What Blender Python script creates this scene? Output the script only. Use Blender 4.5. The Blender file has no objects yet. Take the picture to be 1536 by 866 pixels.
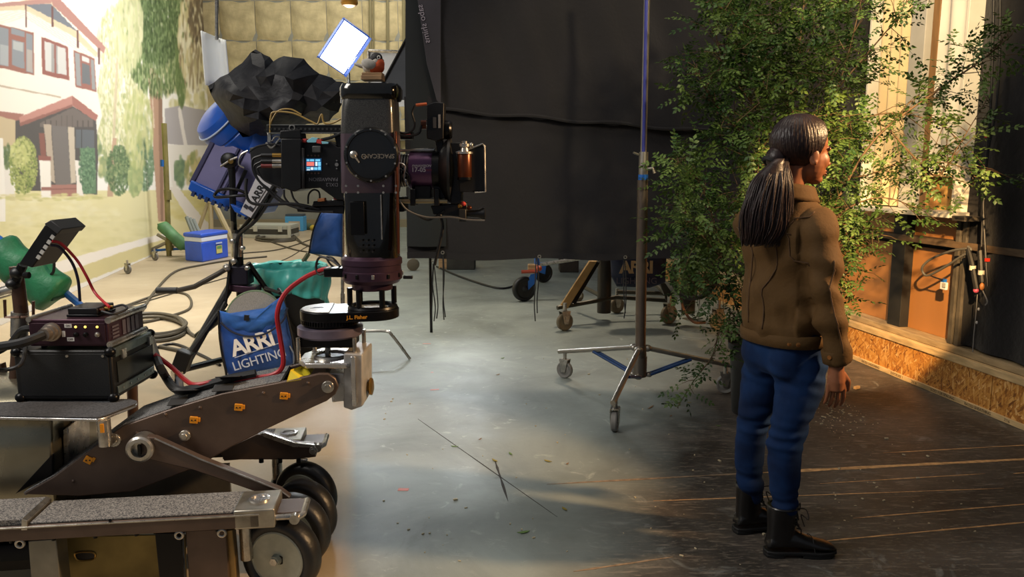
import bpy, math, random
import numpy as np
from mathutils import Vector as V, Matrix as MX, noise as NZ
R = random.Random(7)
SC = bpy.context.scene
COL = SC.collection

# ------------------------------------------------------------------ camera
F, CX, CY, EYE = 1180.0, 768.0, 433.0, 1.5
PITCH = math.atan(178 / F)
cp, sp = math.cos(PITCH), math.sin(PITCH)
cam = bpy.data.objects.new('camera', bpy.data.cameras.new('camera'))
COL.objects.link(cam)
cam.location = (0, 0, EYE)
cam.rotation_euler = (math.pi / 2 - PITCH, 0, 0)
cam.data.sensor_width = 36
cam.data.lens = 36 * F / 1536
cam.data.clip_end = 100
SC.camera = cam

# ------------------------------------------------------------------ world, lights, exposure
wd = bpy.data.worlds.new('stage_ambient'); SC.world = wd; wd.use_nodes = True
wd.node_tree.nodes['Background'].inputs[0].default_value = (0.80, 0.88, 1.0, 1)
wd.node_tree.nodes['Background'].inputs[1].default_value = 0.15
SC.view_settings.view_transform = 'Standard'
SC.view_settings.look = 'None'
SC.view_settings.exposure = 0.0
SC.view_settings.gamma = 1.0
SC.view_settings.use_curve_mapping = False

def lamp(name, kind, loc, target, power, col, size=1.0, size_y=None, spot=None, blend=.4, spread=None):
    L = bpy.data.lights.new(name, kind)
    L.energy = power; L.color = col
    if kind == 'AREA':
        L.size = size
        if spread: L.spread = math.radians(spread)
        if size_y: L.shape = 'RECTANGLE'; L.size_y = size_y
    else:
        L.shadow_soft_size = size
    if spot: L.spot_size = math.radians(spot); L.spot_blend = blend
    o = bpy.data.objects.new(name, L); COL.objects.link(o)
    o.location = loc
    o.rotation_euler = (V(target) - V(loc)).to_track_quat('-Z', 'Y').to_euler()
    return o

# unseen fills added over dolly and floor, the lights on the printed backing, the warm sunset lamps of the set
lamp('overhead_fill_lamp', 'AREA', (-3.5, 1.7, 4.0), (-1.2, 3.0, .4), 150, (1.0, .94, .86), 1.8, 1.8)  # soft fill added out of view to lift the dolly
lamp('backing_wash_lamp', 'AREA', (-1.6, 13.0, 6.2), (-6.6, 12.5, 1.9), 215, (1.0, .96, .90), 3.0, 1.5, spread=112)
lamp('backing_wash_lamp', 'AREA', (-2.6, 9.0, 5.6), (-5.8, 9.3, 1.7), 66, (1.0, .97, .91), 2.0, 1.2, spread=112)
lamp('left_floor_fill_lamp', 'AREA', (-3.6, 7.6, 5.6), (-3.2, 8.0, 0), 105, (1.0, .93, .80), 2.0, 3.0, spread=75)  # unseen fill added to brighten the tan floor
lamp('far_wall_lamp', 'AREA', (-2.5, 17.0, 7.5), (-4.5, 21, 3.5), 290, (1.0, .92, .74), 2.5, 1.5)
lamp('sunset_wall_lamp', 'SPOT', (1.0, 1.0, 2.7), (2.55, 6.35, .55), 3600, (1.0, .62, .27), .05, spot=21, blend=.18)
lamp('sunset_window_lamp', 'SPOT', (1.2, 2.4, 4.2), (2.6, 5.9, 2.1), 1150, (1.0, .72, .38), .10, spot=28, blend=.4)
lamp('sunset_face_lamp', 'SPOT', (2.95, 2.5, 2.5), (1.15, 3.0, 1.45), 640, (1.0, .62, .30), .08, spot=40, blend=.4)
lamp('plant_key_lamp', 'SPOT', (2.5, 1.2, 3.7), (1.36, 4.75, 2.2), 680, (1.0, .80, .48), .15, spot=36, blend=.5)
lamp('low_back_lamp', 'SPOT', (-.62, 9.8, 2.0), (-.12, 4.0, 0), 130, (.90, .97, 1.0), .22, spot=38, blend=.8)
lamp('deck_fill_lamp', 'SPOT', (1.2, 9.5, 4.6), (1.1, 7.0, 0), 480, (1.0, .82, .60), .3, spot=60, blend=.6)  # unseen warm fill added to lift the floor beyond the curtain
lamp('floor_fill_lamp', 'AREA', (0.6, 3.0, 6.0), (0.8, 3.4, 0), 60, (1.0, .86, .70), 3.0, 2.0)

# ------------------------------------------------------------------ picture geometry
def ray(px, py):
    u, v = (px - CX) / F, (CY - py) / F
    return V((u, cp + v * sp, -sp + v * cp))
def P(px, py, Y):                       # the point of the place seen at a pixel, Y metres ahead
    r = ray(px, py); return V((0, 0, EYE)) + r * (Y / r.y)
def G(px, py, z=0.0):                   # the point seen at a pixel on the level z
    r = ray(px, py); return V((0, 0, EYE)) + r * ((z - EYE) / r.z)
def mpp(px, py, Y):                     # metres per pixel there
    return Y / ray(px, py).y / F
class Plane:                            # an upright plane through o, running along angle a
    def __init__(s, o, a):
        s.o = V((o[0], o[1], 0)); s.e = V((math.cos(a), math.sin(a), 0)); s.n = V((-math.sin(a), math.cos(a), 0)); s.a = a
    def at(s, px, py, d=0.0):
        r = ray(px, py); t = (d - (V((0, 0, EYE)) - s.o).dot(s.n)) / r.dot(s.n)
        return V((0, 0, EYE)) + r * t
    def pt(s, x, d, z): return s.o + s.e * x + s.n * d + V((0, 0, z))
    def x(s, px, py, d=0.0): return (s.at(px, py, d) - s.o).dot(s.e)

# ------------------------------------------------------------------ materials
def hx(h):
    h = h.lstrip('#'); c = [int(h[i:i + 2], 16) / 255 for i in (0, 2, 4)]
    return tuple(((x / 12.92) if x <= .04045 else ((x + .055) / 1.055) ** 2.4) for x in c)
_m = {}
def M(name, col='#808080', rough=.6, metal=0.0, var=0.0, vs=8.0, col2=None, bump=0.0, bs=60.0, bd=.01, emis=0.0, coat=0.0, stretch=(1, 1, 1), spec=.5, sheen=0.0, detail=4.0, rvar=0.0):
    if name in _m: return _m[name]
    m = bpy.data.materials.new(name); m.use_nodes = True
    nt = m.node_tree; b = nt.nodes['Principled BSDF']; L = nt.links.new
    c = hx(col) if isinstance(col, str) else col
    b.inputs['Base Color'].default_value = (*c, 1)
    b.inputs['Roughness'].default_value = rough
    b.inputs['Metallic'].default_value = metal
    b.inputs['Specular IOR Level'].default_value = spec
    b.inputs['Coat Weight'].default_value = coat
    if sheen: b.inputs['Sheen Weight'].default_value = sheen
    if emis:
        b.inputs['Emission Color'].default_value = (*c, 1); b.inputs['Emission Strength'].default_value = emis
    if var or bump or col2 or rvar:
        tc = nt.nodes.new('ShaderNodeTexCoord'); mp = nt.nodes.new('ShaderNodeMapping')
        mp.inputs['Scale'].default_value = stretch
        L(tc.outputs['Object'], mp.inputs['Vector'])
        def noise(sc):
            n = nt.nodes.new('ShaderNodeTexNoise'); n.inputs['Scale'].default_value = sc; n.inputs['Detail'].default_value = detail
            L(mp.outputs[0], n.inputs['Vector']); return n
        if var or col2:
            n = noise(vs); rp = nt.nodes.new('ShaderNodeValToRGB')
            c2 = hx(col2) if col2 else tuple(max(0, x * (1 - var)) for x in c)
            c1 = c if col2 else tuple(min(1, x * (1 + var)) for x in c)
            rp.color_ramp.elements[0].position = .35; rp.color_ramp.elements[1].position = .65
            rp.color_ramp.elements[0].color = (*c2, 1); rp.color_ramp.elements[1].color = (*c1, 1)
            L(n.outputs['Fac'], rp.inputs[0]); L(rp.outputs[0], b.inputs['Base Color'])
        if rvar:
            n = noise(vs * 1.7); mr = nt.nodes.new('ShaderNodeMapRange')
            mr.inputs[3].default_value = rough - rvar; mr.inputs[4].default_value = rough + rvar
            L(n.outputs['Fac'], mr.inputs[0]); L(mr.outputs[0], b.inputs['Roughness'])
        if bump:
            n = noise(bs); bp = nt.nodes.new('ShaderNodeBump'); bp.inputs['Strength'].default_value = bump; bp.inputs['Distance'].default_value = bd
            L(n.outputs['Fac'], bp.inputs['Height']); L(bp.outputs[0], b.inputs['Normal'])
    _m[name] = m
    return m

BLACK = M('black_paint', '#0c0c0d', .45)
BLKM = M('black_anodised', '#121214', .32, .6, rvar=.1, vs=20)
RUB = M('black_rubber', '#141414', .55, var=.3, vs=30)
STEEL = M('worn_steel', '#b4b0a8', .3, .9, var=.25, vs=25, rvar=.12)
ALU = M('aluminium', '#c4c3c2', .28, .9, var=.15, vs=12, rvar=.1)
BROWN = M('dolly_bronze_paint', '#5b4c43', .42, .45, var=.18, vs=7, bump=.05, bs=120, rvar=.1)
CARPET = M('grip_carpet', '#8a8884', .95, col2='#34353a', vs=210, bump=.5, bs=260, bd=.004, detail=2)
ORANGE = M('orange_tag', '#e0900f', .5)
BLUE = M('blue_cordura', '#1f4c9a', .62, var=.25, vs=6, bump=.3, bs=22, bd=.02)
BLUEP = M('blue_enamel', '#1d62b8', .35, var=.12, vs=9)
WHITEP = M('white_print', '#e6e6e2', .6)
GREEN = M('green_vinyl', '#1f6d49', .5, var=.2, vs=9, bump=.35, bs=14, bd=.03)
PURP = M('purple_anodised', '#4b3646', .34, .7, var=.2, vs=9)
CABLE = M('black_cable', '#17171a', .5)
CABLEG = M('grey_cable', '#4a4438', .6)
RED = M('red_cable', '#b01f26', .45)
BRASS = M('brass', '#b08a48', .3, .9)
COPPER = M('copper_cylinder', '#5c2f1a', .3, .6)
WOOD = M('pale_wood', '#b9956a', .6, var=.25, vs=5, stretch=(1, 1, 14))

# ------------------------------------------------------------------ objects
OFF = {}
def put(o, parent=None):
    COL.objects.link(o)
    if parent is not None: o.parent = parent
    return o
def tag(o, label=None, cat=None, group=None, kind=None):
    if label: o['label'] = label
    if cat: o['category'] = cat
    if group: o['group'] = group
    if kind: o['kind'] = kind
    return o
def thing(name, label, cat, loc=(0, 0, 0), group=None, kind=None):
    o = bpy.data.objects.new(name, None); o.empty_display_size = .1
    put(o); o.location = loc; OFF[o.name] = V(loc)
    return tag(o, label, cat, group, kind)
def copy_tree(o, parent=None):
    c = o.copy(); COL.objects.link(c); c.parent = parent; OFF[c.name] = OFF.get(o.name, V())
    for ch in list(o.children): copy_tree(ch, c)
    return c
def spline(pts, k=6, closed=False):
    pts = [V(p) for p in pts]; n = len(pts); out = []
    rng = range(n) if closed else range(n - 1)
    for i in rng:
        p1, p2 = pts[i], pts[(i + 1) % n]
        p0 = pts[i - 1] if (closed or i > 0) else p1 * 2 - p2
        p3 = pts[(i + 2) % n] if (closed or i + 2 < n) else p2 * 2 - p1
        for j in range(k):
            t = j / k
            out.append(.5 * ((2 * p1) + (p2 - p0) * t + (2 * p0 - 5 * p1 + 4 * p2 - p3) * t * t + (3 * p1 - p0 - 3 * p2 + p3) * t ** 3))
    if not closed: out.append(pts[-1])
    return out
def frame_of(d):
    d = V(d).normalized(); a = V((0, 0, 1)) if abs(d.z) < .9 else V((1, 0, 0))
    x = a.cross(d).normalized(); return x, d.cross(x), d

class MB:
    def __init__(s): s.v = []; s.f = []
    def add(s, vs, fs):
        n = len(s.v); s.v += [tuple(p) for p in vs]; s.f += [tuple(i + n for i in f) for f in fs]; return s
    def box(s, c, size, rot=None):
        c = V(c); h = [x / 2 for x in size]; m = rot if rot is not None else MX.Identity(3)
        if isinstance(rot, (int, float)): m = MX.Rotation(rot, 3, 'Z')
        vs = [c + m @ V((x * h[0], y * h[1], z * h[2])) for z in (-1, 1) for y in (-1, 1) for x in (-1, 1)]
        return s.add(vs, [(0, 2, 3, 1), (4, 5, 7, 6), (0, 1, 5, 4), (2, 6, 7, 3), (0, 4, 6, 2), (1, 3, 7, 5)])
    def prism(s, pts, vec):
        pts = [V(p) for p in pts]; vec = V(vec); n = len(pts)
        nm = V()
        for i in range(n): nm += pts[i].cross(pts[(i + 1) % n])
        if nm.dot(vec) > 0: pts = pts[::-1]
        vs = pts + [p + vec for p in pts]
        return s.add(vs, [tuple(range(n)), tuple(range(2 * n - 1, n - 1, -1))] + [(i, i + n, (i + 1) % n + n, (i + 1) % n) for i in range(n)])
    def rings(s, rings, cap=True, closed=False):
        n = len(rings[0]); k = len(rings); vs = [p for r in rings for p in r]; fs = []
        for i in range(k if closed else k - 1):
            a, b = i * n, ((i + 1) % k) * n
            for j in range(n): fs.append((a + j, a + (j + 1) % n, b + (j + 1) % n, b + j))
        if cap and not closed: fs += [tuple(range(n - 1, -1, -1)), tuple(range((k - 1) * n, k * n))]
        return s.add(vs, fs)
    def tube(s, pts, r, n=8, closed=False):
        pts = [V(p) for p in pts]; k = len(pts)
        rr = r if isinstance(r, (list, tuple)) else [r] * k
        t0 = (pts[1] - pts[0]).normalized(); x, y, _ = frame_of(t0); out = []
        for i in range(k):
            if closed: t = (pts[(i + 1) % k] - pts[i - 1]).normalized()
            else: t = (pts[min(i + 1, k - 1)] - pts[max(i - 1, 0)]).normalized()
            x = (x - t * x.dot(t)); x = x.normalized() if x.length > 1e-6 else frame_of(t)[0]; y = t.cross(x)
            out.append([pts[i] + (x * math.cos(a) + y * math.sin(a)) * rr[i] for a in [2 * math.pi * j / n for j in range(n)]])
        return s.rings(out, True, closed)
    def cyl(s, a, b, r0, r1=None, n=16):
        a, b = V(a), V(b); x, y, _ = frame_of(b - a); r1 = r0 if r1 is None else r1
        c = [2 * math.pi * j / n for j in range(n)]
        return s.rings([[a + (x * math.cos(t) + y * math.sin(t)) * r0 for t in c], [b + (x * math.cos(t) + y * math.sin(t)) * r1 for t in c]])
    def lathe(s, o, d, prof, n=24, closed=False):        # prof: (radius, height along d)
        o = V(o); x, y, d = frame_of(d); c = [2 * math.pi * j / n for j in range(n)]
        return s.rings([[o + d * h + (x * math.cos(t) + y * math.sin(t)) * max(r, 1e-4) for t in c] for r, h in prof], not closed, closed)
    def torus(s, c, d, Rr, r, n=28, k=8):
        return s.lathe(c, d, [(Rr + r * math.cos(2 * math.pi * i / k), r * math.sin(2 * math.pi * i / k)) for i in range(k)], n, True)
    def ell(s, c, rad, rot=None, nu=20, nv=12):
        c = V(c); m = rot if rot is not None else MX.Identity(3); rg = []
        for i in range(nv + 1):
            a = -math.pi / 2 + math.pi * i / nv; ca = max(math.cos(a), 1e-3)
            rg.append([c + m @ V((rad[0] * ca * math.cos(b), rad[1] * ca * math.sin(b), rad[2] * math.sin(a))) for b in [2 * math.pi * j / nu for j in range(nu)]])
        return s.rings(rg)
    def grid(s, fn, nu, nv):
        vs = [fn(i / nu, j / nv) for j in range(nv + 1) for i in range(nu + 1)]
        return s.add(vs, [(j * (nu + 1) + i, j * (nu + 1) + i + 1, (j + 1) * (nu + 1) + i + 1, (j + 1) * (nu + 1) + i) for j in range(nv) for i in range(nu)])
    def build(s, name, mat, parent=None, smooth=35, bevel=0, seg=2, solid=0, sub=0, remesh=0, label=None, cat=None, group=None, kind=None, origin=None):
        vs = [V(p) for p in s.v]
        if parent is not None: o0 = OFF.get(parent.name, V())
        elif origin is not None: o0 = V(origin)
        else:
            a = np.array(s.v); o0 = V(((a[:, 0].min() + a[:, 0].max()) / 2, (a[:, 1].min() + a[:, 1].max()) / 2, a[:, 2].min()))
        me = bpy.data.meshes.new(name)
        me.from_pydata([tuple(p - o0) for p in vs], [], s.f); me.validate()
        o = bpy.data.objects.new(name, me)
        if mat: me.materials.append(mat)
        put(o, parent)
        if parent is None: o.location = o0
        OFF[o.name] = o0
        if remesh:
            md = o.modifiers.new('r', 'REMESH'); md.mode = 'VOXEL'; md.voxel_size = remesh[0] if isinstance(remesh, tuple) else remesh
            md = o.modifiers.new('s', 'SMOOTH'); md.factor = .5; md.iterations = remesh[1] if isinstance(remesh, tuple) else 6
            dg = bpy.context.evaluated_depsgraph_get(); ev = o.evaluated_get(dg)
            me2 = bpy.data.meshes.new_from_object(ev); o.modifiers.clear(); o.data = me2; me = me2
            if mat and not me.materials: me.materials.append(mat)
        if bevel:
            md = o.modifiers.new('b', 'BEVEL'); md.width = bevel; md.segments = seg; md.limit_method = 'ANGLE'; md.angle_limit = math.radians(40); md.harden_normals = False
        if solid: md = o.modifiers.new('t', 'SOLIDIFY'); md.thickness = solid; md.offset = 0
        if sub: md = o.modifiers.new('u', 'SUBSURF'); md.levels = sub; md.render_levels = sub
        if smooth:
            me.shade_smooth()
            if smooth < 179 and not sub: me.set_sharp_from_angle(angle=math.radians(smooth))
        return tag(o, label, cat, group, kind)

def text(body, name, mat, parent, o, ex, ey, size, depth=.002, align='CENTER', shear=0, spacing=1.0, bold=0, **kw):
    """flat lettering at o, written along ex with ey up"""
    cu = bpy.data.curves.new('t', 'FONT'); cu.body = body; cu.size = size; cu.extrude = depth / 2; cu.align_x = align; cu.align_y = 'CENTER'
    cu.shear = shear; cu.space_character = spacing; cu.offset = bold; cu.resolution_u = 3
    t = bpy.data.objects.new('t', cu); COL.objects.link(t)
    dg = bpy.context.evaluated_depsgraph_get(); me = bpy.data.meshes.new_from_object(t.evaluated_get(dg))
    bpy.data.objects.remove(t)
    ex = V(ex).normalized(); ez = ex.cross(V(ey)).normalized(); ey = ez.cross(ex)
    o0 = OFF.get(parent.name, V())
    for v in me.vertices: v.co = V(o) - o0 + ex * v.co.x + ey * v.co.y + ez * v.co.z
    me.name = name
    ob = bpy.data.objects.new(name, me); me.materials.clear(); me.materials.append(mat)
    put(ob, parent); OFF[ob.name] = o0
    return tag(ob, **kw)
RX = lambda a: MX.Rotation(a, 3, 'X')
RY = lambda a: MX.Rotation(a, 3, 'Y')
RZ = lambda a: MX.Rotation(a, 3, 'Z')
EX, EY, EZ = V((1, 0, 0)), V((0, 1, 0)), V((0, 0, 1))
# ================================================================== THE SETTING
def floor_material():
    m = bpy.data.materials.new('stage_floor'); m.use_nodes = True; nt = m.node_tree; L = nt.links.new; b = nt.nodes['Principled BSDF']
    tc = nt.nodes.new('ShaderNodeTexCoord')
    def noise(sc, det=5, stretch=None, dist=0):
        n = nt.nodes.new('ShaderNodeTexNoise'); n.inputs['Scale'].default_value = sc; n.inputs['Detail'].default_value = det; n.inputs['Roughness'].default_value = .62; n.inputs['Distortion'].default_value = dist
        src = tc.outputs['Object']
        if stretch:
            mp = nt.nodes.new('ShaderNodeMapping'); mp.inputs['Scale'].default_value = stretch[:3]; mp.inputs['Rotation'].default_value = (0, 0, stretch[3]); L(src, mp.inputs[0]); src = mp.outputs[0]
        L(src, n.inputs['Vector']); return n.outputs['Fac']
    def ramp(x, a, b_, ca=(0, 0, 0, 1), cb=(1, 1, 1, 1)):
        r = nt.nodes.new('ShaderNodeValToRGB'); r.color_ramp.elements[0].position = a; r.color_ramp.elements[1].position = b_
        r.color_ramp.elements[0].color = ca; r.color_ramp.elements[1].color = cb; L(x, r.inputs[0]); return r.outputs[0]
    def mix(f, a, b_):
        n = nt.nodes.new('ShaderNodeMix'); n.data_type = 'RGBA'
        L(f, n.inputs[0])
        for s, i in ((a, 6), (b_, 7)):
            if isinstance(s, tuple): n.inputs[i].default_value = s
            else: L(s, n.inputs[i])
        return n.outputs[2]
    def math_(op, a, b_):
        n = nt.nodes.new('ShaderNodeMath'); n.operation = op
        for s, i in ((a, 0), (b_, 1)):
            if isinstance(s, (int, float)): n.inputs[i].default_value = s
            else: L(s, n.inputs[i])
        return n.outputs[0]
    sx = nt.nodes.new('ShaderNodeSeparateXYZ'); L(tc.outputs['Object'], sx.inputs[0])
    X, Y = sx.outputs[0], sx.outputs[1]
    h = lambda c: (*hx(c), 1)
    grey = mix(ramp(noise(1.1, 6, None, .6), .35, .68), h('#6f7672'), h('#909893'))       # grey-green floor paint
    grey = mix(ramp(noise(7, 6, None, 1.2), .62, .74), grey, h('#a3a9a2'))
    tan = mix(ramp(noise(.8, 5), .35, .7), h('#a3937a'), h('#b9aa90'))                   # bare tan concrete to the left
    dark = mix(ramp(noise(1.6, 7, None, .8), .38, .66), h('#332f2b'), h('#544d46'))     # black masonite, scuffed
    dark = mix(ramp(noise(9, 10, (1, 6, 1, .5), .8), .54, .74), dark, h('#85796b'))
    dark = mix(ramp(noise(26, 8, (1, 3, 1, -.7), 1.0), .56, .70), dark, h('#6f675c'))
    wob = noise(1.3, 4)
    wob = math_('MULTIPLY', math_('SUBTRACT', wob, .5), .7)
    # painted areas: bare concrete left of a line, dark sheets to the right of another
    lt = math_('ADD', math_('ADD', X, math_('MULTIPLY', Y, .193)), math_('MULTIPLY', wob, .12))
    ltm = nt.nodes.new('ShaderNodeMapRange'); L(lt, ltm.inputs[0]); ltm.inputs[1].default_value = -.11; ltm.inputs[2].default_value = -.05
    ltm.inputs[3].default_value = 1; ltm.inputs[4].default_value = 0
    rt = math_('ADD', math_('SUBTRACT', X, math_('MULTIPLY', math_('SUBTRACT', Y, 3.0), .36)), wob)
    rtm = nt.nodes.new('ShaderNodeMapRange'); L(rt, rtm.inputs[0]); rtm.inputs[1].default_value = .12; rtm.inputs[2].default_value = .62
    col = mix(ltm.outputs[0], grey, tan)
    col = mix(rtm.outputs[0], col, dark)
    scr = ramp(noise(9, 3, (1, 26, 1, .9), .3), .70, .74)                                  # scratches
    col = mix(math_('MULTIPLY', scr, .35), col, h('#c6c3b8'))
    blot = ramp(noise(3.1, 9, None, 1.5), .64, .72)
    col = mix(math_('MULTIPLY', blot, .35), col, h('#4a463f'))
    fine = ramp(noise(38, 10, None, 2.2), .60, .78)
    col = mix(math_('MULTIPLY', fine, .30), col, h('#3f3d38'))
    sc2 = ramp(noise(22, 4, (1, 40, 1, -.5), .4), .67, .71); col = mix(math_('MULTIPLY', sc2, .30), col, h('#cfcdc4'))
    sc3 = ramp(noise(12, 4, (1, 30, 1, 1.9), .5), .70, .73); col = mix(math_('MULTIPLY', sc3, .35), col, h('#33312d'))
    worn = ramp(noise(4.5, 12, None, 1.2), .60, .70); col = mix(math_('MULTIPLY', worn, .22), col, h('#b9bdb6'))
    L(col, b.inputs['Base Color']); b.inputs['Specular IOR Level'].default_value = .4
    rr = nt.nodes.new('ShaderNodeMapRange'); L(noise(2.3, 6, None, .7), rr.inputs[0]); rr.inputs[3].default_value = .34; rr.inputs[4].default_value = .62
    L(rr.outputs[0], b.inputs['Roughness'])
    bp = nt.nodes.new('ShaderNodeBump'); bp.inputs['Strength'].default_value = .12; bp.inputs['Distance'].default_value = .01
    L(noise(14, 6), bp.inputs['Height']); L(bp.outputs[0], b.inputs['Normal'])
    return m
fl = MB().box((-2, 10, -.05), (16, 30, .1)).build('floor', floor_material(), smooth=0, kind='structure', origin=(0, 0, 0))
# dark seams and scratches of the floor; tan strips paint slivers of warm light
SEAM = M('light_streak_tan', '#c79a68', .6, var=.3, vs=30); SEAMD = M('seam_dark', '#2e2b27', .7)  # SEAM: painted slivers of warm light; SEAMD: dark seams of the floor
def strip(a, b, w, mat, name='seam', parent=fl, z=.0012):  # tan and faint strips are painted light slivers, only the dark ones are seams
    p, q = G(*a), G(*b); d = (q - p).normalized(); n = V((-d.y, d.x, 0)) * w / 2; k = 14; vs = []
    for i in range(k + 1):
        t = i / k; c = p.lerp(q, t); ww = n * (.45 + .55 * R.random()) * min(1, 6 * t + .15, 6 * (1 - t) + .15)
        vs.append((c - ww, c + ww))
    mb = MB(); pts = [x for x, _ in vs] + [y for _, y in vs[::-1]]
    return mb.prism([x + V((0, 0, .0002)) for x in pts], (0, 0, z)).build(name, mat, parent, smooth=0)
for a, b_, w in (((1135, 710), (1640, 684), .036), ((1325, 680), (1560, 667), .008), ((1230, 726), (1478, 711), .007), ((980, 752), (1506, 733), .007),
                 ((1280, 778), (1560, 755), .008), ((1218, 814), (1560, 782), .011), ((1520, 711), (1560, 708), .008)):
    strip(a, b_, w * 1.35, SEAM)  # warm light slivers painted on as tan strips
LIGHT_STREAK2 = M('light_streak_faint', '#7d6a55', .65, var=.3, vs=30)
for a, b_, w in (((820, 727), (1150, 709), .020), ((860, 858), (1010, 836), .018)): strip(a, b_, w, LIGHT_STREAK2)  # the two fainter painted light slivers
for a, b_, w in (((627, 629), (836, 776), .006), ((742, 690), (762, 752), .014)): strip(a, b_, w, SEAMD)

# far wall: quilted sound pads over a grey dado
wb = MB().box((-3.6, 21.25, 5.5), (9.5, .3, 11)).build('wall_back', M('wall_back_grey', '#8b8c86', .8, var=.1, vs=2), smooth=0, kind='structure')
PADM = M('quilted_pad', '#b9ac88', .9, var=.2, vs=3.0, bump=.5, bs=9, bd=.03)
pw, ph = .92, 1.0; x0 = -8.0; padme = None
for j in range(9):
    for i in range(9):
        c = V((x0 + i * pw, 21.02, 2.3 + j * ph))
        if padme is None:
            def padf(u, v):
                e = (math.sin(math.pi * u) * math.sin(math.pi * v)) ** .45
                return V(((u - .5) * (pw - .012), .08 - .10 * e + .02 * math.sin(7 * u + 5 * v + 2 * math.sin(4 * v)), (v - .5) * (ph - .012)))
            mb = MB(); mb.grid(padf, 7, 7)
            padme = mb.build('pad', PADM, wb); padme.location = c - OFF[wb.name]
            OFF[padme.name] = V()
            padme.data.transform(MX.Translation(OFF[wb.name]))
        else:
            o = padme.copy(); COL.objects.link(o); o.location = c - OFF[wb.name]
MB().box((-3.6, 21.0, 2.28), (9.4, .2, .05)).build('rail', M('wall_rail', '#6b675c', .7), wb)
MB().box((-3.6, 20.98, .1), (9.4, .2, .2)).build('skirting', M('skirt_tan', '#8a8068', .8), wb)
# grey fabric-covered flats of the far wall and a row of hanging pipes
for i, px in enumerate((556, 561, 582, 606)):
    p0, p1 = P(px, 104, 20.9), P(px - 1, -40, 20.9)
    MB().cyl(p0, p1, .035 if i != 1 else .02, n=8).build('pipe', M('pipe_olive', '#7d7556', .6), wb)

# ---------------------------------------------------------------- right wall of the set, seen from its raw back
W = Plane((2.987, 4.414), math.atan2(.990, -.1405))
WL, WH = -3.2, 11.0
def wbox(mb, s0, s1, z0, z1, d0, d1):
    c = W.pt((s0 + s1) / 2, (d0 + d1) / 2, (z0 + z1) / 2); return mb.box(c, (s1 - s0, abs(d1 - d0), z1 - z0), W.a)
DARKW = M('wall_black', '#131312', .85, var=.25, vs=3)
wr = wbox(MB(), WL, WH, 0, 4.2, -.30, -.16).build('wall_right', DARKW, smooth=0, kind='structure')
def osb():
    m = bpy.data.materials.new('osb'); m.use_nodes = True; nt = m.node_tree; L = nt.links.new; b = nt.nodes['Principled BSDF']
    tc = nt.nodes.new('ShaderNodeTexCoord')
    def layer(ang, sc):
        mp = nt.nodes.new('ShaderNodeMapping'); mp.vector_type = 'TEXTURE'; mp.inputs['Rotation'].default_value = (ang, 0, 0); mp.inputs['Scale'].default_value = (1, 1 / sc[0], 1 / sc[1]); L(tc.outputs['Object'], mp.inputs[0])
        nz = nt.nodes.new('ShaderNodeTexNoise'); nz.inputs['Scale'].default_value = .35; L(mp.outputs[0], nz.inputs['Vector'])
        ad = nt.nodes.new('ShaderNodeVectorMath'); ad.operation = 'MULTIPLY_ADD'; L(nz.outputs['Color'], ad.inputs[0]); ad.inputs[1].default_value = (1, 1.6, 1.6); L(mp.outputs[0], ad.inputs[2])
        vo = nt.nodes.new('ShaderNodeTexVoronoi'); vo.inputs['Scale'].default_value = 1; L(ad.outputs[0], vo.inputs['Vector'])
        s = nt.nodes.new('ShaderNodeSeparateColor'); L(vo.outputs['Color'], s.inputs[0])
        rp = nt.nodes.new('ShaderNodeValToRGB'); e = rp.color_ramp.elements
        e[0].color = (*hx('#7c4a1c'), 1); e[1].color = (*hx('#e2b271'), 1)
        for pos, c in ((.18, '#a5692a'), (.5, '#bd8036'), (.8, '#cd9448')): x = e.new(pos); x.color = (*hx(c), 1)
        L(s.outputs[0], rp.inputs[0]); return rp.outputs[0], s.outputs[1], vo.outputs['Distance']
    c1, k1, d1 = layer(.5, (16, 70)); c2, k2, d2 = layer(-.8, (18, 80)); c3, k3, d3 = layer(1.5, (22, 90))
    def mix(k, th, a, b_):
        g = nt.nodes.new('ShaderNodeMath'); g.operation = 'GREATER_THAN'; L(k, g.inputs[0]); g.inputs[1].default_value = th
        n = nt.nodes.new('ShaderNodeMix'); n.data_type = 'RGBA'; L(g.outputs[0], n.inputs[0]); L(a, n.inputs[6]); L(b_, n.inputs[7]); return n.outputs[2]
    L(mix(k3, .62, mix(k2, .45, c1, c2), c3), b.inputs['Base Color']); b.inputs['Roughness'].default_value = .6
    bp = nt.nodes.new('ShaderNodeBump'); bp.inputs['Strength'].default_value = .3; bp.inputs['Distance'].default_value = .006; L(d2, bp.inputs['Height']); L(bp.outputs[0], b.inputs['Normal'])
    return m
OSB = osb()
joints = [WL, W.x(1486, 600), W.x(1486, 600) + 2.44, WH]
for a, b_ in zip(joints, joints[1:]):
    wbox(MB(), a + .004, b_ - .004, .001, .252, -.03, 0).build('board', OSB, wr, smooth=0, bevel=.002)
wbox(MB(), WL, WH, 0, .25, -.05, -.031).build('board_backing', DARKW, wr, smooth=0)
PALE = M('pale_pine', '#c9ab7c', .6, var=.22, vs=4, stretch=(8, 1.2, 8))
PALE2 = M('grey_pine', '#a08a68', .65, var=.25, vs=4, stretch=(8, 1.2, 8))
strp = wbox(MB(), WL, WH, .001, .034, .001, .016).build('bottom_strip', PALE, wr, smooth=0, bevel=.002)
INK = M('printed_ink', '#3a2a1e', .7)
sA, sB = W.x(1290, 542), W.x(1530, 636)
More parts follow.
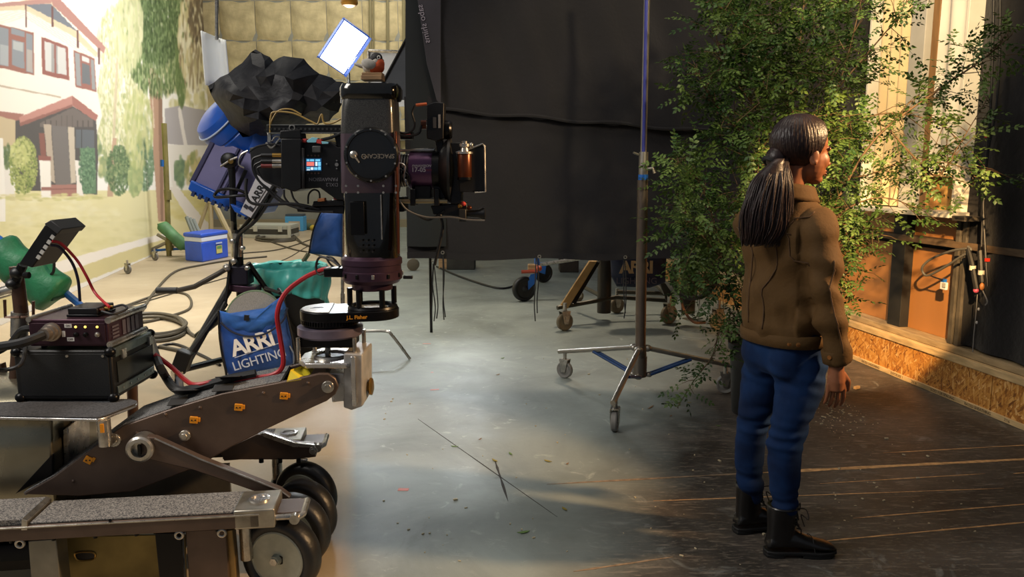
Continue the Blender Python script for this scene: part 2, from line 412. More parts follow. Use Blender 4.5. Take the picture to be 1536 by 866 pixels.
for k, wd_ in enumerate(('RATED SHEATHING', 'EXPOSURE 1', '24/16', 'SIZED FOR SPACING', 'RATED SHEATHING', '7/16')):
    pos = (.10, .30, .42, .60, .80, .95)[k]
    text(wd_, 'printed_lettering', INK, strp, W.pt(sA + (sB - sA) * pos, .0168, .0178), W.e * -1, EZ, .026, .0006)
wbox(MB(), WL, WH, .254, .300, -.03, .014).build('sill_front', PALE, wr, smooth=0, bevel=.004)
wbox(MB(), WL, WH, .302, .345, -.15, -.022).build('sill_back', PALE2, wr, smooth=0, bevel=.004)
PLY = M('ply_panel', '#a5713f', .55, var=.12, vs=2.2, stretch=(1, 1, .25))
STUD = M('black_stud', '#1b1a19', .7, var=.2, vs=9); STUDE = M('scuffed_stud', '#4b453c', .7, var=.3, vs=12)
sp_ = [W.x(p, 430, -.14) for p in (1432, 1345, 1262, 1180)]
for a, b_ in zip(sp_, sp_[1:]):
    wbox(MB(), a + .006, b_ - .006, .346, .952, -.155, -.14).build('panel', PLY, wr, smooth=0, bevel=.002)
    wbox(MB(), a + .006, b_ - .006, 1.0, 1.22, -.155, -.14).build('panel', PLY, wr, smooth=0, bevel=.002)
s_ = W.x(1341, 440, -.06); wbox(MB(), s_ - .075, s_ + .075, .346, 1.2, -.15, -.07).build('stud', STUD, wr, smooth=0, bevel=.003)
s_ = W.x(1438, 420, -.06)
wbox(MB(), s_ + .012, s_ + .05, .346, 1.2, -.15, -.05).build('stud', STUDE, wr, smooth=0, bevel=.003)
wbox(MB(), s_ - .05, s_ - .012, .346, 1.2, -.15, -.05).build('stud', STUDE, wr, smooth=0, bevel=.003)
zr = W.at(1400, 363, -.05).z
wbox(MB(), WL, WH, zr - .022, zr + .022, -.14, -.048).build('rail', M('rail_dark_wood', '#5b4a38', .65, var=.3, vs=6, stretch=(6, 1, 6)), wr, smooth=0, bevel=.003)
# black duvetyne stapled to the near half of the wall
BCLOTH = M('black_duvetyne', '#0f0e11', .95, var=.35, vs=2.2, bump=.35, bs=26, bd=.015, sheen=.15)
s1 = W.x(1446, 300, -.03)
def cl(u, v):
    s = WL + (s1 - WL) * u; z = .36 + 3.7 * v
    return W.pt(s, -.06 + .018 * math.sin(17 * s + 1.2 * math.sin(2 * z)) + .012 * math.sin(7.3 * s + z), z)
MB().grid(cl, 70, 24).build('wall_drape', BCLOTH, wr, smooth=180)
# black drape on the far side of the window
s2 = W.x(1288, 160, 0)
def cl2(u, v):
    s = s2 + (WH - s2) * u; z = 1.2 + 2.9 * v
    return W.pt(s, -.05 + .03 * math.sin(13 * s), z)
MB().grid(cl2, 60, 6).build('wall_drape', BCLOTH, wr, smooth=180)

# window of the set: white casing, drape, post, sheer
CASE = M('window_white', '#d8d4c8', .5, var=.06, vs=6); SHEER = M('cream_drape', '#d6c096', .8, var=.08, vs=5, bump=.2, bs=40)
zb = W.at(1360, 314, .06).z
wa, wz = W.x(1427, 318, .05), W.x(1286, 300, .05)
wi = thing('window_1', 'white cased window of the set with cream drapes above the black studs', None, W.pt((wa + wz) / 2, 0, zb), kind='structure')
wbox(MB(), wa - .02, wz + .02, zb - .035, zb, -.13, .085).build('window_sill', CASE, wi, smooth=0, bevel=.004)
wbox(MB(), wa - .14, wa - .02, zb - .05, zb - .02, -.13, .06).build('shelf', STUDE, wi, smooth=0, bevel=.003)
wbox(MB(), wa, wz, zb, zb + 2.6, -.15, -.13).build('window_back', M('window_buff', '#c7a468', .6), wi, smooth=0)
for s, w_, d in ((wa + .012, .024, .04), (wz - .012, .024, .04)):
    wbox(MB(), s - w_ / 2, s + w_ / 2, zb, zb + 2.6, -.13, d).build('jamb', CASE, wi, smooth=0, bevel=.003)
sP = W.x(1364, 200, 0)
wbox(MB(), sP - .09, sP + .07, zb, zb + 2.6, -.12, .0).build('post', M('post_white', '#b9b6ae', .55, var=.06, vs=5), wi, smooth=0, bevel=.004)
sQ = W.x(1393, 200, -.03)
wbox(MB(), sQ - .035, sQ + .035, zb, zb + 2.6, -.12, -.02).build('mullion', M('mullion_brown', '#8d6a43', .5, var=.15, vs=5, stretch=(6, 6, 1)), wi, smooth=0, bevel=.004)
def dr(a, b_, d, z0, amp, fr):
    def f(u, v):
        s = a + (b_ - a) * u; z = z0 + (zb + 2.6 - z0) * v
        return W.pt(s, d + amp * math.sin(fr * u + .5 * math.sin(1.3 * z)) * (1 - .3 * v), z)
    return f
MB().grid(dr(sP + .07, wz - .03, -.06, zb + .01, .036, 22), 60, 10).build('drape', SHEER, wi, smooth=180)
MB().grid(dr(wa + .03, sQ - .04, -.03, zb + .24, .022, 13), 40, 10).build('sheer_curtain', M('grey_sheer', '#cfcac0', .8, var=.06, vs=4), wi, smooth=180)
wbox(MB(), wa + .025, sQ - .04, zb + .225, zb + .25, -.05, -.005).build('curtain_hem', SHEER, wi, smooth=0, bevel=.003)

# ================================================================== PRINTED BACKING
A_, B_ = G(0, 489), G(236, 380)
BK = Plane((A_.x, A_.y), math.atan2(B_.y - A_.y, B_.x - A_.x))
def paint_backing():
    K = .3696; S_ = 2; ox, oy, Wd, Hd = -330, -120, 680 * S_, 760 * S_      # buffer covers px -90..350, y -120..520
    buf = np.ones((Hd, Wd, 3)) * np.array([250, 247, 238]); rng = np.random.default_rng(3)
    yy, xx = np.mgrid[0:Hd, 0:Wd]; pxx = (xx + .5) / S_ + ox; pyy = (yy + .5) / S_ + oy
    def poly(pts, col, zoom=True, a=1.0):
        pts = [(x * K, y * K) if zoom else (x, y) for x, y in pts]; ins = np.zeros((Hd, Wd), bool); n = len(pts)
        for i in range(n):
            (x1, y1), (x2, y2) = pts[i], pts[(i + 1) % n]
            if y1 == y2: continue
            c = ((y1 > pyy) != (y2 > pyy)) & (pxx < (x2 - x1) * (pyy - y1) / (y2 - y1) + x1); ins ^= c
        buf[ins] = buf[ins] * (1 - a) + np.array(col) * a
    def splat(cx, cy, rx, ry, n, cols, lx=2.0, ly=5.0, dens=1.0, a=.8):
        for _ in range(n):
            t = rng.uniform(0, 2 * math.pi); r = math.sqrt(rng.uniform()) ** dens
            x = ((cx + rx * r * math.cos(t)) * K - ox) * S_; y = ((cy + ry * r * math.sin(t)) * K - oy) * S_
            w = S_ * lx * rng.uniform(.5, 1.3); h = S_ * ly * rng.uniform(.5, 1.4); c = np.array(cols[rng.integers(len(cols))]) * rng.uniform(.92, 1.06)
            x0, x1, y0, y1 = int(max(0, x - w - 1)), int(min(Wd, x + w + 2)), int(max(0, y - h - 1)), int(min(Hd, y + h + 2))
            if x1 <= x0 or y1 <= y0: continue
            gx, gy = np.meshgrid(np.arange(x0, x1), np.arange(y0, y1)); q = ((gx - x) / w) ** 2 + ((gy - y) / h) ** 2
            k = (np.clip(1.3 - q, 0, 1) * a)[..., None]; buf[y0:y1, x0:x1] = buf[y0:y1, x0:x1] * (1 - k) + c * k
    # lawn, walks
    poly([(-900, 780), (930, 770), (930, 1500), (-900, 1500)], (232, 222, 160))
    for (cx, cy, rx, ry, n, c) in ((150, 860, 330, 60, 260, ((245, 240, 205), (238, 232, 180))), (300, 980, 420, 120, 500, ((226, 216, 150), (236, 228, 172), (214, 205, 130))), (800, 840, 120, 60, 200, ((222, 205, 110), (214, 196, 96)))):
        splat(cx, cy, rx, ry, n, c, 9, 4, a=.16)
    poly([(-330, 540), (-90, 455), (88, 392), (236, 352), (262, 349), (262, 354), (235, 362), (180, 379), (88, 412), (-90, 480), (-330, 575)], (246, 238, 226), False)
    poly([(-330, 575), (-90, 480), (88, 412), (180, 379), (262, 354), (350, 336), (350, 350), (239, 379), (180, 403), (88, 440), (-90, 520), (-330, 630)], (218, 204, 138), False)
    poly([(-330, 640), (-90, 525), (0, 478), (88, 438), (180, 402), (239, 377), (350, 334), (350, 360), (0, 760), (-330, 760)], (240, 236, 226), False)
    poly([(252, 280), (268, 283), (300, 322), (322, 345), (296, 347), (276, 318)], (240, 232, 222), False)
    # distant house on the right
    splat(790, 250, 130, 260, 420, ((236, 226, 170), (214, 205, 140), (250, 244, 214), (190, 185, 120)), 4, 9)
    poly([(668, 440), (735, 428), (860, 455), (860, 600), (672, 582)], (176, 170, 174)); poly([(732, 430), (760, 590), (744, 590), (720, 440)], (236, 228, 222))
    poly([(680, 588), (860, 592), (860, 720), (700, 765)], (238, 232, 222)); splat(730, 700, 22, 60, 60, ((96, 128, 92), (120, 150, 100)), 3, 6); splat(790, 690, 40, 70, 90, ((206, 190, 120), (150, 160, 90)), 3, 6)
    # middle trees
    splat(470, 560, 130, 180, 420, ((150, 168, 110), (110, 140, 90), (196, 196, 130)), 4, 7)
    splat(480, 330, 110, 320, 3800, ((232, 226, 176), (214, 212, 152), (244, 238, 206), (186, 192, 128)), 1.1, 5)
    poly([(455, 560), (472, 560), (458, 800), (434, 800)], (196, 158, 126)); poly([(470, 230), (478, 240), (466, 560), (456, 560)], (206, 186, 150), a=.8)
    splat(585, 665, 40, 110, 700, ((92, 128, 92), (116, 150, 108)), 1.5, 2.5); splat(480, 690, 50, 100, 700, ((92, 124, 78), (120, 146, 92), (70, 96, 60)), 1.5, 2.5)
    splat(548, 728, 28, 62, 150, ((178, 190, 118), (150, 170, 104)), 3, 5)
    # house
    poly([(-900, 60), (0, 20), (200, -60), (240, 0), (390, 190), (410, 240), (395, 370), (412, 470), (390, 560), (300, 600), (-900, 600)], (250, 241, 224))
    poly([(-900, 30), (0, 20), (200, -20), (230, 40), (395, 215), (388, 232), (300, 150), (100, 40), (-900, 70)], (226, 202, 160))
    for k in range(5): poly([(0, 60 + 9 * k), (100, 30 + 9 * k), (385, 212 + 9 * k), (385, 215 + 9 * k), (100, 34 + 9 * k), (0, 63 + 9 * k)], (232, 214, 178), a=.7)
    poly([(100, 18), (206, 16), (312, 128)], (112, 118, 128))
    poly([(-900, 12), (0, 14), (205, -10), (205, 14), (0, 26), (-900, 34)], (184, 132, 120))
    poly([(196, -30), (240, -6), (428, 192), (420, 218), (330, 132), (214, 22)], (182, 126, 114))
    for x, y0, y1 in ((103, 18, 112), (211, 24, 108), (314, 122, 196), (400, 196, 262)): poly([(x - 4, y0), (x + 4, y0), (x + 5, y1), (x - 2, y1)], (112, 72, 66))
    poly([(-60, 85), (135, 132), (137, 306), (-60, 262)], (158, 100, 86))
    for q in ([(-50, 100), (32, 118), (33, 270), (-50, 256)], [(44, 112), (98, 128), (98, 150), (44, 138)], [(48, 160), (96, 172), (97, 280), (48, 264)], [(106, 135), (131, 142), (132, 296), (106, 290)]): poly(q, (136, 142, 148))
    poly([(0, 180), (33, 186), (33, 268), (0, 262)], (166, 170, 172)); poly([(52, 165), (92, 175), (92, 210), (52, 200)], (176, 180, 178)); poly([(108, 200), (130, 205), (131, 294), (108, 288)], (176, 166, 158))
    poly([(165, 148), (275, 190), (280, 327), (171, 302)], (154, 90, 80)); poly([(178, 166), (264, 198), (268, 306), (182, 286)], (212, 210, 204)); poly([(205, 178), (232, 186), (234, 298), (206, 291)], (160, 158, 154)); poly([(218, 180), (224, 182), (226, 298), (219, 296)], (154, 90, 80))
    poly([(297, 203), (382, 236), (390, 374), (304, 352)], (158, 98, 86)); poly([(302, 212), (322, 220), (327, 350), (308, 346)], (150, 152, 152)); poly([(330, 225), (360, 236), (362, 256), (331, 246)], (214, 214, 210)); poly([(330, 256), (362, 266), (366, 346), (333, 338)], (104, 108, 112)); poly([(366, 240), (380, 245), (386, 366), (371, 362)], (146, 148, 148))
    poly([(-900, 335), (0, 345), (245, 392), (245, 398), (0, 352), (-900, 345)], (196, 176, 150))
    # porch
    poly([(-900, 450), (0, 452), (95, 462), (80, 505), (0, 472), (-900, 470)], (170, 112, 98)); poly([(-900, 470), (0, 472), (62, 490), (62, 600), (-900, 610)], (206, 184, 142))
    poly([(60, 492), (295, 432), (388, 490), (398, 640), (392, 790), (60, 770)], (84, 80, 78)); poly([(160, 500), (295, 436), (378, 486), (378, 516), (160, 515)], (112, 102, 96))
    for k in range(9): poly([(180 + 22 * k, 500 - (30 if 2 < k < 6 else 10)), (184 + 22 * k, 500 - (30 if 2 < k < 6 else 10)), (184 + 22 * k, 515), (180 + 22 * k, 515)], (84, 76, 72))
    poly([(175, 505), (206, 507), (222, 745), (200, 730)], (186, 168, 146)); poly([(209, 510), (272, 515), (287, 752), (224, 752)], (116, 110, 106)); poly([(274, 515), (300, 517), (306, 742), (286, 745)], (204, 188, 164)); poly([(306, 525), (382, 530), (382, 600), (306, 600)], (96, 102, 108)); poly([(328, 525), (333, 525), (333, 600), (328, 600)], (66, 66, 66))
    poly([(156, 540), (178, 540), (186, 640), (163, 640)], (138, 86, 76)); poly([(75, 476), (292, 388), (398, 470), (386, 492), (294, 430), (80, 512)], (198, 134, 120)); poly([(75, 500), (292, 424), (294, 432), (80, 514)], (150, 96, 86)); poly([(292, 388), (398, 470), (386, 492), (294, 430)], (172, 108, 96))
    poly([(157, 650), (202, 650), (206, 804), (165, 804)], (248, 242, 230)); poly([(154, 632), (204, 636), (204, 654), (154, 652)], (150, 92, 82)); poly([(302, 650), (325, 655), (338, 795), (312, 795)], (244, 236, 224)); poly([(165, 760), (206, 760), (206, 772), (165, 772)], (160, 104, 94)); poly([(204, 750), (309, 748), (312, 797), (205, 797)], (172, 116, 104)); poly([(204, 766), (310, 764), (310, 768), (204, 770)], (140, 90, 82))
    poly([(-900, 600), (40, 690), (60, 800), (-900, 800)], (238, 232, 222)); splat(28, 640, 18, 50, 50, ((84, 110, 70), (110, 130, 80)), 3, 4)
    splat(92, 672, 58, 118, 1500, ((154, 168, 84), (184, 192, 104), (104, 126, 60)), 1.4, 1.8); splat(80, 620, 40, 60, 120, ((206, 208, 128), (190, 196, 110)), 2.5, 3)
    poly([(322, 600), (384, 600), (389, 786), (338, 786)], (96, 132, 96)); splat(352, 690, 34, 96, 700, ((96, 136, 98), (120, 160, 116), (74, 108, 80)), 1.3, 1.8)
    poly([(-900, 560), (10, 560), (22, 900), (-900, 900)], (246, 242, 232))
    splat(200, 800, 240, 14, 90, ((226, 214, 150), (210, 205, 130)), 6, 2)
    # big willow in front
    poly([(598, 230), (655, 330), (660, 560), (672, 900), (640, 900), (616, 520), (606, 380)], (186, 142, 112)); poly([(640, 330), (656, 330), (662, 900), (652, 900)], (136, 100, 78), a=.8); poly([(606, 260), (613, 262), (628, 520), (622, 520)], (226, 196, 168))
    splat(640, 120, 150, 270, 3800, ((104, 134, 66), (132, 158, 92), (72, 98, 46), (176, 190, 128), (58, 82, 40)), 1.0, 6, a=.75); splat(640, 70, 120, 190, 2200, ((78, 106, 52), (118, 146, 84), (52, 74, 36)), 1.0, 5); splat(735, 260, 24, 170, 420, ((110, 136, 70), (86, 112, 52)), .9, 7); splat(545, 150, 22, 120, 300, ((120, 146, 84), (150, 168, 104)), .9, 7)
    splat(790, 150, 70, 210, 520, ((214, 200, 140), (240, 232, 196), (150, 130, 90)), 1.8, 10); splat(810, 60, 50, 120, 160, ((92, 76, 56), (120, 100, 70)), 1.6, 8)
    splat(520, 120, 60, 160, 400, ((226, 222, 170), (200, 204, 142)), 1.8, 9); splat(560, 520, 60, 160, 260, ((210, 210, 140), (180, 190, 110)), 2, 8, a=.6)
    pad = np.pad(buf, ((1, 1), (1, 1), (0, 0)), 'edge')
    buf = sum(pad[i:i + Hd, j:j + Wd] * w for i, j, w in ((1, 1, .4), (0, 1, .15), (2, 1, .15), (1, 0, .15), (1, 2, .15)))
    g_ = buf.mean(2, keepdims=True); buf = g_ + (buf - g_) * .86; buf = 255 - (255 - buf) * .88
    buf = buf.reshape(760, S_, 680, S_, 3).mean((1, 3)); Wd, Hd = 680, 760
    return buf, ox, oy, Wd, Hd
buf, ox, oy, Wd, Hd = paint_backing()
PXL = next(x / 4 for x in range(1400, 1000, -1) if BK.at(x / 4, 300).y < 20.55 and BK.at(x / 4, 300).y > 0)
cs = 1.15; nx, ny = int(Wd / cs), int(Hd / cs)
mb = MB(); cols = []
zmin = 1e9; corners = []
for j in range(ny + 1):
    for i in range(nx + 1):
        px, py = ox + i * cs, oy + j * cs
        p = BK.at(px, py) if px < PXL else BK.at(PXL + (px - PXL) * .002, py)
        p.z = max(p.z, .004); mb.v.append(tuple(p))
        q = buf[min(Hd - 1, int(j * cs)), min(Wd - 1, int(i * cs))] / 255
        cols += [*(np.where(q <= .04045, q / 12.92, ((q + .055) / 1.055) ** 2.4) * .86), 1]
for j in range(ny):
    for i in range(nx):
        a = j * (nx + 1) + i; mb.f.append((a, a + nx + 1, a + nx + 2, a + 1))
me = bpy.data.meshes.new('printed_cloth'); me.from_pydata(mb.v, [], mb.f)
at = me.color_attributes.new('print', 'FLOAT_COLOR', 'POINT'); at.data.foreach_set('color', np.array(cols, dtype=np.float32))
m = bpy.data.materials.new('printed_backing'); m.use_nodes = True
n_ = m.node_tree.nodes.new('ShaderNodeAttribute'); n_.attribute_name = 'print'; m.node_tree.links.new(n_.outputs['Color'], m.node_tree.nodes['Principled BSDF'].inputs['Base Color'])
m.node_tree.nodes['Principled BSDF'].inputs['Roughness'].default_value = .9; m.node_tree.nodes['Principled BSDF'].inputs['Specular IOR Level'].default_value = .1
me.materials.append(m)
base = BK.pt(6, 0, 0)
bd = thing('photo_backdrop', 'huge printed backdrop of a suburban house, willow trees and lawn along the left side', 'backdrop', base)
o = bpy.data.objects.new('printed_cloth', me); me.transform(MX.Translation(-base)); put(o, bd)
md = o.modifiers.new('t', 'SOLIDIFY'); md.thickness = .004; md.offset = 1
q0, q1 = BK.pt(-4.2, .06, .0), BK.pt(13.1, .06, 0)
MB().cyl(BK.pt(-3.5, .03, .02), BK.pt(13, .03, .02), .018, n=8).build('bottom_pipe', M('white_pipe', '#d8d4c8', .5), bd)

# ================================================================== BLACK CURTAIN
CL = thing('black_curtain', 'tall black cloth curtain hanging above the floor behind the silver stand', 'curtain', (0.6, 6.0, P(800, 390, 6).z))
xl = P(609, 300, 6.0).x; zbot = P(800, 389, 6.0).z
def zs(x): return 6.0 * 0 + P(690, 165, 6).z + (x - P(690, 165, 6).x) * (P(1100, 198, 6).z - P(690, 165, 6).z) / (P(1100, 198, 6).x - P(690, 165, 6).x)
FABRIC = M('curtain_cloth', '#100e13', .92, var=.3, vs=1.6, bump=.4, bs=30, bd=.012, sheen=.25)
def up(u, v):
    x = xl + .18 + (2.25 - xl) * u; z0 = zs(x) - .02 + .008 * math.sin(23 * x); z = z0 + (3.6 - z0) * v
    sh = x + .35 * (z - 1.5)
    return V((x, 5.96 + .030 * math.sin(9.5 * sh) * min(1, v * 2 + .15) + .015 * math.sin(21 * sh + 2) + .012 * math.sin(4 * z + 3 * x), z))
def lo(u, v):
    x = xl + (2.30 - xl) * u; z = zbot + .008 * math.sin(7 * x) + (zs(x) + .06 - zbot) * v
    sh = x + .25 * (z - 1.5)
    return V((x, 6.0 + .014 * math.sin(6 * sh) + .007 * math.sin(17 * sh) + .02 * NZ.noise(V((x * 2, z * 2, 1))), z))
MB().grid(up, 130, 40).build('upper_cloth', FABRIC, CL, smooth=180)
MB().grid(lo, 110, 30).build('lower_cloth', FABRIC, CL, smooth=180)
MB().tube([V((xl + .19 + (2.25 - xl) * t, 5.945 + .006 * math.sin(40 * t), zs(xl + .19 + (2.25 - xl) * t) - .012 + .01 * math.sin(31 * t))) for t in [i / 60 for i in range(61)]], .013, 6).build('seam', FABRIC, CL)
MB().grid(lambda u, v: V((xl + (2.3 - xl) * u, 5.985 + .01 * math.sin(6 * (xl + (2.3 - xl) * u)), zbot + .05 * v + .008 * math.sin(7 * (xl + (2.3 - xl) * u)))), 60, 2).build('hem', FABRIC, CL, smooth=180)
# left edge: folded lapel with a hand-lettered mark
def side(u, v):
    z = zbot + .1 + (3.6 - zbot) * v; x = P(609 + 6 * v, 300, 6).x + u * .3
    return V((x, 6.02 - .05 * math.sin(3.0 * u) + .02 * math.sin(5 * z), z))
MB().grid(side, 10, 30).build('edge_fold', M('curtain_edge', '#0e1315', .92, var=.3, vs=2, sheen=.2), CL, smooth=180)
lap = [P(618, -60, 5.9), P(661, -60, 5.9), P(661, 156, 5.9), P(655, 150, 5.9), P(640, 95, 5.9)]
LP_ = MB().prism(lap, (0, .012, 0)).build('lapel', M('lapel_grey', '#302d33', .9, var=.15, vs=4, bump=.2, bs=40, sheen=.3), CL, smooth=0, bevel=.003)
a_, b_ = P(631, 14, 5.892), P(640, 58, 5.892)
text('sabo shims', 'chalk_lettering', M('chalk', '#8f8790', .9), LP_, (a_ + b_) / 2, b_ - a_, (b_ - a_).cross(EY) * -1, .062, .002)
MB().cyl((xl - .2, 6.0, 3.55), (2.2, 6.0, 3.55), .025).build('hanging_pipe', STEEL, CL)
STR = M('tie_string', '#16171a', .8)
def ties(px, py0, ends, Y=5.97):
    for k, (ex, ey) in enumerate(ends):
        pts = [P(px + R.uniform(-1, 1), py0, Y), P(px + (ex - px) * .4 + R.uniform(-3, 3), py0 + (ey - py0) * .35, Y), P(ex + R.uniform(-3, 3), py0 + (ey - py0) * .75, Y), P(ex, ey, Y)]
        MB().tube(spline(pts, 5), .0045, 5).build('tie', STR, CL)
ties(650, 396, ((646, 494), (651, 482), (655, 478))); ties(664, 378, ((666, 480), (668, 476))); ties(805, 386, ((803, 482), (806, 470))); ties(936, 388, ((936, 478), (938, 470)))
for px, py in ((664, 379), (650, 391), (809, 385), (938, 386)): MB().torus(P(px, py, 5.96), EY, .011, .004, 12, 6).build('grommet', STEEL, CL)
# ================================================================== CAMERA DOLLY
D = Plane((-.84, 2.52), math.radians(7.5)); De, Dn = D.e, D.n
DO = thing('camera_dolly', 'bronze painted camera dolly with grey carpet treads, a lifting arm and black rubber wheels', 'dolly', D.pt(-.7, .4, 0))
def dbox(mb, x0, x1, d0, d1, z0, z1): return mb.box(D.pt((x0 + x1) / 2, (d0 + d1) / 2, (z0 + z1) / 2), (x1 - x0, d1 - d0, z1 - z0), D.a)
def dpoly(pts, d0, d1, name, mat, parent=DO, bevel=.003, **kw):      # an outline seen at depth d0 of the dolly, given its thickness
    return MB().prism([D.at(x, y, d0) for x, y in pts], Dn * (d1 - d0)).build(name, mat, parent, smooth=30, bevel=bevel, **kw)
def dbolt(px, py, d, r, name='bolt', mat=STEEL, parent=DO, h=.012):
    p = D.at(px, py, d); mb = MB().cyl(p + Dn * .002, p - Dn * h * .5, r * 1.25, n=16).cyl(p - Dn * h * .4, p - Dn * h, r * .8, n=6)
    return mb.build(name, mat, parent, bevel=.0015)
ZT = .357
x_step = D.x(34, 790)
for nm, d0 in (('near', 0.0), ('far', .70)):
    bm = dbox(MB(), -1.35, -.015, d0, d0 + .185, ZT - .058, ZT - .006).build('deck_beam', BROWN, DO, bevel=.004)
    dbox(MB(), x_step + .02, -.09, d0 + .006, d0 + .18, ZT - .005, ZT + .002).build('carpet_tread', CARPET, bm, bevel=.002)
    dbox(MB(), -1.4, x_step + .0, d0 + .003, d0 + .185, ZT - .004, ZT + .016).build('raised_tread', CARPET, bm, bevel=.002)
    MB().prism([D.pt(x_step - .005, d0 - .002, ZT - .02), D.pt(x_step + .013, d0 - .002, ZT - .02), D.pt(x_step + .016, d0 - .002, ZT + .012), D.pt(x_step + .0, d0 - .002, ZT + .02)], Dn * .18).build('tread_edge', STEEL, bm, bevel=.001)
    dbox(MB(), -1.35, -.015, d0 - .004, d0 - .0005, ZT - .014, ZT - .008).build('trim_edge', STEEL, bm, bevel=.001)
    # socket block and carry handle at the end of the beam
    sb = dbox(MB(), -.10, .035, d0 + .0, d0 + .17, ZT - .062, ZT + .006).build('socket_block', M('zinc_plate', '#a9a396', .35, .85, var=.2, vs=18), DO, bevel=.005)
    MB().lathe(D.pt(-.03, d0 + .09, ZT + .006), EZ, [(.036, 0), (.036, .006), (.026, .007), (.025, .002), (0, .002)], 24).build('socket_ring', ALU, sb)
    hb = MB().tube([D.pt(.03, d0 + .025, ZT - .035), D.pt(.115, d0 + .025, ZT - .035), D.pt(.125, d0 + .03, ZT - .03), D.pt(.125, d0 + .145, ZT - .03), D.pt(.115, d0 + .15, ZT - .035), D.pt(.03, d0 + .15, ZT - .035)], .011, 10).build('carry_handle', STEEL, sb)
    dbox(MB(), .03, .12, d0 + .03, d0 + .146, ZT - .03, ZT - .022).build('handle_plate', BROWN, sb, bevel=.002)
    MB().cyl(D.pt(.10, d0 - .006, ZT - .035), D.pt(.10, d0 + .02, ZT - .035), .017).build('handle_pin', STEEL, sb)
    for k in range(9): MB().cyl(D.pt(-1.2 + .13 * k, d0 + .02, ZT - .070), D.pt(-1.2 + .13 * k, d0 + .02, ZT - .055), .007, n=8).build('rivet', BLKM, bm)
for p in ((140, 814), ): MB().cyl(D.at(165, 781, -.004), D.at(165, 781, .002), .005, n=10).build('bolt', BLKM, DO)
# cross frame between the beams, posts and the brass side plate
dpoly([(278, 797), (338, 794), (344, 880), (284, 880)], .03, .075, 'frame_post', BROWN)
dpoly([(338, 796), (349, 795), (356, 880), (343, 880)], .05, .10, 'post_edge', M('brass_worn', '#8f774e', .35, .8, var=.25, vs=9))
dpoly([(232, 800), (272, 800), (276, 880), (240, 880)], .02, .05, 'dark_post', BLKM)
dpoly([(96, 806), (278, 802), (280, 885), (98, 885)], .16, .168, 'side_plate', M('brass_plate', '#75683f', .45, .7, var=.3, vs=6), bevel=.002)
dpoly([(42, 812), (84, 809), (92, 890), (48, 890)], .02, .10, 'corner_post', M('zinc_grey', '#7d7b72', .4, .7, var=.2, vs=8))
sl = MB().tube(spline([D.at(112, 833, .157), D.at(118, 829, .157), D.at(138, 829, .157), D.at(143, 834, .157), D.at(138, 840, .157), D.at(118, 841, .157)], 4, True), .003, 6, True).build('slot_rim', BRASS, DO)
MB().prism([D.at(x, y, .158) for x, y in ((112, 835), (117, 829.5), (138, 829.5), (143, 835), (138, 840), (117, 840))], Dn * .002).build('slot', BLACK, DO)
dbox(MB(), -1.25, -.25, .62, .64, .12, ZT - .06).build('far_side_plate', M('zinc_dull', '#77736a', .5, .5, var=.2, vs=7), DO)
dbox(MB(), -1.3, -.35, .20, .62, .10, .135).build('belly_pan', BLKM, DO)
for px, py in ((30, 816), (269, 803), (333, 800)): MB().torus(D.at(px, py, .012), Dn, .012, .005, 16, 8).build('bushing', STEEL, DO)
# pneumatic wheels: tyre, rim, hub
TYRE = M('tyre_rubber', '#1a1a1b', .42, bump=.1, bs=80); RIM = M('wheel_rim_pale', '#a9ab9c', .45, .3, var=.12, vs=18)
def wheel(c, r, w, ax, rim=RIM, parent=DO, label=None):
    ax = ax.normalized(); c = V(c)
    pr = [(r * .70, -w * .42), (r * .80, -w * .5), (r * .92, -w * .46), (r * .985, -w * .28), (r, 0), (r * .985, w * .28), (r * .92, w * .46), (r * .80, w * .5), (r * .70, w * .42), (r * .62, w * .2), (r * .62, -w * .2)]
    wh = MB().lathe(c, ax, pr, 44, True).build('tyre', TYRE, parent, smooth=60)
    MB().lathe(c, ax, [(r * .70, -w * .40), (r * .66, -w * .43), (r * .60, -w * .30), (r * .34, -w * .26), (r * .30, -w * .36), (r * .14, -w * .40), (r * .12, -w * .62), (0, -w * .62), (0, w * .62), (r * .12, w * .6), (r * .3, w * .36), (r * .6, w * .3), (r * .70, w * .4)], 40).build('rim', rim, wh, smooth=25)
    x, y, _ = frame_of(ax)
    for k in range(6):
        t = k * math.pi / 3; q = c + (x * math.cos(t) + y * math.sin(t)) * r * .46 - ax * w * .24
        MB().cyl(q + ax * .01, q - ax * .012, r * .05, n=6).build('wheel_bolt', BLKM, wh)
    MB().cyl(c - ax * w * .6, c - ax * w * .68, r * .10, n=6).build('axle_nut', STEEL, wh)
    return wh
wax = (Dn * .93 + De * .37).normalized()
R_ = .146
for d, xo in ((.10, .035), (.29, .05)):
    wheel(D.pt(xo, d, R_), R_, .085, wax)
for px, py, Y in ((459, 733, 3.17), (456, 760, 2.98)):
    c = P(px, py, Y); c.z = R_ * .96; wheel(c, R_ * .96, .075, (Dn * .9 + De * .43).normalized())
for d in (.12, .62): wheel(D.pt(-.47, d + .17, .13), .13, .07, Dn)
for d in (.10, .78):
    MB().cyl(D.pt(-.085, d, .14), D.pt(-.085, d, ZT - .06), .022).build('axle_post', STEEL, DO)
dpoly([(446, 690), (461, 690), (462, 722), (447, 724)], .70, .72, 'fork', ALU)
MB().cyl(D.pt(.035, .06, R_), D.pt(.05, .40, R_), .016).build('axle', BLKM, DO)
MB().cyl(D.pt(-.10, .52, R_), D.pt(-.10, .86, R_), .016).build('axle', BLKM, DO)
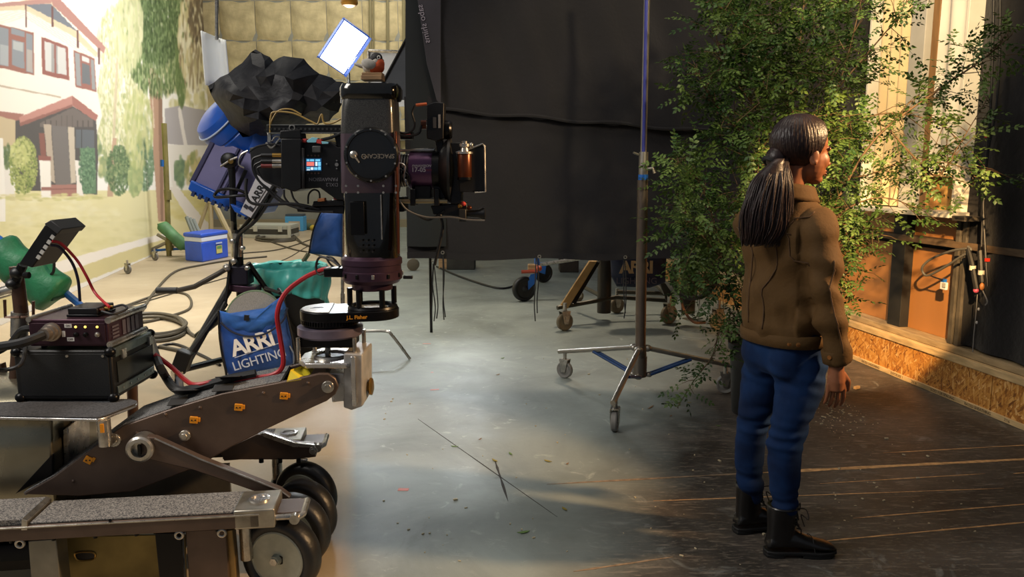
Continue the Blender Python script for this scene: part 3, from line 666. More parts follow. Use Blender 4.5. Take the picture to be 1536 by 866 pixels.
# lifting arm: two side plates with a carpeted back
arm = [(34, 742), (80, 716), (150, 664), (183, 640), (262, 612), (332, 591), (420, 574), (478, 561), (492, 561), (503, 568), (508, 580), (503, 592), (490, 602), (470, 611), (400, 644), (345, 672), (318, 688), (290, 703), (200, 738), (120, 745)]
DA = .25
dpoly(arm, DA, DA + .022, 'arm_side_plate', BROWN, bevel=.004)
far_arm = [D.at(x, y, DA) + Dn * .24 for x, y in arm]
MB().prism(far_arm, Dn * .022).build('arm_side_plate', BROWN, DO, bevel=.004)
top = [D.at(x, y, DA) for x, y in arm[:7]]
mb = MB()
vs = []
for p in top: vs += [p + Dn * .012 - EZ * .004, p + Dn * .25 - EZ * .004]
mb.add(vs, [(2 * i, 2 * i + 2, 2 * i + 3, 2 * i + 1) for i in range(len(top) - 1)])
mb.build('arm_tread', CARPET, DO, solid=.012, smooth=0)
mb = MB().prism([D.at(x, y, DA) + Dn * .02 for x, y in ((60, 735), (150, 690), (330, 625), (440, 590), (470, 600), (330, 672), (200, 722), (90, 741))], Dn * .21)
mb.build('arm_core', BLKM, DO)
for px, py in ((291, 630), (358, 611), (426, 594), (133, 690)):
    p = D.at(px, py, DA); rt = MX.Rotation(D.a, 3, 'Z') @ RY(.12 + (.45 if px < 200 else 0))
    tg = MB().box(p - Dn * .003, (.028, .006, .026), rt).build('orange_clip', ORANGE, DO, bevel=.002)
    for s in (-1, 1): MB().cyl(p - Dn * .0055 + De * .006 * s, p - Dn * .0075 + De * .006 * s, .0028, n=8).build('pin_hole', BLACK, tg)
    MB().box(p - Dn * .002 + De * .017, (.010, .005, .016), rt).build('clip_tab', ORANGE, tg, bevel=.001)
for px, py, r in ((278, 653, .016), (492, 580, .018), (172, 660, .019)): dbolt(px, py, DA, r, h=.022)
for px, py in ((248, 622), (300, 612), (395, 590), (462, 575), (110, 722), (205, 650)): dbolt(px, py, DA, .005, mat=BROWN, h=.005)
# lever with a round boss running down to the beam
DL = DA - .055
boss = D.at(211, 673, DL)
lv = dpoly([(214, 655), (232, 657), (300, 688), (420, 735), (436, 747), (428, 752), (400, 744), (290, 706), (222, 690), (206, 688)], DL, DL + .035, 'lever', BROWN, bevel=.004)
MB().lathe(boss + Dn * .05, -Dn, [(.047, 0), (.047, .062), (.040, .068), (.028, .069), (.027, .045), (0, .045)], 32).build('boss', STEEL, lv)
MB().tube([D.at(x, y, DL - .003) for x, y in ((232, 658), (300, 689), (420, 736), (434, 746))], .0035, 6).build('lever_edge', STEEL, lv)
MB().box(boss - Dn * .012, (.010, .012, .036), D.a).build('slot_key', BLKM, lv)
# curved far arm
DF = .52
dpoly([(330, 678), (385, 652), (398, 653), (440, 668), (470, 670), (474, 686), (440, 690), (360, 690), (336, 692)], DF + .1, DF + .16, 'cross_link', BROWN)
dpoly([(390, 651), (398, 650), (442, 665), (472, 668), (472, 672), (440, 671), (396, 656)], DF + .085, DF + .1, 'link_edge', STEEL, bevel=.001)
for px in (392, 420, 448): MB().cyl(D.at(px, 694, DF + .1), D.at(px, 688, DF + .1), .010, n=10).build('bolt', BLKM, DO)
dbolt(470, 676, DF + .09, .014)
# body: bright plated housing at the back, left of the arm
HOUS = M('plated_steel', '#a19a84', .28, .9, var=.3, vs=2.5, rvar=.12, bump=.04, bs=20)
xa, xb = -2.0, D.x(96, 660, .35)
prof = [(.20, .16), (.20, .50), (.22, .60), (.28, .66), (.36, .69), (.62, .69), (.62, .16)]
MB().prism([D.pt(xa, .12 + d, z) for d, z in prof], De * (D.x(100, 650, .45) - xa)).build('body_housing', HOUS, DO, bevel=.01, seg=3, smooth=40)
dpoly([(94, 645), (102, 640), (104, 700), (96, 705)], .40, .60, 'housing_rib', STEEL)
dpoly([(22, 742), (78, 682), (79, 712)], .29, .31, 'dark_gusset', BLKM)
# carpeted equipment shelf on a pin
zs_ = .655
sh = [G(-60, 601, zs_), G(196, 600, zs_), G(206, 603, zs_), G(204, 607, zs_), G(158, 625, zs_), G(146, 628, zs_), G(-60, 624, zs_)]
sf = MB().prism([p - EZ * .012 for p in sh], EZ * .010).build('shelf', ALU, DO, bevel=.003)
MB().prism([p - EZ * .001 for p in sh], EZ * .005).build('shelf_carpet', M('shelf_carpet', '#4c4d50', .95, col2='#303134', vs=160, bump=.4, bs=200, bd=.004), sf, bevel=.002)
pp = D.at(157, 650, DA - .06)
MB().cyl(pp - EZ * .045, V((pp.x, pp.y, zs_ - .012)), .022, n=20).build('shelf_pin', STEEL, DO)
MB().box(D.at(153, 643, DA - .085), (.012, .006, .03), D.a).build('pin_label', ORANGE, DO)
MB().cyl(pp - EZ * .01, D.at(172, 660, DA), .018, n=16).build('pin_arm', STEEL, DO)
# hand posts and fork hooks at the left
BRP = M('brown_pipe', '#5d463a', .35, .6, var=.2, vs=9)
YP = 3.02
hp = MB().tube([P(24, 400, YP), P(32, 470, YP), P(22, 600, YP)], [.024, .026, .026], 14).build('hand_post', BRP, DO)
MB().cyl(P(30, 468, YP), P(29, 505, YP), .031, n=18).build('collar', STEEL, hp)
for s in (((30, 476), (8, 476), (7, 450)), ((32, 476), (50, 476), (50, 452))): MB().tube([P(x, y, YP - .03) for x, y in s], .006, 8).build('hook', BRP, hp)
MB().tube([P(198, 565, 3.3), P(200, 640, 3.3)], .022, 12).build('hand_post', BRP, DO)
MB().tube([P(-20, 446, YP), P(26, 432, YP)], .022, 12).build('side_bar', STEEL, hp)
MB().tube([P(-20, 560, YP + .1), P(2, 548, YP + .1), P(8, 590, YP + .1)], .02, 10).build('rear_bracket', BRP, DO)

# levelling head and offset arm that carry the column
YT = 2.93
q = lambda px, py, dy=0.0: P(px, py, YT + dy)
tc = lambda px, py: q(px, py)
nose = dpoly([(494, 560), (520, 560), (520, 602), (498, 604)], .29, .43, 'nose_block', ALU, bevel=.004)
sp_ = MB().prism([q(515, 530, -.1), q(544, 532, -.1), q(544, 610, -.1), q(527, 616, -.1), q(515, 612, -.1)], EY * .2).build('head_bracket', M('grey_casting', '#a3a09c', .45, .25, var=.2, vs=14), DO, bevel=.006)
MB().box(q(531, 572, -.11), (.018, .02, .19)).build('bracket_rib', ALU, sp_, bevel=.003)
MB().cyl(q(544, 580), q(557, 580), .018, n=12).build('knob_shaft', BRASS, sp_)
MB().lathe(q(553, 580), EX, [(.0, 0), (.024, 0), (.034, .006), (.034, .014), (.022, .018), (0, .018)], 8).build('knob', BRASS, sp_)
zl = q(490, 534).z
MB().prism([V((q(px, 540).x, YT + dy, zl)) for px, dy in ((455, -.06), (470, -.12), (530, -.12), (543, -.06), (543, .12), (470, .14), (452, .05))], -EZ * .02).build('lower_plate', ALU, DO, bevel=.004)
MB().torus(V((q(497, 540).x, YT, zl + .002)), EZ, .062, .008, 32, 8).build('plate_ring', STEEL, DO)
MB().lathe(V((q(497, 540).x, YT, zl + .0015)), EZ, [(0, 0), (.055, 0), (.055, .001), (0, .001)], 28).build('plate_bore', BLACK, DO)
MB().cyl(V((q(492, 540).x, YT, zl - .13)), V((q(492, 540).x, YT, zl + .10)), .011, n=12).build('centre_screw', STEEL, DO)
MB().ell(V((q(492, 520).x, YT, zl + .045)), (.018, .018, .016)).build('screw_ball', STEEL, DO)
for px, dy in ((456, -.07), (538, -.07), (464, .09), (540, .09)): MB().cyl(V((q(px, 540).x, YT + dy, zl)), V((q(px, 540).x, YT + dy, zl + .085)), .008, n=10).build('level_screw', STEEL, DO)
zu = q(495, 503, -.1).z
MB().prism([V((q(px, 520).x, YT + dy, zu - .012)) for px, dy in ((455, -.06), (535, -.06), (535, .06), (455, .06))], -EZ * .045).build('spacer', BLKM, DO, bevel=.004)
uc = V((q(496, 500).x, YT, 0))
MB().lathe(uc + EZ * zu, EZ, [(0, -.02), (.112, -.02), (.122, -.012), (.122, .016), (.112, .02), (0, .02)], 40).build('level_disc', M('lavender_metal', '#8d8396', .35, .8, var=.15, vs=14), DO, smooth=30)
zg = q(496, 487, -.1).z
mb = MB().lathe(uc + EZ * zg, EZ, [(0, -.015), (.104, -.015), (.104, .038), (0, .038)], 60)
for k in range(60):
    t = 2 * math.pi * k / 60; mb.box(uc + V((.106 * math.cos(t), .106 * math.sin(t), zg + .004)), (.006, .005, .026), RZ(t))
mb.build('toothed_ring', BLKM, DO, smooth=20)
# offset plate from the toothed ring to the column ring
zo = q(500, 470, -.1).z; cc = V((q(558, 460).x, YT + .02, 0)); ra, rb = .110, .098
hull = []
dv = cc - uc; L_ = dv.length; th = math.atan2(dv.y, dv.x); al = math.acos((ra - rb) / L_)
for k in range(17): t = th + al + (2 * math.pi - 2 * al) * k / 16; hull.append(uc + V((math.cos(t), math.sin(t), 0)) * ra)
for k in range(13): t = th - al + 2 * al * k / 12; hull.append(cc + V((math.cos(t), math.sin(t), 0)) * rb)
op = MB().prism([p + EZ * zo for p in hull], -EZ * .036).build('offset_arm', BLKM, DO, bevel=.003)
hull2 = [uc + (p - uc) * .94 + EZ * (zo + .001) for p in hull[:17]]
MB().prism(hull2, EZ * .003).build('arm_cap', M('white_satin_metal', '#cfccca', .35, .6), op, bevel=.001)
MB().torus(cc + EZ * (zo + .002), EZ, .083, .012, 40, 8).build('seat_ring', BLKM, op)
MB().lathe(cc + EZ * (zo + .001), EZ, [(0, 0), (.074, 0), (.074, .001), (0, .001)], 30).build('seat_bore', M('bore_grey', '#8c918f', .5), op)
# maker's name along the front edge of the offset arm
p0, p1 = hull[15], hull[17]
edge = (cc + V((math.cos(th - al), math.sin(th - al), 0)) * rb) - (uc + V((math.cos(th - al), math.sin(th - al), 0)) * ra)
mid = uc + V((math.cos(th - al), math.sin(th - al), 0)) * ra + edge * .62
nrm = V((math.cos(th - al), math.sin(th - al), 0))
text('J.L. Fisher', 'maker_lettering', M('amber_ink', '#c98a1f', .5, emis=.0), op, mid + nrm * .0012 + EZ * (zo - .018), edge, EZ, .019, .001, bold=.0004)
# small parts: black tool label on the cap, yellow warning flap on the arm
for x, y in ((-.06, .02),): MB().prism([uc + V((-.07 + a, -.02 + b, zo + .0042)) for a, b in ((0, 0), (.05, .012), (.04, .026), (.012, .022), (.008, .012))], EZ * .0006).build('cap_mark', BLACK, op)
yf = [D.at(430, 574, DA), D.at(436, 556, DA + .02), D.at(458, 549, DA + .10), D.at(472, 553, DA + .16), D.at(466, 562, DA + .06), D.at(452, 570, DA)]
MB().prism(yf, V((0, 0, .003))).build('yellow_label', M('yellow_vinyl', '#d9c531', .45), DO, smooth=0)

# ================================================================== REMOTE HEAD: the column
RH = thing('remote_head', 'black and purple stabilised remote head column with a round lens-cap cover, standing on the dolly', 'camera head', cc + EZ * (zo - .0))
zr0 = q(560, 436).z
for a in (.5, 1.3, 2.35, 3.3, 4.25, 5.3):
    p = cc + V((math.cos(a), math.sin(a), 0)) * .085; MB().cyl(p + EZ * (zo + .012), p + EZ * (zr0 + .01), .0105, n=12).build('ring_post', BLKM, RH)
zq = lambda py: q(560, py, -.1).z
MB().lathe(cc, EZ, [(0, zq(441)), (.075, zq(441)), (.078, zq(431)), (.100, zq(430)), (.113, zq(424)), (.113, zq(412)), (.110, zq(411)), (.110, zq(402)), (.114, zq(401)), (.114, zq(393)), (.10, zq(388)), (0, zq(388))], 48).build('pan_ring', PURP, RH, smooth=30)
for k in range(12):
    a = 2 * math.pi * k / 12 + .2; p = cc + V((math.cos(a), math.sin(a), 0)) * .113; MB().box(p + EZ * zq(417), (.008, .01, .016), RZ(a)).build('ring_lug', STEEL if k % 3 == 0 else BLKM, RH, bevel=.001)
MB().box(q(612, 416, .0), (.036, .02, .012)).build('ring_lever', BLACK, RH, bevel=.003)
MB().box(q(503, 408, 0), (.075, .06, .034)).build('cable_box', BLKM, RH, bevel=.004)
GLOSS = M('gloss_carbon', '#15130f', .16, .2, coat=.7, var=.3, vs=160)
def rrect(cx, cy, hx_, hy_, r, n=5):
    out = []
    for sx, sy, a0 in ((1, 1, 0), (-1, 1, 90), (-1, -1, 180), (1, -1, 270)):
        for k in range(n + 1):
            t = math.radians(a0 + 90 * k / n); out.append((cx + sx * (hx_ - r) + r * math.cos(t), cy + sy * (hy_ - r) + r * math.sin(t)))
    return out
def column(spec, name, mat):          # spec: rows (py, half width, half depth, corner)
    rg = []
    for py, hw, hd, r, cxp in spec:
        z = q(cxp, py, -hd).z; x = q(cxp, py).x
        rg.append([V((a, b, z)) for a, b in rrect(x, cc.y, hw, hd, r)])
    return MB().rings(rg).build(name, mat, RH, smooth=40)
column([(397, .098, .09, .085, 559), (388, .097, .09, .07, 559), (362, .096, .09, .05, 558), (290, .093, .09, .03, 557)], 'lower_housing', GLOSS)
PLATE = M('purple_panel', '#62525a', .38, .6, var=.22, vs=6)
column([(290, .096, .088, .02, 556), (283, .098, .09, .02, 556), (265, .098, .09, .02, 556), (200, .097, .09, .02, 555)], 'yoke_plate', PLATE)
column([(200, .097, .09, .022, 555), (160, .095, .088, .03, 555), (140, .094, .086, .045, 555), (133, .093, .083, .05, 555)], 'carbon_cover', M('carbon_fibre', '#2b2926', .30, .2, coat=.5, col2='#474541', vs=420, detail=0))
column([(147, .102, .09, .05, 556), (141, .107, .096, .055, 556), (129, .107, .096, .055, 556), (123, .100, .088, .05, 556)], 'top_cap', GLOSS)
MB().tube([q(513, 155, -.02), q(513, 130, -.02), q(518, 127, -.02)], .006, 8).build('cap_handle', ALU, RH)
MB().tube([q(598, 153, -.02), q(599, 132, -.02), q(594, 127, -.02)], .006, 8).build('cap_handle', BLKM, RH)
fy = -.098
fc = q(557, 233, fy + .004)
dc = MB().lathe(fc + EY * .02, -EY, [(0, 0), (.098, 0), (.098, .022), (.092, .030), (.085, .031), (.083, .026), (.05, .029), (0, .030)], 56).build('round_cover', M('gloss_black_cover', '#0e0d0c', .2, coat=.5), RH, smooth=30)
for k in range(10):
    a = 2 * math.pi * k / 10 + .3; MB().cyl(fc + V((math.cos(a) * .09, -.010, math.sin(a) * .09)), fc + V((math.cos(a) * .09, -.014, math.sin(a) * .09)), .0035, n=8).build('cover_screw', STEEL, dc)
kl = q(530, 232, fy - .014)
MB().lathe(kl + EY * .012, -EY, [(0, 0), (.013, 0), (.013, .010), (.007, .014), (0, .015)], 18).build('latch', STEEL, dc)
MB().tube([kl - EY * .003, q(539, 244, fy - .014)], [.005, .003], 8).build('latch_arm', STEEL, dc)
text('SPACECAM', 'upside_down_lettering', M('dim_silver', '#8b8378', .4, .5), dc, q(569, 234, fy - .0105), -EX, -EZ, .0215, .001, bold=.0003)
MB().torus(q(546, 235, fy - .0105), EY, .008, .0013, 18, 6).build('maker_emblem', M('dim_silver2', '#8b8378', .4, .5), dc)
MB().box(q(546, 235, fy - .0105), (.009, .0016, .0022), RY(.6)).build('emblem_bar', M('dim_silver2', ''), dc)
for py in (279, 289):
    for px in (519, 537, 575, 594): MB().cyl(q(px, py, fy + .004), q(px, py, fy), .0042, n=10).build('screw', STEEL, RH)
for px, py in ((541, 362), (550, 362), (559, 362), (541, 370), (550, 370), (559, 370), (541, 378), (550, 378), (559, 378)): MB().cyl(q(px, py, fy + .008), q(px, py, fy + .003), .004, n=8).build('vent_hole', BLACK, RH)
MB().box(q(572, 326, fy + .004), (.004, .004, .16)).build('cover_seam', STEEL, RH)
MB().box(q(536, 328, fy + .004), (.05, .003, .12)).build('cover_panel', BLKM, RH, bevel=.001)
MB().box(q(596, 290, fy + .03), (.006, .03, .44)).build('rim_glint', COPPER, RH, bevel=.001)  # copper strip put in as the warm rim light along this edge

# ================================================================== FILM CAMERA with lens
YC = 3.08
c_ = lambda px, py, dy=0.0: P(px, py, YC + dy)
FC = thing('film_camera', 'black digital film camera with long lens and matte box hung on the head column', 'camera', c_(560, 300))
CB = M('camera_black', '#131315', .42, .3, var=.2, vs=20)
def cpoly(pts, d0, d1, name, mat, parent=FC, bevel=.003): return MB().prism([c_(x, y, d0) for x, y in pts], EY * (d1 - d0)).build(name, mat, parent, bevel=bevel)
body = cpoly([(449, 216), (480, 212), (496, 212), (506, 221), (540, 222), (540, 300), (505, 300), (480, 282), (449, 284)], -.07, .10, 'camera_body', CB)
cpoly([(421, 208), (451, 208), (452, 283), (441, 288), (422, 281)], -.11, .08, 'battery_module', CB)
cpoly([(374, 222), (424, 212), (424, 284), (404, 274), (378, 258)], -.02, .06, 'rear_module', M('rear_black', '#0f0f12', .5))
cpoly([(452, 222), (454, 222), (454, 284), (452, 284)], -.1, -.07, 'body_edge', M('dull_grey_edge', '#5a5856', .5))
cpoly([(468, 219), (481, 219), (481, 229), (468, 229)], -.085, -.07, 'dial_block', M('dial_grey', '#4a4b4a', .5))
# status screen: small blue read-out
sc_ = cpoly([(458.6, 237.6), (482, 237.6), (482, 256.5), (458.6, 256.5)], -.073, -.07, 'screen', M('screen_blue', '#163a5c', .3, emis=.9), bevel=0)
for k, (x, y, w, h, cl_) in enumerate(((460, 239, 4, 3, 'c'), (465, 239, 6, 3, 'c'), (473, 239, 7, 3, 'c'), (460, 243, 11, 6, 'r'), (473, 243, 3, 6, 'w'), (477, 243, 4, 6, 'c'), (460, 251, 5, 2, 'c'), (466, 251, 4, 4, 'w'), (471, 251, 5, 4, 'c'), (477, 250, 4, 5, 'c'), (460, 254, 5, 1.6, 'w'))):
    cpoly([(x, y), (x + w, y), (x + w, y + h), (x, y + h)], -.0745, -.073, 'read_out', {'c': M('px_cyan', '#6fc3e8', .3, emis=1.0), 'r': M('px_red', '#e8776a', .3, emis=1.0), 'w': M('px_white', '#d8eef8', .3, emis=1.0)}[cl_], sc_, bevel=0)
for row, py in ((0, 233.5), (1, 260)):
    for k in range(4): MB().cyl(c_(462 + 5.3 * k, py, -.07), c_(462 + 5.3 * k, py, -.074), .0035, n=8).build('button', M('button_dim', '#5a4038', .5), FC)
for px, py, r in ((505, 247, .007), (505, 241, .003), (505, 253, .003), (490, 246, .003)): MB().cyl(c_(px, py, -.07), c_(px, py, -.076), r, n=14).build('knob', STEEL, FC)
DIMS = M('dim_lettering', '#77757a', .4, .3)
text('PANAVISION', 'upside_down_lettering', DIMS, body, c_(485, 269, -.0712), -EX, -EZ, .0185, .001, spacing=1.05, bold=.0003)
text('DXL2', 'model_lettering', DIMS, body, c_(498, 277, -.0712), -EX, -EZ, .019, .001)
# red and cyan tape on top
for pts, mt in ((((451, 209), (459, 208), (458, 214), (452, 214)), M('tape_red', '#c33a36', .6)), (((460, 211), (468, 206), (477, 207), (474, 214), (461, 214)), M('tape_cyan', '#86c8da', .6)), (((474, 209), (482, 209), (482, 216), (475, 215)), M('tape_red', '')), (((482, 212), (493, 213), (492, 216), (483, 216)), M('tape_cyan', ''))):
    cpoly(pts, -.08, -.05, 'tape_tab', mt, bevel=.001)
# top rail with holes, its supports
rl = cpoly([(400, 187), (516, 187), (516, 200), (400, 200)], -.05, .0, 'top_rail', CB)
for k in range(17): MB().cyl(c_(406 + 6.5 * k, 193.5, -.05), c_(406 + 6.5 * k, 193.5, -.053), .0045, n=8).build('rail_hole', M('hole_grey', '#5c5b58', .4, .6), rl)
for z in (187.5, 199.5): MB().tube([c_(400, z, -.052), c_(516, z, -.052)], .0016, 5).build('rail_edge', STEEL, rl)
cpoly([(420, 196), (450, 194), (452, 208), (419, 208)], -.06, .02, 'rail_clamp', CB)
MB().torus(c_(438, 192, -.055), EY, .010, .003, 16, 6).build('clamp_ring', STEEL, FC)
cpoly([(401, 200), (406, 200), (406, 214), (401, 214)], -.04, -.03, 'rail_leg', STEEL, bevel=.001)
cpoly([(500, 200), (516, 200), (516, 232), (508, 230)], -.04, .05, 'rail_leg', CB)
# rear connectors and cables
for k, (py, mt) in enumerate(((233, BRASS), (242, STEEL), (249, STEEL))):
    MB().cyl(c_(424, py, -.06), c_(409, py, -.06), .0085, n=14).build('connector', mt, FC)
    MB().cyl(c_(409, py, -.06), c_(392, py, -.06), .0078, n=12).build('connector_boot', CABLE if k != 2 else M('boot_red', '#6c1d1c', .5), FC)
def ctube(pts, r=.004, mat=CABLE, d=-.05, name='cable', parent=FC, n=7): return MB().tube(spline([c_(p[0], p[1], d if len(p) < 3 else p[2]) for p in pts], 6), r, n).build(name, mat, parent)
ctube(((392, 233), (379, 240), (382, 262), (400, 284), (424, 304), (462, 316), (500, 318)), .0045)
ctube(((392, 242), (381, 250), (388, 270), (404, 284), (430, 304), (466, 313)), .0035)
ctube(((392, 249), (386, 254), (396, 270), (420, 282)), .0035)
ctube(((426, 285), (428, 298), (444, 312), (466, 312)), .004)
ctube(((436, 284), (442, 300), (458, 312), (470, 310)), .004)
ctube(((462, 306), (463, 292), (470, 285), (478, 288), (479, 300), (470, 308), (464, 313)), .0035)
ctube(((370, 268), (369, 285), (374, 302), (392, 307), (440, 306), (480, 314)), .006)
ctube(((374, 228), (386, 220), (408, 216), (421, 218)), .004); ctube(((372, 226), (362, 232), (358, 246), (366, 252)), .003, STEEL)
ctube(((405, 200), (406, 176), (412, 168), (440, 170), (466, 182), (476, 186), (480, 176), (483, 172), (486, 184), (498, 185), (516, 176)), .0035, M('tan_wire', '#a08243', .5))
ctube(((405, 190), (408, 180), (418, 166), (436, 164), (452, 172)), .003, M('tan_wire', ''))
ctube(((482, 210), (498, 206), (514, 199)), .006)
ctube(((399, 214), (408, 222), (420, 208)), .004, STEEL); ctube(((408, 212), (414, 205), (424, 208)), .003, STEEL)
# bottom plate with rods and cable bundle
cpoly([(444, 311), (516, 309), (516, 321), (446, 318)], -.05, .09, 'bottom_plate', CB)
cpoly([(470, 302), (516, 300), (516, 309), (468, 310)], -.06, .03, 'cable_block', CB)
cpoly([(500, 291), (516, 291), (516, 300), (500, 300)], -.06, .0, 'red_connector', M('red_dim', '#7d1f2a', .5)); cpoly([(476, 298), (487, 297), (487, 302), (476, 303)], -.07, -.04, 'copper_plug', M('orange_plug', '#c47c4c', .5))
# lens side: lens barrel, rods, motor, shade disc, filter cylinder, matte box
MB().lathe(c_(598, 256), EX, [(0, 0), (.058, 0), (.060, .02), (.060, .05), (.066, .052), (.066, .13), (.074, .135), (.074, .19), (0, .19)], 40).build('lens_barrel', CB, FC, smooth=30)
MB().lathe(c_(616, 256), EX, [(.071, 0), (.0715, .0), (.0715, .10), (.071, .10)], 40).build('lens_purple_band', M('lens_purple', '#5a3a5c', .3, .5, var=.2, vs=5), FC, smooth=30)
LW = M('lens_lettering', '#cfcbd0', .5)
lb = FC
text('PANAVISION', 'lens_lettering', LW, FC, c_(632, 249, -.0727), EX, EZ, .0125, .0008, shear=.3, bold=.0002)
text('17-05', 'lens_lettering', LW, FC, c_(628, 255, -.0731), EX, EZ, .024, .0008, bold=.0004)
text('mm', 'lens_lettering', M('lens_red', '#8e2f38', .5), FC, c_(643, 255, -.0731), EX, EZ, .016, .0008)
for k in range(7): MB().torus(c_(601 + 2.1 * k, 256), EX, .062, .0022, 36, 6).build('gear_ring', BLKM if k % 2 else STEEL, FC)
for px, py in ((606, 264), (608, 272), (604, 248)): MB().ell(c_(px, py, -.068), (.008, .006, .009)).build('clamp_nut', STEEL, FC)
ctube(((598, 244, -.07), (608, 250, -.08), (606, 268, -.08), (614, 282, -.07)), .003, STEEL); ctube(((598, 252, -.075), (612, 262, -.08), (616, 276, -.075)), .003)
MB().lathe(c_(660, 256), EX, [(0, 0), (.076, 0), (.110, .02), (.122, .035), (.122, .045), (.06, .06), (0, .06)], 44).build('lens_shade', M('shade_black', '#111113', .5), FC, smooth=30)
cpoly([(598, 224), (652, 222), (652, 227), (598, 228)], -.02, .02, 'upper_rod', STEEL); 
mo = cpoly([(640, 157), (652, 153), (666, 154), (665, 208), (655, 212), (640, 208)], -.06, .03, 'motor_body', CB)
MB().box(c_(659, 182, -.063), (.008, .004, .05)).build('motor_label', M('motor_label', '#8f8f90', .5), mo); MB().box(c_(652, 184, -.063), (.012, .004, .04)).build('motor_badge', M('motor_badge', '#4a4a4c', .5), mo)
MB().lathe(c_(665, 195, -.01), EX, [(0, 0), (.034, 0), (.036, .005), (.036, .026), (.03, .033), (0, .033)], 28).build('motor_knob', BLKM, mo)
MB().cyl(c_(640, 187, -.02), c_(632, 187, -.02), .018, n=16).build('motor_plug', COPPER, mo)
ctube(((622, 158), (618, 170), (622, 184), (620, 194), (610, 200), (598, 198)), .004); ctube(((632, 188), (628, 200), (612, 204), (598, 202)), .005)
MB().cyl(c_(640, 156, -.03), c_(624, 158, -.03), .006, n=10).build('orange_plug', M('orange_plug2', '#d0683a', .5), FC); cpoly([(600, 198), (618, 197), (618, 209), (600, 209)], -.03, .03, 'cable_clip', CB)
cpoly([(606, 201), (616, 201), (616, 206), (606, 206)], -.035, -.03, 'red_tab', M('tape_red', ''))
cpoly([(652, 208), (664, 210), (666, 232), (656, 230)], -.02, .02, 'motor_bracket', CB)
# matte box
mbx = MB()
for dy in (-.085, .075): mbx.prism([c_(684, 229, dy), c_(727, 216, dy), c_(728, 289, dy), c_(690, 288, dy)], EY * .008)
mbx.prism([c_(684, 229, -.085), c_(727, 216, -.085), c_(727, 219, -.085), c_(684, 232, -.085)], EY * .168)
mbx.prism([c_(690, 288, -.085), c_(728, 289, -.085), c_(728, 286, -.085), c_(690, 285, -.085)], EY * .168)
mbx.build('matte_box', M('matte_black', '#0d0d0e', .6), FC, bevel=.002)
MB().tube([c_(684, 229, -.088), c_(708, 222, -.088), c_(724, 216, -.088), c_(727, 219, -.088), c_(728, 288, -.088), c_(712, 289, -.088)], .0035, 6).build('box_edge', STEEL, FC)
cpoly([(676, 214), (692, 214), (692, 306), (676, 306)], -.06, .06, 'box_bracket', CB)
fcx = c_(697, 250, -.10).x
zz = lambda py: c_(697, py, -.10).z
fy_ = YC - .10
cy = MB().lathe(V((fcx, fy_, 0)), EZ, [(0, zz(268)), (.024, zz(268)), (.026, zz(266)), (.026, zz(232)), (.024, zz(230)), (0, zz(230))], 28).build('copper_cylinder', COPPER, FC, smooth=30)
MB().lathe(V((fcx, fy_, 0)), EZ, [(.0, zz(270)), (.028, zz(270)), (.028, zz(266)), (0, zz(266))], 24).build('cylinder_base', BLKM, cy)
MB().lathe(V((fcx, fy_, 0)), EZ, [(0, zz(231)), (.031, zz(231)), (.031, zz(228)), (.017, zz(227)), (.014, zz(222)), (.02, zz(220)), (.02, zz(216)), (.011, zz(215)), (.011, zz(212)), (0, zz(211))], 24).build('cylinder_valve', STEEL, cy, smooth=30)
MB().ell(c_(707, 218, -.10), (.007, .007, .010)).build('valve_wing', STEEL, cy)
# lower rods, follow focus, handgrip
for d in (-.06, .05): MB().cyl(c_(598, 302, d), c_(671, 302, d), .009, n=14).build('support_rod', M('champagne_rod', '#a59575', .3, .85), FC)
for px in (619, 655): cpoly([(px - 4, 284), (px + 4, 284), (px + 4, 309), (px - 4, 309)], -.075, .06, 'rod_bracket', CB)
cpoly([(622, 279), (646, 279), (646, 298), (622, 298)], -.05, .04, 'lens_motor', CB); cpoly([(650, 278), (668, 281), (668, 298), (650, 298)], -.05, .04, 'lens_motor', BLKM)
cpoly([(646, 309), (700, 304), (702, 326), (650, 322)], -.04, .05, 'lower_bracket', CB)
cpoly([(688, 314), (699, 314), (699, 333), (688, 333)], -.08, .0, 'focus_unit', M('focus_grey', '#3a3835', .45, .4))
MB().lathe(c_(699, 321, -.04), EX, [(0, 0), (.012, 0), (.014, .02), (.016, .05), (.026, .068), (.026, .074), (0, .076)], 24).build('hand_grip', BLACK, FC, smooth=30)
for px, py, mt in ((690, 309, BRASS), (695, 306, M('tape_red', '')), (704, 312, COPPER)): MB().ell(c_(px, py, -.06), (.010, .008, .009)).build('small_knob', mt, FC)
ctube(((598, 300, -.08), (612, 316, -.08), (640, 326, -.08), (676, 326, -.08), (702, 330, -.08), (727, 331, -.08)), .0035, M('grey_cord', '#6e6d6b', .5))
ctube(((660, 322), (664, 340), (660, 362), (655, 384), (652, 398)), .006); ctube(((618, 318), (640, 330), (652, 326), (666, 316)), .004)
cpoly([(598, 296), (606, 296), (606, 318), (598, 318)], -.05, .08, 'lens_foot', CB)

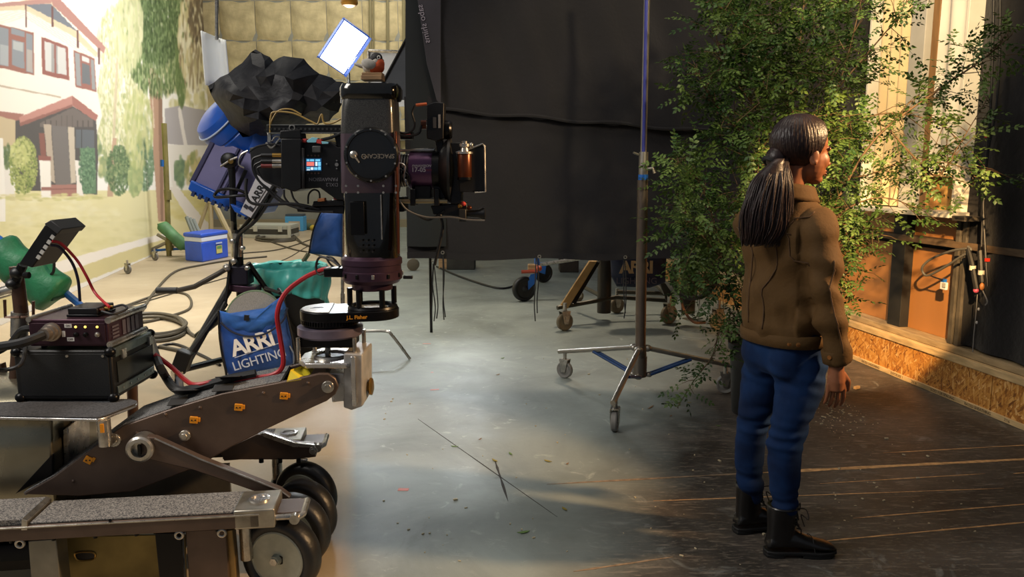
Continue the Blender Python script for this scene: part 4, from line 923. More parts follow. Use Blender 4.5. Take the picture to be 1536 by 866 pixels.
# toy bird standing on a wooden block above the column
bb = q(560, 123)
blk = MB().box(q(559.5, 118, 0), (.075, .07, .016)).box(q(560, 113, 0), (.073, .06, .014)).build('wooden_block', M('block_wood', '#9a7752', .6, var=.2, vs=20, stretch=(1, 8, 8)), None, bevel=.002, label='small pale wooden block on top of the black column under the toy bird', cat='block')
bd_ = q(560, 103)
BI = thing('toy_bird', 'toy robin with orange breast, grey wings and black head perched above the camera head', 'toy', q(560, 110))
MB().ell(q(558, 100), (.036, .032, .026)).ell(q(564, 95), (.024, .027, .026)).build('body', M('robin_cream', '#b3aca2', .85, bump=.3, bs=200, bd=.003), BI, remesh=(.004, 8), smooth=180)
MB().ell(q(563, 102), (.0335, .034, .0235)).ell(q(568, 96), (.022, .026, .022)).build('breast', M('robin_orange', '#c9552a', .85, bump=.3, bs=200, bd=.003), BI, remesh=(.004, 8), smooth=180)
MB().ell(q(565, 87), (.021, .023, .019)).ell(q(561, 90), (.020, .024, .014)).build('head', M('robin_black', '#1c1b1e', .7), BI, smooth=180)
wgm = M('robin_grey', '#a7a29a', .8, var=.2, vs=40)
for s in (-1, 1): MB().ell(q(553, 96, .029 * s), (.027, .011, .018), RY(.3)).build('wing', wgm, BI, smooth=180)
MB().ell(q(541, 99), (.026, .012, .007), RY(.35)).build('tail', wgm, BI, smooth=180)
MB().cyl(q(572, 89), q(576, 91), .005, .001, n=8).build('beak', BLACK, BI)
MB().torus(q(568, 86, -.021), EY, .005, .0018, 14, 6).build('eye_ring', M('eye_white', '#d8d4cc', .5), BI); MB().ell(q(568, 86, -.021), (.004, .003, .004), nu=10, nv=8).build('eye', BLACK, BI)
# ================================================================== EQUIPMENT ON AND BESIDE THE DOLLY
# black ribbed flight case on the shelf
fA, fB = G(27, 602, zs_ + .006), G(171, 603, zs_ + .006)
ca = math.atan2(fB.y - fA.y, fB.x - fA.x) + .02
ce, cn = V((math.cos(ca), math.sin(ca), 0)), V((-math.sin(ca), math.cos(ca), 0))
cn2 = (G(232, 566, zs_ + .006) - fB); cn2.z = 0; cdep = min(.40, cn2.length); cn = cn2.normalized()
cw = (fB - fA).length; chh = P(100, 526, fA.y).z - fA.z
FCX = M('case_black', '#0b0b0c', .5, bump=.3, bs=160, bd=.002)
bc = thing('battery_case', 'black flight case with metal edges sitting on the grey carpeted dolly shelf', 'case', (fA + fB) / 2 + cn * cdep / 2)
def cpt(x, d, z): return fA + ce * x + cn * d + EZ * z
def cbox(mb, x0, x1, d0, d1, z0, z1):
    pts = [cpt(x, d, z) for z in (z0, z1) for d in (d0, d1) for x in (x0, x1)]
    return mb.add(pts, [(0, 2, 3, 1), (4, 5, 7, 6), (0, 1, 5, 4), (2, 6, 7, 3), (0, 4, 6, 2), (1, 3, 7, 5)])
cbox(MB(), 0, cw, 0, cdep, .006, chh).build('shell', FCX, bc, bevel=.006)
cbox(MB(), .02, cw - .012, -.003, .001, .02, chh - .012).build('front_grille', M('grille_black', '#101214', .55, bump=.6, bs=420, bd=.002), bc, bevel=.001)
EDGE = M('case_edge', '#6f7a78', .35, .8, var=.2, vs=30)
for z0, z1 in ((.022, .05), (chh - .03, chh + .001)):
    cbox(MB(), cw - .001, cw + .006, .02, cdep - .02, z0, z1).build('edge_rail', EDGE, bc, bevel=.002)
cbox(MB(), cw - .03, cw + .003, .02, cdep - .02, chh - .004, chh + .004).build('edge_rail', EDGE, bc, bevel=.002)
cbox(MB(), cw - .001, cw + .005, .03, cdep - .03, .062, chh - .05).build('side_panel', M('case_side', '#1f2321', .45), bc, bevel=.001)
for x in (.008, cw - .008):
    for z in (.012, chh - .008):
        for d in (.008, cdep - .008): MB().ell(cpt(x, d, z), (.021, .021, .019), nu=12, nv=8).build('corner', BLKM, bc)
for k in range(6): MB().cyl(cpt(cw + .005, .06 + .06 * k, .036), cpt(cw + .008, .06 + .06 * k, .036), .004, n=8).build('rivet', STEEL, bc)
for x in (.03, cw * .55, cw - .03): MB().cyl(cpt(x, -.002, chh - .02), cpt(x, -.006, chh - .02), .005, n=8).build('rivet', STEEL, bc)
for d in (.06, cdep - .06): cbox(MB(), cw + .002, cw + .014, d, d + .03, chh - .045, chh - .01).build('latch', STEEL, bc, bevel=.002)
# purple power unit on the case
px0, px1 = .055, cw - .012; pz0, pz1 = chh + .012, chh + .112; pd0, pd1 = .015, .30
pu = thing('power_supply', 'purple metal power unit with round plug and three yellow lights on the black case', 'power unit', cpt(cw / 2, .15, pz0))
cbox(MB(), px0, px1, pd0, pd1, pz0, pz1).build('housing', M('purple_case', '#3f2732', .4, .6, var=.15, vs=9), pu, bevel=.004)
cbox(MB(), px0 + .01, px1 - .01, pd0 - .003, pd0 + .001, pz0 + .008, pz1 - .014).build('front_panel', M('purple_front', '#38212b', .45, .5), pu, bevel=.001)
for z0, z1 in ((pz0 - .002, pz0 + .016), (pz1 - .014, pz1 + .008)):
    MB().tube([cpt(px1 + .004, pd0 - .006, (z0 + z1) / 2), cpt(px1 + .004, pd1 + .004, (z0 + z1) / 2)], .012, 10).build('side_rail', STEEL, pu)
MB().tube([cpt(px0 + .004, pd0 - .004, pz1), cpt(px0 + .004, pd1, pz1)], .010, 10).build('side_rail', STEEL, pu)
for k in range(4): cbox(MB(), px1 + .0005, px1 + .003, .04, .09, pz0 + .024 + .013 * k, pz0 + .031 + .013 * k).build('vent', M('vent_grey', '#7a6f78', .4, .6), pu)
for k in range(4): cbox(MB(), px1 + .0005, px1 + .003, .12 + .035 * k, .145 + .035 * k, pz0 + .022, pz0 + .078).build('vent', M('vent_grey', ''), pu)
yl = M('led_yellow', '#ffe060', .4, emis=2.0); wl = M('label_white', '#cfcbc6', .6); X_ = lambda t: px0 + (px1 - px0) * t
for t in (.60, .72, .87):
    MB().ell(cpt(X_(t), pd0 - .004, pz1 - .027), (.0045, .004, .0045), nu=10, nv=6).build('light', yl, pu)
    MB().lathe(cpt(X_(t), pd0 - .003, pz0 + .045), -cn, [(0, 0), (.009, 0), (.009, .006), (.005, .008), (.0045, .014), (0, .014)], 14).build('socket', BLKM if t < .8 else STEEL, pu)
for t, z in ((.46, .070), (.48, .020)):
    lab = cbox(MB(), X_(t), X_(t) + .026, pd0 - .004, pd0 - .002, pz0 + z, pz0 + z + .014).build('label', wl, pu)
cbox(MB(), X_(.42), X_(.42) + .012, pd0 - .004, pd0 - .002, pz0 + .036, pz0 + .058).build('label', wl, pu)
text('OFF', 'label_lettering', INK, pu, cpt(X_(.48) + .013, pd0 - .0045, pz0 + .027), ce, EZ, .010, .0006); text('ON', 'label_lettering', INK, pu, cpt(X_(.46) + .013, pd0 - .0045, pz0 + .077), ce, EZ, .010, .0006)
MB().lathe(cpt(X_(.30), pd0 - .002, pz0 + .055), -cn, [(0, 0), (.034, 0), (.034, .012), (.028, .014), (.028, .034), (.022, .036), (.022, .06), (0, .06)], 24).build('round_plug', M('grey_plug', '#8d8378', .35, .7), pu, smooth=30)
for z in (pz0 - .006,): 
    for x in (px0 + .03, px1 - .03):
        for d in (.05, .25): MB().cyl(cpt(x, d, chh + .001), cpt(x, d, pz0), .010, n=10).build('foot', RUB, pu)
# small black receiver on top of the unit
bx = thing('receiver_box', 'small flat black receiver box with plugged cables on top of the purple unit', 'receiver', cpt(X_(.5), .1, pz1 + .004))
cbox(MB(), X_(.42), X_(.80), .06, .19, pz1 + .009, pz1 + .034).build('case', CB, bx, bevel=.004)
cbox(MB(), X_(.41), X_(.81), .055, .195, pz1 + .001, pz1 + .010).build('base_plate', BLKM, bx, bevel=.002)
for k in range(3): MB().cyl(cpt(X_(.80), .08 + .035 * k, pz1 + .022), cpt(X_(.80) + .016, .08 + .035 * k, pz1 + .022), .007, n=10).build('plug', BRASS if k else COPPER, bx)
# on-board monitor on an arm, seen edge-on, upper left
YM = 3.0
m_ = lambda px, py, dy=0.0: P(px, py, YM + dy)
mo_ = thing('small_monitor', 'small black monitor seen edge-on, tilted on a ball arm at the left edge', 'monitor', m_(40, 400))
mo_b = MB().prism([m_(28, 396, -.05), m_(68, 336, -.05), m_(89, 346, -.05), m_(48, 402, -.05)], EY * .16).build('screen_case', CB, mo_, bevel=.004)
MB().prism([m_(66, 336, -.06), m_(76, 330, -.06), m_(93, 344, -.06), m_(86, 352, -.06)], EY * .17).build('hood', M('hood_grey', '#2b2b2c', .5), mo_, bevel=.003)
for k in range(5): MB().box(m_(58 + 5.2 * k, 386 - 7.5 * k, -.053), (.014, .006, .014), RY(-.95)).build('port_cap', M('port_white', '#b9b6b0', .5), mo_)
cab = MB()
MB().tube([m_(34, 398), m_(28, 412), m_(24, 422)], .018, 10).build('ball_arm', BLKM, mo_); MB().ell(m_(26, 410), (.026, .026, .024)).build('ball_joint', BLACK, mo_); MB().ell(m_(20, 426), (.026, .03, .022)).build('clamp', BLACK, mo_)
MB().lathe(m_(36, 413, -.03), EX, [(0, 0), (.012, 0), (.013, .02), (0, .02)], 10).build('clamp_knob', BLKM, mo_)
def wire(name, pts, r, mat, label, cat='cable', group=None, n=8, k=6):
    mb = MB().tube(spline(pts, k), r, n); return mb.build(name, mat, None, label=label, cat=cat, group=group)
wire('video_cable', [m_(78, 362, -.05), m_(92, 366, -.03), m_(115, 390), m_(130, 415), m_(143, 440), cpt(X_(.80) + .02, .11, pz1 + .03)], .0055, RED, 'red cable arching from the small monitor to the receiver box')
wire('video_cable', [m_(76, 368, -.05), m_(90, 372, -.03), m_(108, 394), m_(117, 420), m_(120, 452)], .0055, M('navy_cable', '#1c1a2e', .45), 'dark blue cable arching from the small monitor to the receiver box')
wire('video_cable', [cpt(X_(.80) + .016, .15, pz1 + .022), cpt(X_(.98), .15, pz1 + .03), cpt(X_(1.08), .12, pz1 + .02), cpt(X_(1.0), .06, pz1 + .012), cpt(X_(.84), .07, pz1 + .02)], .0045, CABLE, 'short black cable looped on the right of the receiver box')
wire('power_cable', [cpt(X_(.30), pd0 - .055, pz0 + .055), cpt(X_(.1), -.09, pz0 + .035), cpt(-.05, -.10, pz0 + .01), P(-12, 548, 2.55), P(-80, 560, 2.5)], .017, RUB, 'thick black cable running left from the round plug of the purple unit')
wire('power_cable', [cpt(px0 - .0, .10, pz0 + .04), cpt(px0 - .06, .08, pz0 + .05), P(10, 520, 2.9), P(-40, 545, 2.8)], .013, RUB, 'black cable curving behind the round plug to the left edge')
wire('power_cable', [cpt(px0 - .02, .02, pz0 - .004), P(30, 548, 2.62), P(-5, 556, 2.6), P(-40, 552, 2.6)], .007, CABLE, 'thin black cable on the left front corner of the black case')
# cables lying along the arm tread
atop = lambda px, py: D.at(px, py, DA + .14) + EZ * .012
wire('power_cable', [G(228, 508, .45), D.at(236, 540, .6), D.at(250, 568, DA + .25), atop(266, 590), atop(290, 588), atop(340, 574), atop(384, 565)], .016, RUB, 'thick black cable dropping onto the dolly arm tread')
wire('power_cable', [D.at(232, 532, .62), D.at(256, 550, .6), D.at(280, 572, DA + .2), atop(296, 582), atop(330, 576), atop(380, 572), atop(412, 566), D.at(425, 545, DA + .14), D.at(420, 505, DA + .16), D.at(416, 470, DA + .16), D.at(428, 440, DA + .18), D.at(455, 418, DA + .2), q(480, 406, .03), q(494, 403, .02)], .0095, RED, 'red cable looping from the dolly arm up to the camera head')
for (a, b_) in ((284, 592), (348, 572)):
    p = atop(a, b_); MB().box(p + EZ * .008 - V((0, .01, 0)), (.085, .13, .004), MX.Rotation(.15, 3, 'Z') @ RX(-.25)).box(p - V((.0, .09, .012)), (.07, .09, .004), MX.Rotation(.25, 3, 'Z')).build('tape_strip', M('gaffer_tape', '#2a2b2d', .7), DO, bevel=.001)
wire('head_cable', [q(500, 402, .0), q(480, 412, .02), q(474, 400, .03), q(480, 386, .02), q(496, 390, 0), q(510, 400, -.02)], .0045, CABLE, 'thin black cable coiled at the left of the purple ring')
wire('head_cable', [q(512, 402, .02), q(500, 388, .03), q(490, 386, .04), q(497, 398, .03), q(512, 406, .02)], .004, CABLE, 'second thin loop of cable behind the first at the purple ring')

# ================================================================== LEFT MIDDLE GROUND
# blue stand arm with green sandbags in front of the backdrop
YS = 4.5
s_ = lambda px, py, dy=0.0: P(px, py, YS + dy)
bl = thing('blue_light_stand', 'blue painted stand leg sloping behind the small monitor at far left', 'stand', s_(60, 480))
MB().tube([s_(-40, 330), s_(20, 375), s_(118, 456), s_(150, 482)], .021, 10).build('leg', BLUEP, bl)
MB().tube([s_(118, 456), V((s_(128, 470).x, YS, .0))], .016, 10).build('strut', BLUEP, bl)
MB().tube([s_(-40, 330), V((s_(-45, 330).x, YS, .0))], .02, 10).build('post', BLUEP, bl)
def sandbag(name, pts, w, th, label, mat, Y, group='green sandbags'):
    root = thing(name, label, 'sandbag', P(*pts[1], Y), group)
    c = [P(x, y, Y) for x, y in pts]; k = 14; rg = []
    sp = spline(c, 7); n = len(sp)
    for i, p in enumerate(sp):
        t = i / (n - 1); d = (sp[min(i + 1, n - 1)] - sp[max(i - 1, 0)]).normalized(); y = EY; x = d.cross(y).normalized()
        f = (max(.05, 1 - abs(2 * t - 1) ** 12)) ** .5; a = th * f * (1 + .05 * math.sin(9 * t)); b_ = w * (.75 + .25 * f)
        rg.append([p + x * a * math.cos(u) * (1 + .03 * math.sin(3 * u + 5 * t)) + y * b_ * math.sin(u) for u in [2 * math.pi * j / k for j in range(k)]])
    MB().rings(rg).build('bag', mat, root, smooth=180)
    for e in (0, -1): MB().tube([sp[e] + V((0, -w * .7, 0)), sp[e] + V((0, w * .7, 0))], th * .10, 6).build('stitched_edge', M('dark_green', '#143d2c', .6), root)
    return root
sb1 = sandbag('sandbag', ((-6, 372), (16, 390), (38, 408)), .10, .115, 'green sandbag nearest the left edge, draped on the blue leg', GREEN, YS - .05)
sb2 = sandbag('sandbag', ((38, 404), (62, 424), (88, 446)), .10, .125, 'green sandbag lower on the blue leg, below the small monitor', GREEN, YS - .06)
MB().tube(spline([s_(68, 384, -.1), s_(80, 390, -.12), s_(80, 408, -.12), s_(72, 414, -.1)], 5), .008, 6).build('strap', BLACK, sb2)

# rolling stand with sandbag by the cooler, far left
fs = thing('rolling_stand', 'rolling light stand with blue braces and a green sandbag in front of the printed lawn', 'stand', G(250, 392))
gp = G(250, 384)
YF = gp.y; f_ = lambda px, py, dy=0.0: P(px, py, YF + dy)
OLV = M('olive_tube', '#857b4c', .45, .4, var=.15, vs=6)
MB().tube([f_(254, 392), f_(249, 250), f_(246, 185)], .045, 10).build('pole', OLV, fs); MB().cyl(f_(252, 300), f_(251, 285), .06, n=12).build('collar', OLV, fs)
MB().cyl(f_(245, 250), f_(245, 240), .05, n=10).build('blue_collar', BLUEP, fs); MB().cyl(f_(254, 360), f_(255, 376), .07, n=12).build('base_hub', OLV, fs)
for a, b_ in (((254, 362), (180, 397)), ((254, 366), (345, 387)), ((254, 362), (236, 352))): MB().tube([f_(*a), f_(*b_, -.15 if b_[0] > 300 else 0)], .03, 8).build('leg', M('grey_tube', '#a39c8d', .4, .5), fs)
for a, b_ in (((222, 377), (255, 374)), ((255, 374), (320, 372))): MB().tube([f_(*a), f_(*b_)], .022, 8).build('brace', BLUEP, fs)
def caster(c, r, w, parent, ax=EY, mat=M('caster_grey', '#6d6a64', .5), fork=STEEL, up=.05, swivel=V((0, 0, 0))):
    c = V(c); ax = V(ax).normalized()
    wl_ = MB().lathe(c, ax, [(0, -w * .4), (r * .5, -w * .45), (r * .62, -w * .35), (r * .9, -w * .5), (r, -w * .3), (r, w * .3), (r * .9, w * .5), (r * .62, w * .35), (r * .5, w * .45), (0, w * .4)], 28).build('caster', mat, parent, smooth=40)
    mb = MB()
    top = c + EZ * (r + .012) + swivel
    x = ax.cross(EZ).normalized()
    for s in (-1, 1):
        o = ax * s * w * .62
        mb.prism([c + o - x * r * .25 - EZ * r * .25, c + o + x * r * .25 - EZ * r * .25, top + o + x * r * .55, top + o - x * r * .55], ax * s * .004)
    mb.prism([top + ax * w * .7 + x * r * .55, top - ax * w * .7 + x * r * .55, top - ax * w * .7 - x * r * .55, top + ax * w * .7 - x * r * .55], EZ * .006)
    mb.cyl(top, top + EZ * up, r * .22, n=10); mb.cyl(c - ax * w * .7, c + ax * w * .7, r * .14, n=8)
    mb.build('fork', fork, wl_, smooth=30)
    return wl_
for px, py in ((192, 411), (233, 391)):
    g = G(px, py); caster(V((g.x, g.y, .07)), .07, .035, fs, V((.5, 1, 0)), M('caster_grey', ''))
sandbag('sandbag', ((240, 336), (258, 352), (280, 373)), .12, .10, 'faded green sandbag hanging on the rolling stand by the cooler', M('green_faded', '#4f7d50', .6, var=.2, vs=7), YF - .12)
# tan tripod beyond the cooler
tg = G(318, 388); YTp = 14.3
tp = thing('wooden_tripod', 'tan tripod stand behind the blue cooler', 'stand', P(316, 376, YTp))
for a, b_, r in (((314, 298), (288, 372), .035), ((316, 298), (317, 374), .045), ((318, 298), (352, 368), .05)): MB().tube([P(*a, YTp), P(*b_, YTp)], r, 8).build('leg', M('tan_tube', '#b3a27c', .5, .2), tp)
MB().cyl(P(315, 304, YTp), P(315, 292, YTp), .07, n=10).build('head', M('tan_tube', ''), tp)
for k in range(3): MB().tube([P(280 + 5 * k, 326 + 2 * k, 13.6), P(292 + 5 * k, 356, 13.4)], .035, 8).build('grey_pipe', M('grey_pipe', '#6f7470', .5), tp)
# cooler
g0, g1, g2 = G(278, 391), G(304, 394), G(343, 386)
co = thing('cooler', 'blue plastic cooler with white band and sticker on the tan floor', 'cooler', (g0 + g2) / 2)
ex_ = (g2 - g1); ey_ = (g0 - g1)
H_ = P(304, 351, g1.y).z
CBL = M('cooler_blue', '#2b55c8', .4, var=.08, vs=5)
def quadbox(o, a, b, z0, z1, k=1.0):
    c = o + (a + b) / 2; pts = []
    for z in (z0, z1):
        for p in (o, o + a, o + a + b, o + b): q_ = c + (p - c) * k; pts.append(V((q_.x, q_.y, z)))
    return MB().add(pts, [(3, 2, 1, 0), (4, 5, 6, 7), (0, 1, 5, 4), (1, 2, 6, 5), (2, 3, 7, 6), (3, 0, 4, 7)])
quadbox(g1, ex_, ey_, 0, H_ * .70).build('body', CBL, co, bevel=.02)
quadbox(g1, ex_, ey_, H_ * .70, H_ * .86, .99).build('white_band', M('cooler_white', '#d6dcec', .5), co, bevel=.01)
quadbox(g1, ex_, ey_, H_ * .86, H_, 1.04).build('lid', CBL, co, bevel=.02)
nrm = ex_.normalized().cross(EZ)
MB().prism([g1 + ex_ * t + nrm * .006 + EZ * z for t, z in ((.52, H_ * .22), (.74, H_ * .22), (.74, H_ * .5), (.52, H_ * .5))], nrm * .004).build('sticker', M('sticker_yellow', '#c7c170', .5), co)
MB().prism([g1 + ex_ * t + nrm * .010 + EZ * z for t, z in ((.54, H_ * .38), (.72, H_ * .38), (.72, H_ * .48), (.54, H_ * .48))], nrm * .002).build('sticker_band', M('sticker_green', '#5f8f5a', .5), co)
MB().prism([g1 + ex_ * t + nrm * .012 + EZ * z for t, z in ((.5, H_ * .56), (.74, H_ * .56), (.74, H_ * .62), (.5, H_ * .62))], nrm * .002).build('name_plate', M('plate_pale', '#aebbe0', .5), co)
# black road case and pale blue box on the far floor
g0, g1 = G(362, 357), G(436, 358)
rc = thing('road_case', 'long low grey and black road case on the far floor', 'case', (g0 + g1) / 2)
hc = P(400, 337, g0.y).z
ex_ = g1 - g0; ey_ = V((0, .75, 0))
for z0, z1, mt, k in ((0, .08, 'w', 1.0), (.08, hc * .66, 'b', .985), (hc * .66, hc * .74, 'w', 1.0), (hc * .74, hc, 'g', .99)):
    quadbox(g0, ex_, ey_, z0, z1, k).build('lid' if mt == 'g' else 'side', {'w': M('case_alu', '#c3c3ba', .4, .5), 'b': M('case_dark', '#3a3833', .6), 'g': M('case_lid', '#aeb0a6', .5)}[mt], rc, bevel=.01)
for t in (.3, .8): MB().box(g0 + ex_ * t + V((0, -.015, hc * .70)), (.09, .03, .12)).build('latch', M('case_alu', ''), rc)
for t in (.02, .98): MB().box(g0 + ex_ * t + V((0, -.01, hc * .5)), (.07, .04, hc)).build('corner', M('case_alu', ''), rc)
g0 = G(428, 347); w_ = G(455, 347) - g0
lb_ = thing('blue_box', 'small light blue box by the far grey wall', 'box', g0 + w_ / 2)
hb_ = P(440, 325, g0.y).z; quadbox(g0, w_, V((0, .35, 0)), 0, hb_).build('box', M('sky_blue_box', '#4d9fd6', .5), lb_, bevel=.01)
MB().box(g0 + w_ * .52 + V((0, -.008, hb_ * .38)), (w_.length * .62, .012, hb_ * .6)).build('front_label', M('tan_label', '#b7a691', .6), lb_)
MB().box(g0 + w_ * .5 + V((0, .17, hb_ + .03)), (w_.length * .95, .3, .05)).build('lid', M('dark_lid', '#3f4c58', .6), lb_)
for i, (px, py, s, c) in enumerate(((462, 342, .09, '#56624e'), (470, 343, .07, '#c2a83c'), (466, 335, .06, '#7c7a6c'))):
    g = G(px, py + 3); MB().ell(g + EZ * s, (s * 1.3, s, s)).build('rag', M('rag%d' % i, c, .9), None, smooth=180, label=('dark green', 'yellow', 'grey')[i] + ' rag dropped beside the light blue box', cat='rag', group='rags by the light blue box')

# ---------------------------------------------------------------- big blue lamp head wrapped in black foil, on a black stand
YL = 5.9
l_ = lambda px, py, dy=0.0: P(px, py, YL + dy)
LA = thing('film_lamp', 'large blue film lamp head tipped on a black yoke with black foil wrapped over it', 'lamp', l_(345, 250))
LAV = M('lavender_housing', '#73709a', .45, .2, var=.1, vs=4); LBL = M('lamp_blue', '#1450b0', .3, var=.12, vs=5)
def lpoly(pts, d0, d1, name, mat, bevel=.008, parent=LA): return MB().prism([l_(x, y, d0) for x, y in pts], EY * (d1 - d0)).build(name, mat, parent, bevel=bevel, smooth=30)
lpoly([(322, 206), (412, 248), (378, 314), (286, 274)], -.12, .5, 'housing', LAV)
lpoly([(319, 204), (326, 207), (290, 277), (283, 273)], -.13, .5, 'housing_rim', M('lav_dark', '#38375a', .4))
lpoly([(286, 270), (380, 313), (372, 326), (296, 296), (281, 284)], -.15, .5, 'blue_base', LBL, .012)
for k in range(9):
    t = k / 8; MB().box(l_(290 + 80 * t, 291 + 35 * t, -.16), (.022, .02, .035), RY(.42)).build('base_vent', M('vent_dark', '#0e2a5c', .5), LA)
for t in (.38, .47): lpoly([(322 + 90 * t, 206 + 42 * t), (325 + 90 * t, 207.5 + 42 * t), (291 + 90 * t, 275 + 42 * t), (288 + 90 * t, 273.5 + 42 * t)], -.135, -.12, 'housing_seam', M('lav_dark', ''), .001)
ax_ = (l_(322, 168, -.05) - l_(384, 222, .15)).normalized()
dr0 = l_(384, 222, .16)
MB().lathe(dr0, ax_, [(0, 0), (.20, 0), (.215, .02), (.22, .22), (.215, .225), (.215, .235), (.22, .24), (.215, .34), (.19, .385), (.13, .41), (0, .42)], 44).build('lamp_drum', LBL, LA, smooth=35)
MB().torus(dr0 + ax_ * .335, ax_, .217, .007, 44, 6).build('drum_band', M('band_white', '#b9cbe6', .4), LA)
lw = lpoly([(360, 318), (376, 327), (409, 276), (386, 262)], -.34, -.30, 'label_plate', M('label_grey', '#b9b7bc', .5), .002)
lpoly([(376, 327), (380, 329), (413, 277), (409, 276)], -.34, -.29, 'plate_edge', BLACK, .002)
lpoly([(345, 306), (372, 318), (369, 326), (352, 318)], -.33, -.28, 'plate_foot', LBL, .004)
tdir = l_(396, 275, -.345) - l_(380, 303, -.345)
text('ARRI', 'maker_lettering', BLACK, lw, l_(388, 289, -.343), tdir, (l_(383, 286, -.345) - l_(392, 292, -.345)), .068, .002, bold=.002)
MB().tube([l_(402, 280, -.345), l_(378, 318, -.345)], .0025, 5).build('label_rule', BLACK, lw)
for px, py in ((369, 310), (376, 313)): MB().box(l_(px, py, -.344), (.026, .004, .030), RY(-.9)).build('icon', M('icon_dark', '#1b1b28', .5), lw)
lpoly([(312, 186), (345, 168), (404, 192), (414, 246), (326, 208)], -.08, .5, 'blue_shroud', LBL, .03)
# white reflector leaf above the lamp
def leaf(u, v):
    p = P(306 + 36 * u + (1 - v) * 2, 128 - 80 * v - 4 * u * (1 - v) + 14 * u * v, 6.4); return p + EY * (.12 * math.sin(math.pi * u) - .06 * v)
MB().grid(leaf, 10, 8).build('reflector_leaf', M('reflector_white', '#eef2f2', .35), LA, solid=.012, smooth=180)
MB().tube([P(325, 60, 6.42), P(325, -30, 6.42)], .014, 8).build('leaf_hanger', STEEL, LA)
# yoke
YK = M('yoke_black', '#101113', .4, .4)
for dy in (-.26, .56): MB().tube([l_(346, 240, dy), l_(348, 262, dy), l_(350, 330, dy), l_(352, 352, dy * .4 + .06)], [.030, .024, .022, .022], 10).build('yoke_arm', YK, LA)
MB().lathe(l_(346, 241, -.24), -EY, [(0, 0), (.055, 0), (.055, .05), (.04, .06), (0, .06)], 24).build('tilt_lock', YK, LA)
MB().tube([l_(331, 250, -.31), l_(346, 240, -.31), l_(356, 236, -.31)], .008, 8).build('lock_lever', STEEL, LA)
MB().cyl(l_(346, 242, -.30), l_(346, 242, -.315), .018, n=12).build('lock_bolt', BRASS, LA)
MB().tube(spline([l_(322, 292, -.25), l_(330, 285, -.27), l_(352, 284, -.28), l_(372, 292, -.25), l_(352, 294, -.28), l_(326, 296, -.26), l_(321, 293, -.25)], 5), .011, 8).build('handle', YK, LA)
MB().tube([l_(353, 291, -.2), l_(369, 255, -.2)], .014, 8).build('support_strut', YK, LA); MB().tube([l_(358, 350, -.1), l_(388, 312, -.3), l_(417, 274, -.3)], .016, 8).build('support_strut', YK, LA)
wire('lamp_cable', [l_(414, 286, -.3), l_(384, 330, -.3), l_(358, 354, -.2), l_(354, 384, -.2), l_(350, 410, -.1)], .014, CABLE, 'black cable hanging from the blue lamp down its stand')
# crumpled black foil
ol = [(312, 129), (330, 116), (352, 102), (372, 84), (383, 74), (396, 82), (410, 92), (426, 84), (456, 88), (470, 104), (490, 114), (504, 122), (520, 126), (517, 150), (508, 168), (494, 182), (460, 186), (430, 196), (400, 204), (384, 200), (364, 206), (346, 188), (336, 170), (322, 152)]
YFO = 5.62
from mathutils.geometry import delaunay_2d_cdt
rf = random.Random(5)
edge = []
for i in range(len(ol)):
    p, q_ = ol[i], ol[(i + 1) % len(ol)]; edge += [p, ((p[0] + q_[0]) / 2 + rf.uniform(-2, 2), (p[1] + q_[1]) / 2 + rf.uniform(-2, 2))]
def in_ol(x, y):
    c = False
    for i in range(len(edge)):
        (x1, y1), (x2, y2) = edge[i], edge[i - 1]
        if (y1 > y) != (y2 > y) and x < (x2 - x1) * (y - y1) / (y2 - y1) + x1: c = not c
    return c
inn = []
while len(inn) < 60:
    x, y = rf.uniform(312, 522), rf.uniform(72, 208)
    if in_ol(x, y) and min((x - p[0]) ** 2 + (y - p[1]) ** 2 for p in edge + inn) > 90: inn.append((x, y))
allp = edge + inn; ne = len(edge)
vo_, _, fo_, _, _, _ = delaunay_2d_cdt([V(p) for p in allp], [], [list(range(ne))], 1, 1e-4)
def fdep(x, y):
    dd = min(math.hypot(x - p[0], y - p[1]) for p in edge)
    if dd < .5: return 0.0
    rid = 1 - abs(NZ.noise(V((x * .022 + y * .012, y * .018, 1.3)))) * 2.2
    return min(1, dd / 28) ** .6 * (.18 + .10 * rid + .04 * NZ.noise(V((x * .05, y * .05, 7))))
mb = MB(); mb.v = [tuple(P(v.x, v.y, YFO - fdep(v.x, v.y))) for v in vo_]; nv = len(mb.v)
mb.v += [tuple(P(v.x, v.y, YFO + fdep(v.x, v.y) * 1.6)) for v in vo_]
for f in fo_:
    f = list(f); mb.f.append(tuple(f)); mb.f.append(tuple(a + nv for a in f[::-1]))
mb.build('foil_wrap', M('black_foil', '#0c0c13', .5, .25, bump=.3, bs=10, bd=.03), None, smooth=26, origin=l_(412, 200), label='crumpled black foil wrapped over the top of the blue film lamp', cat='foil')

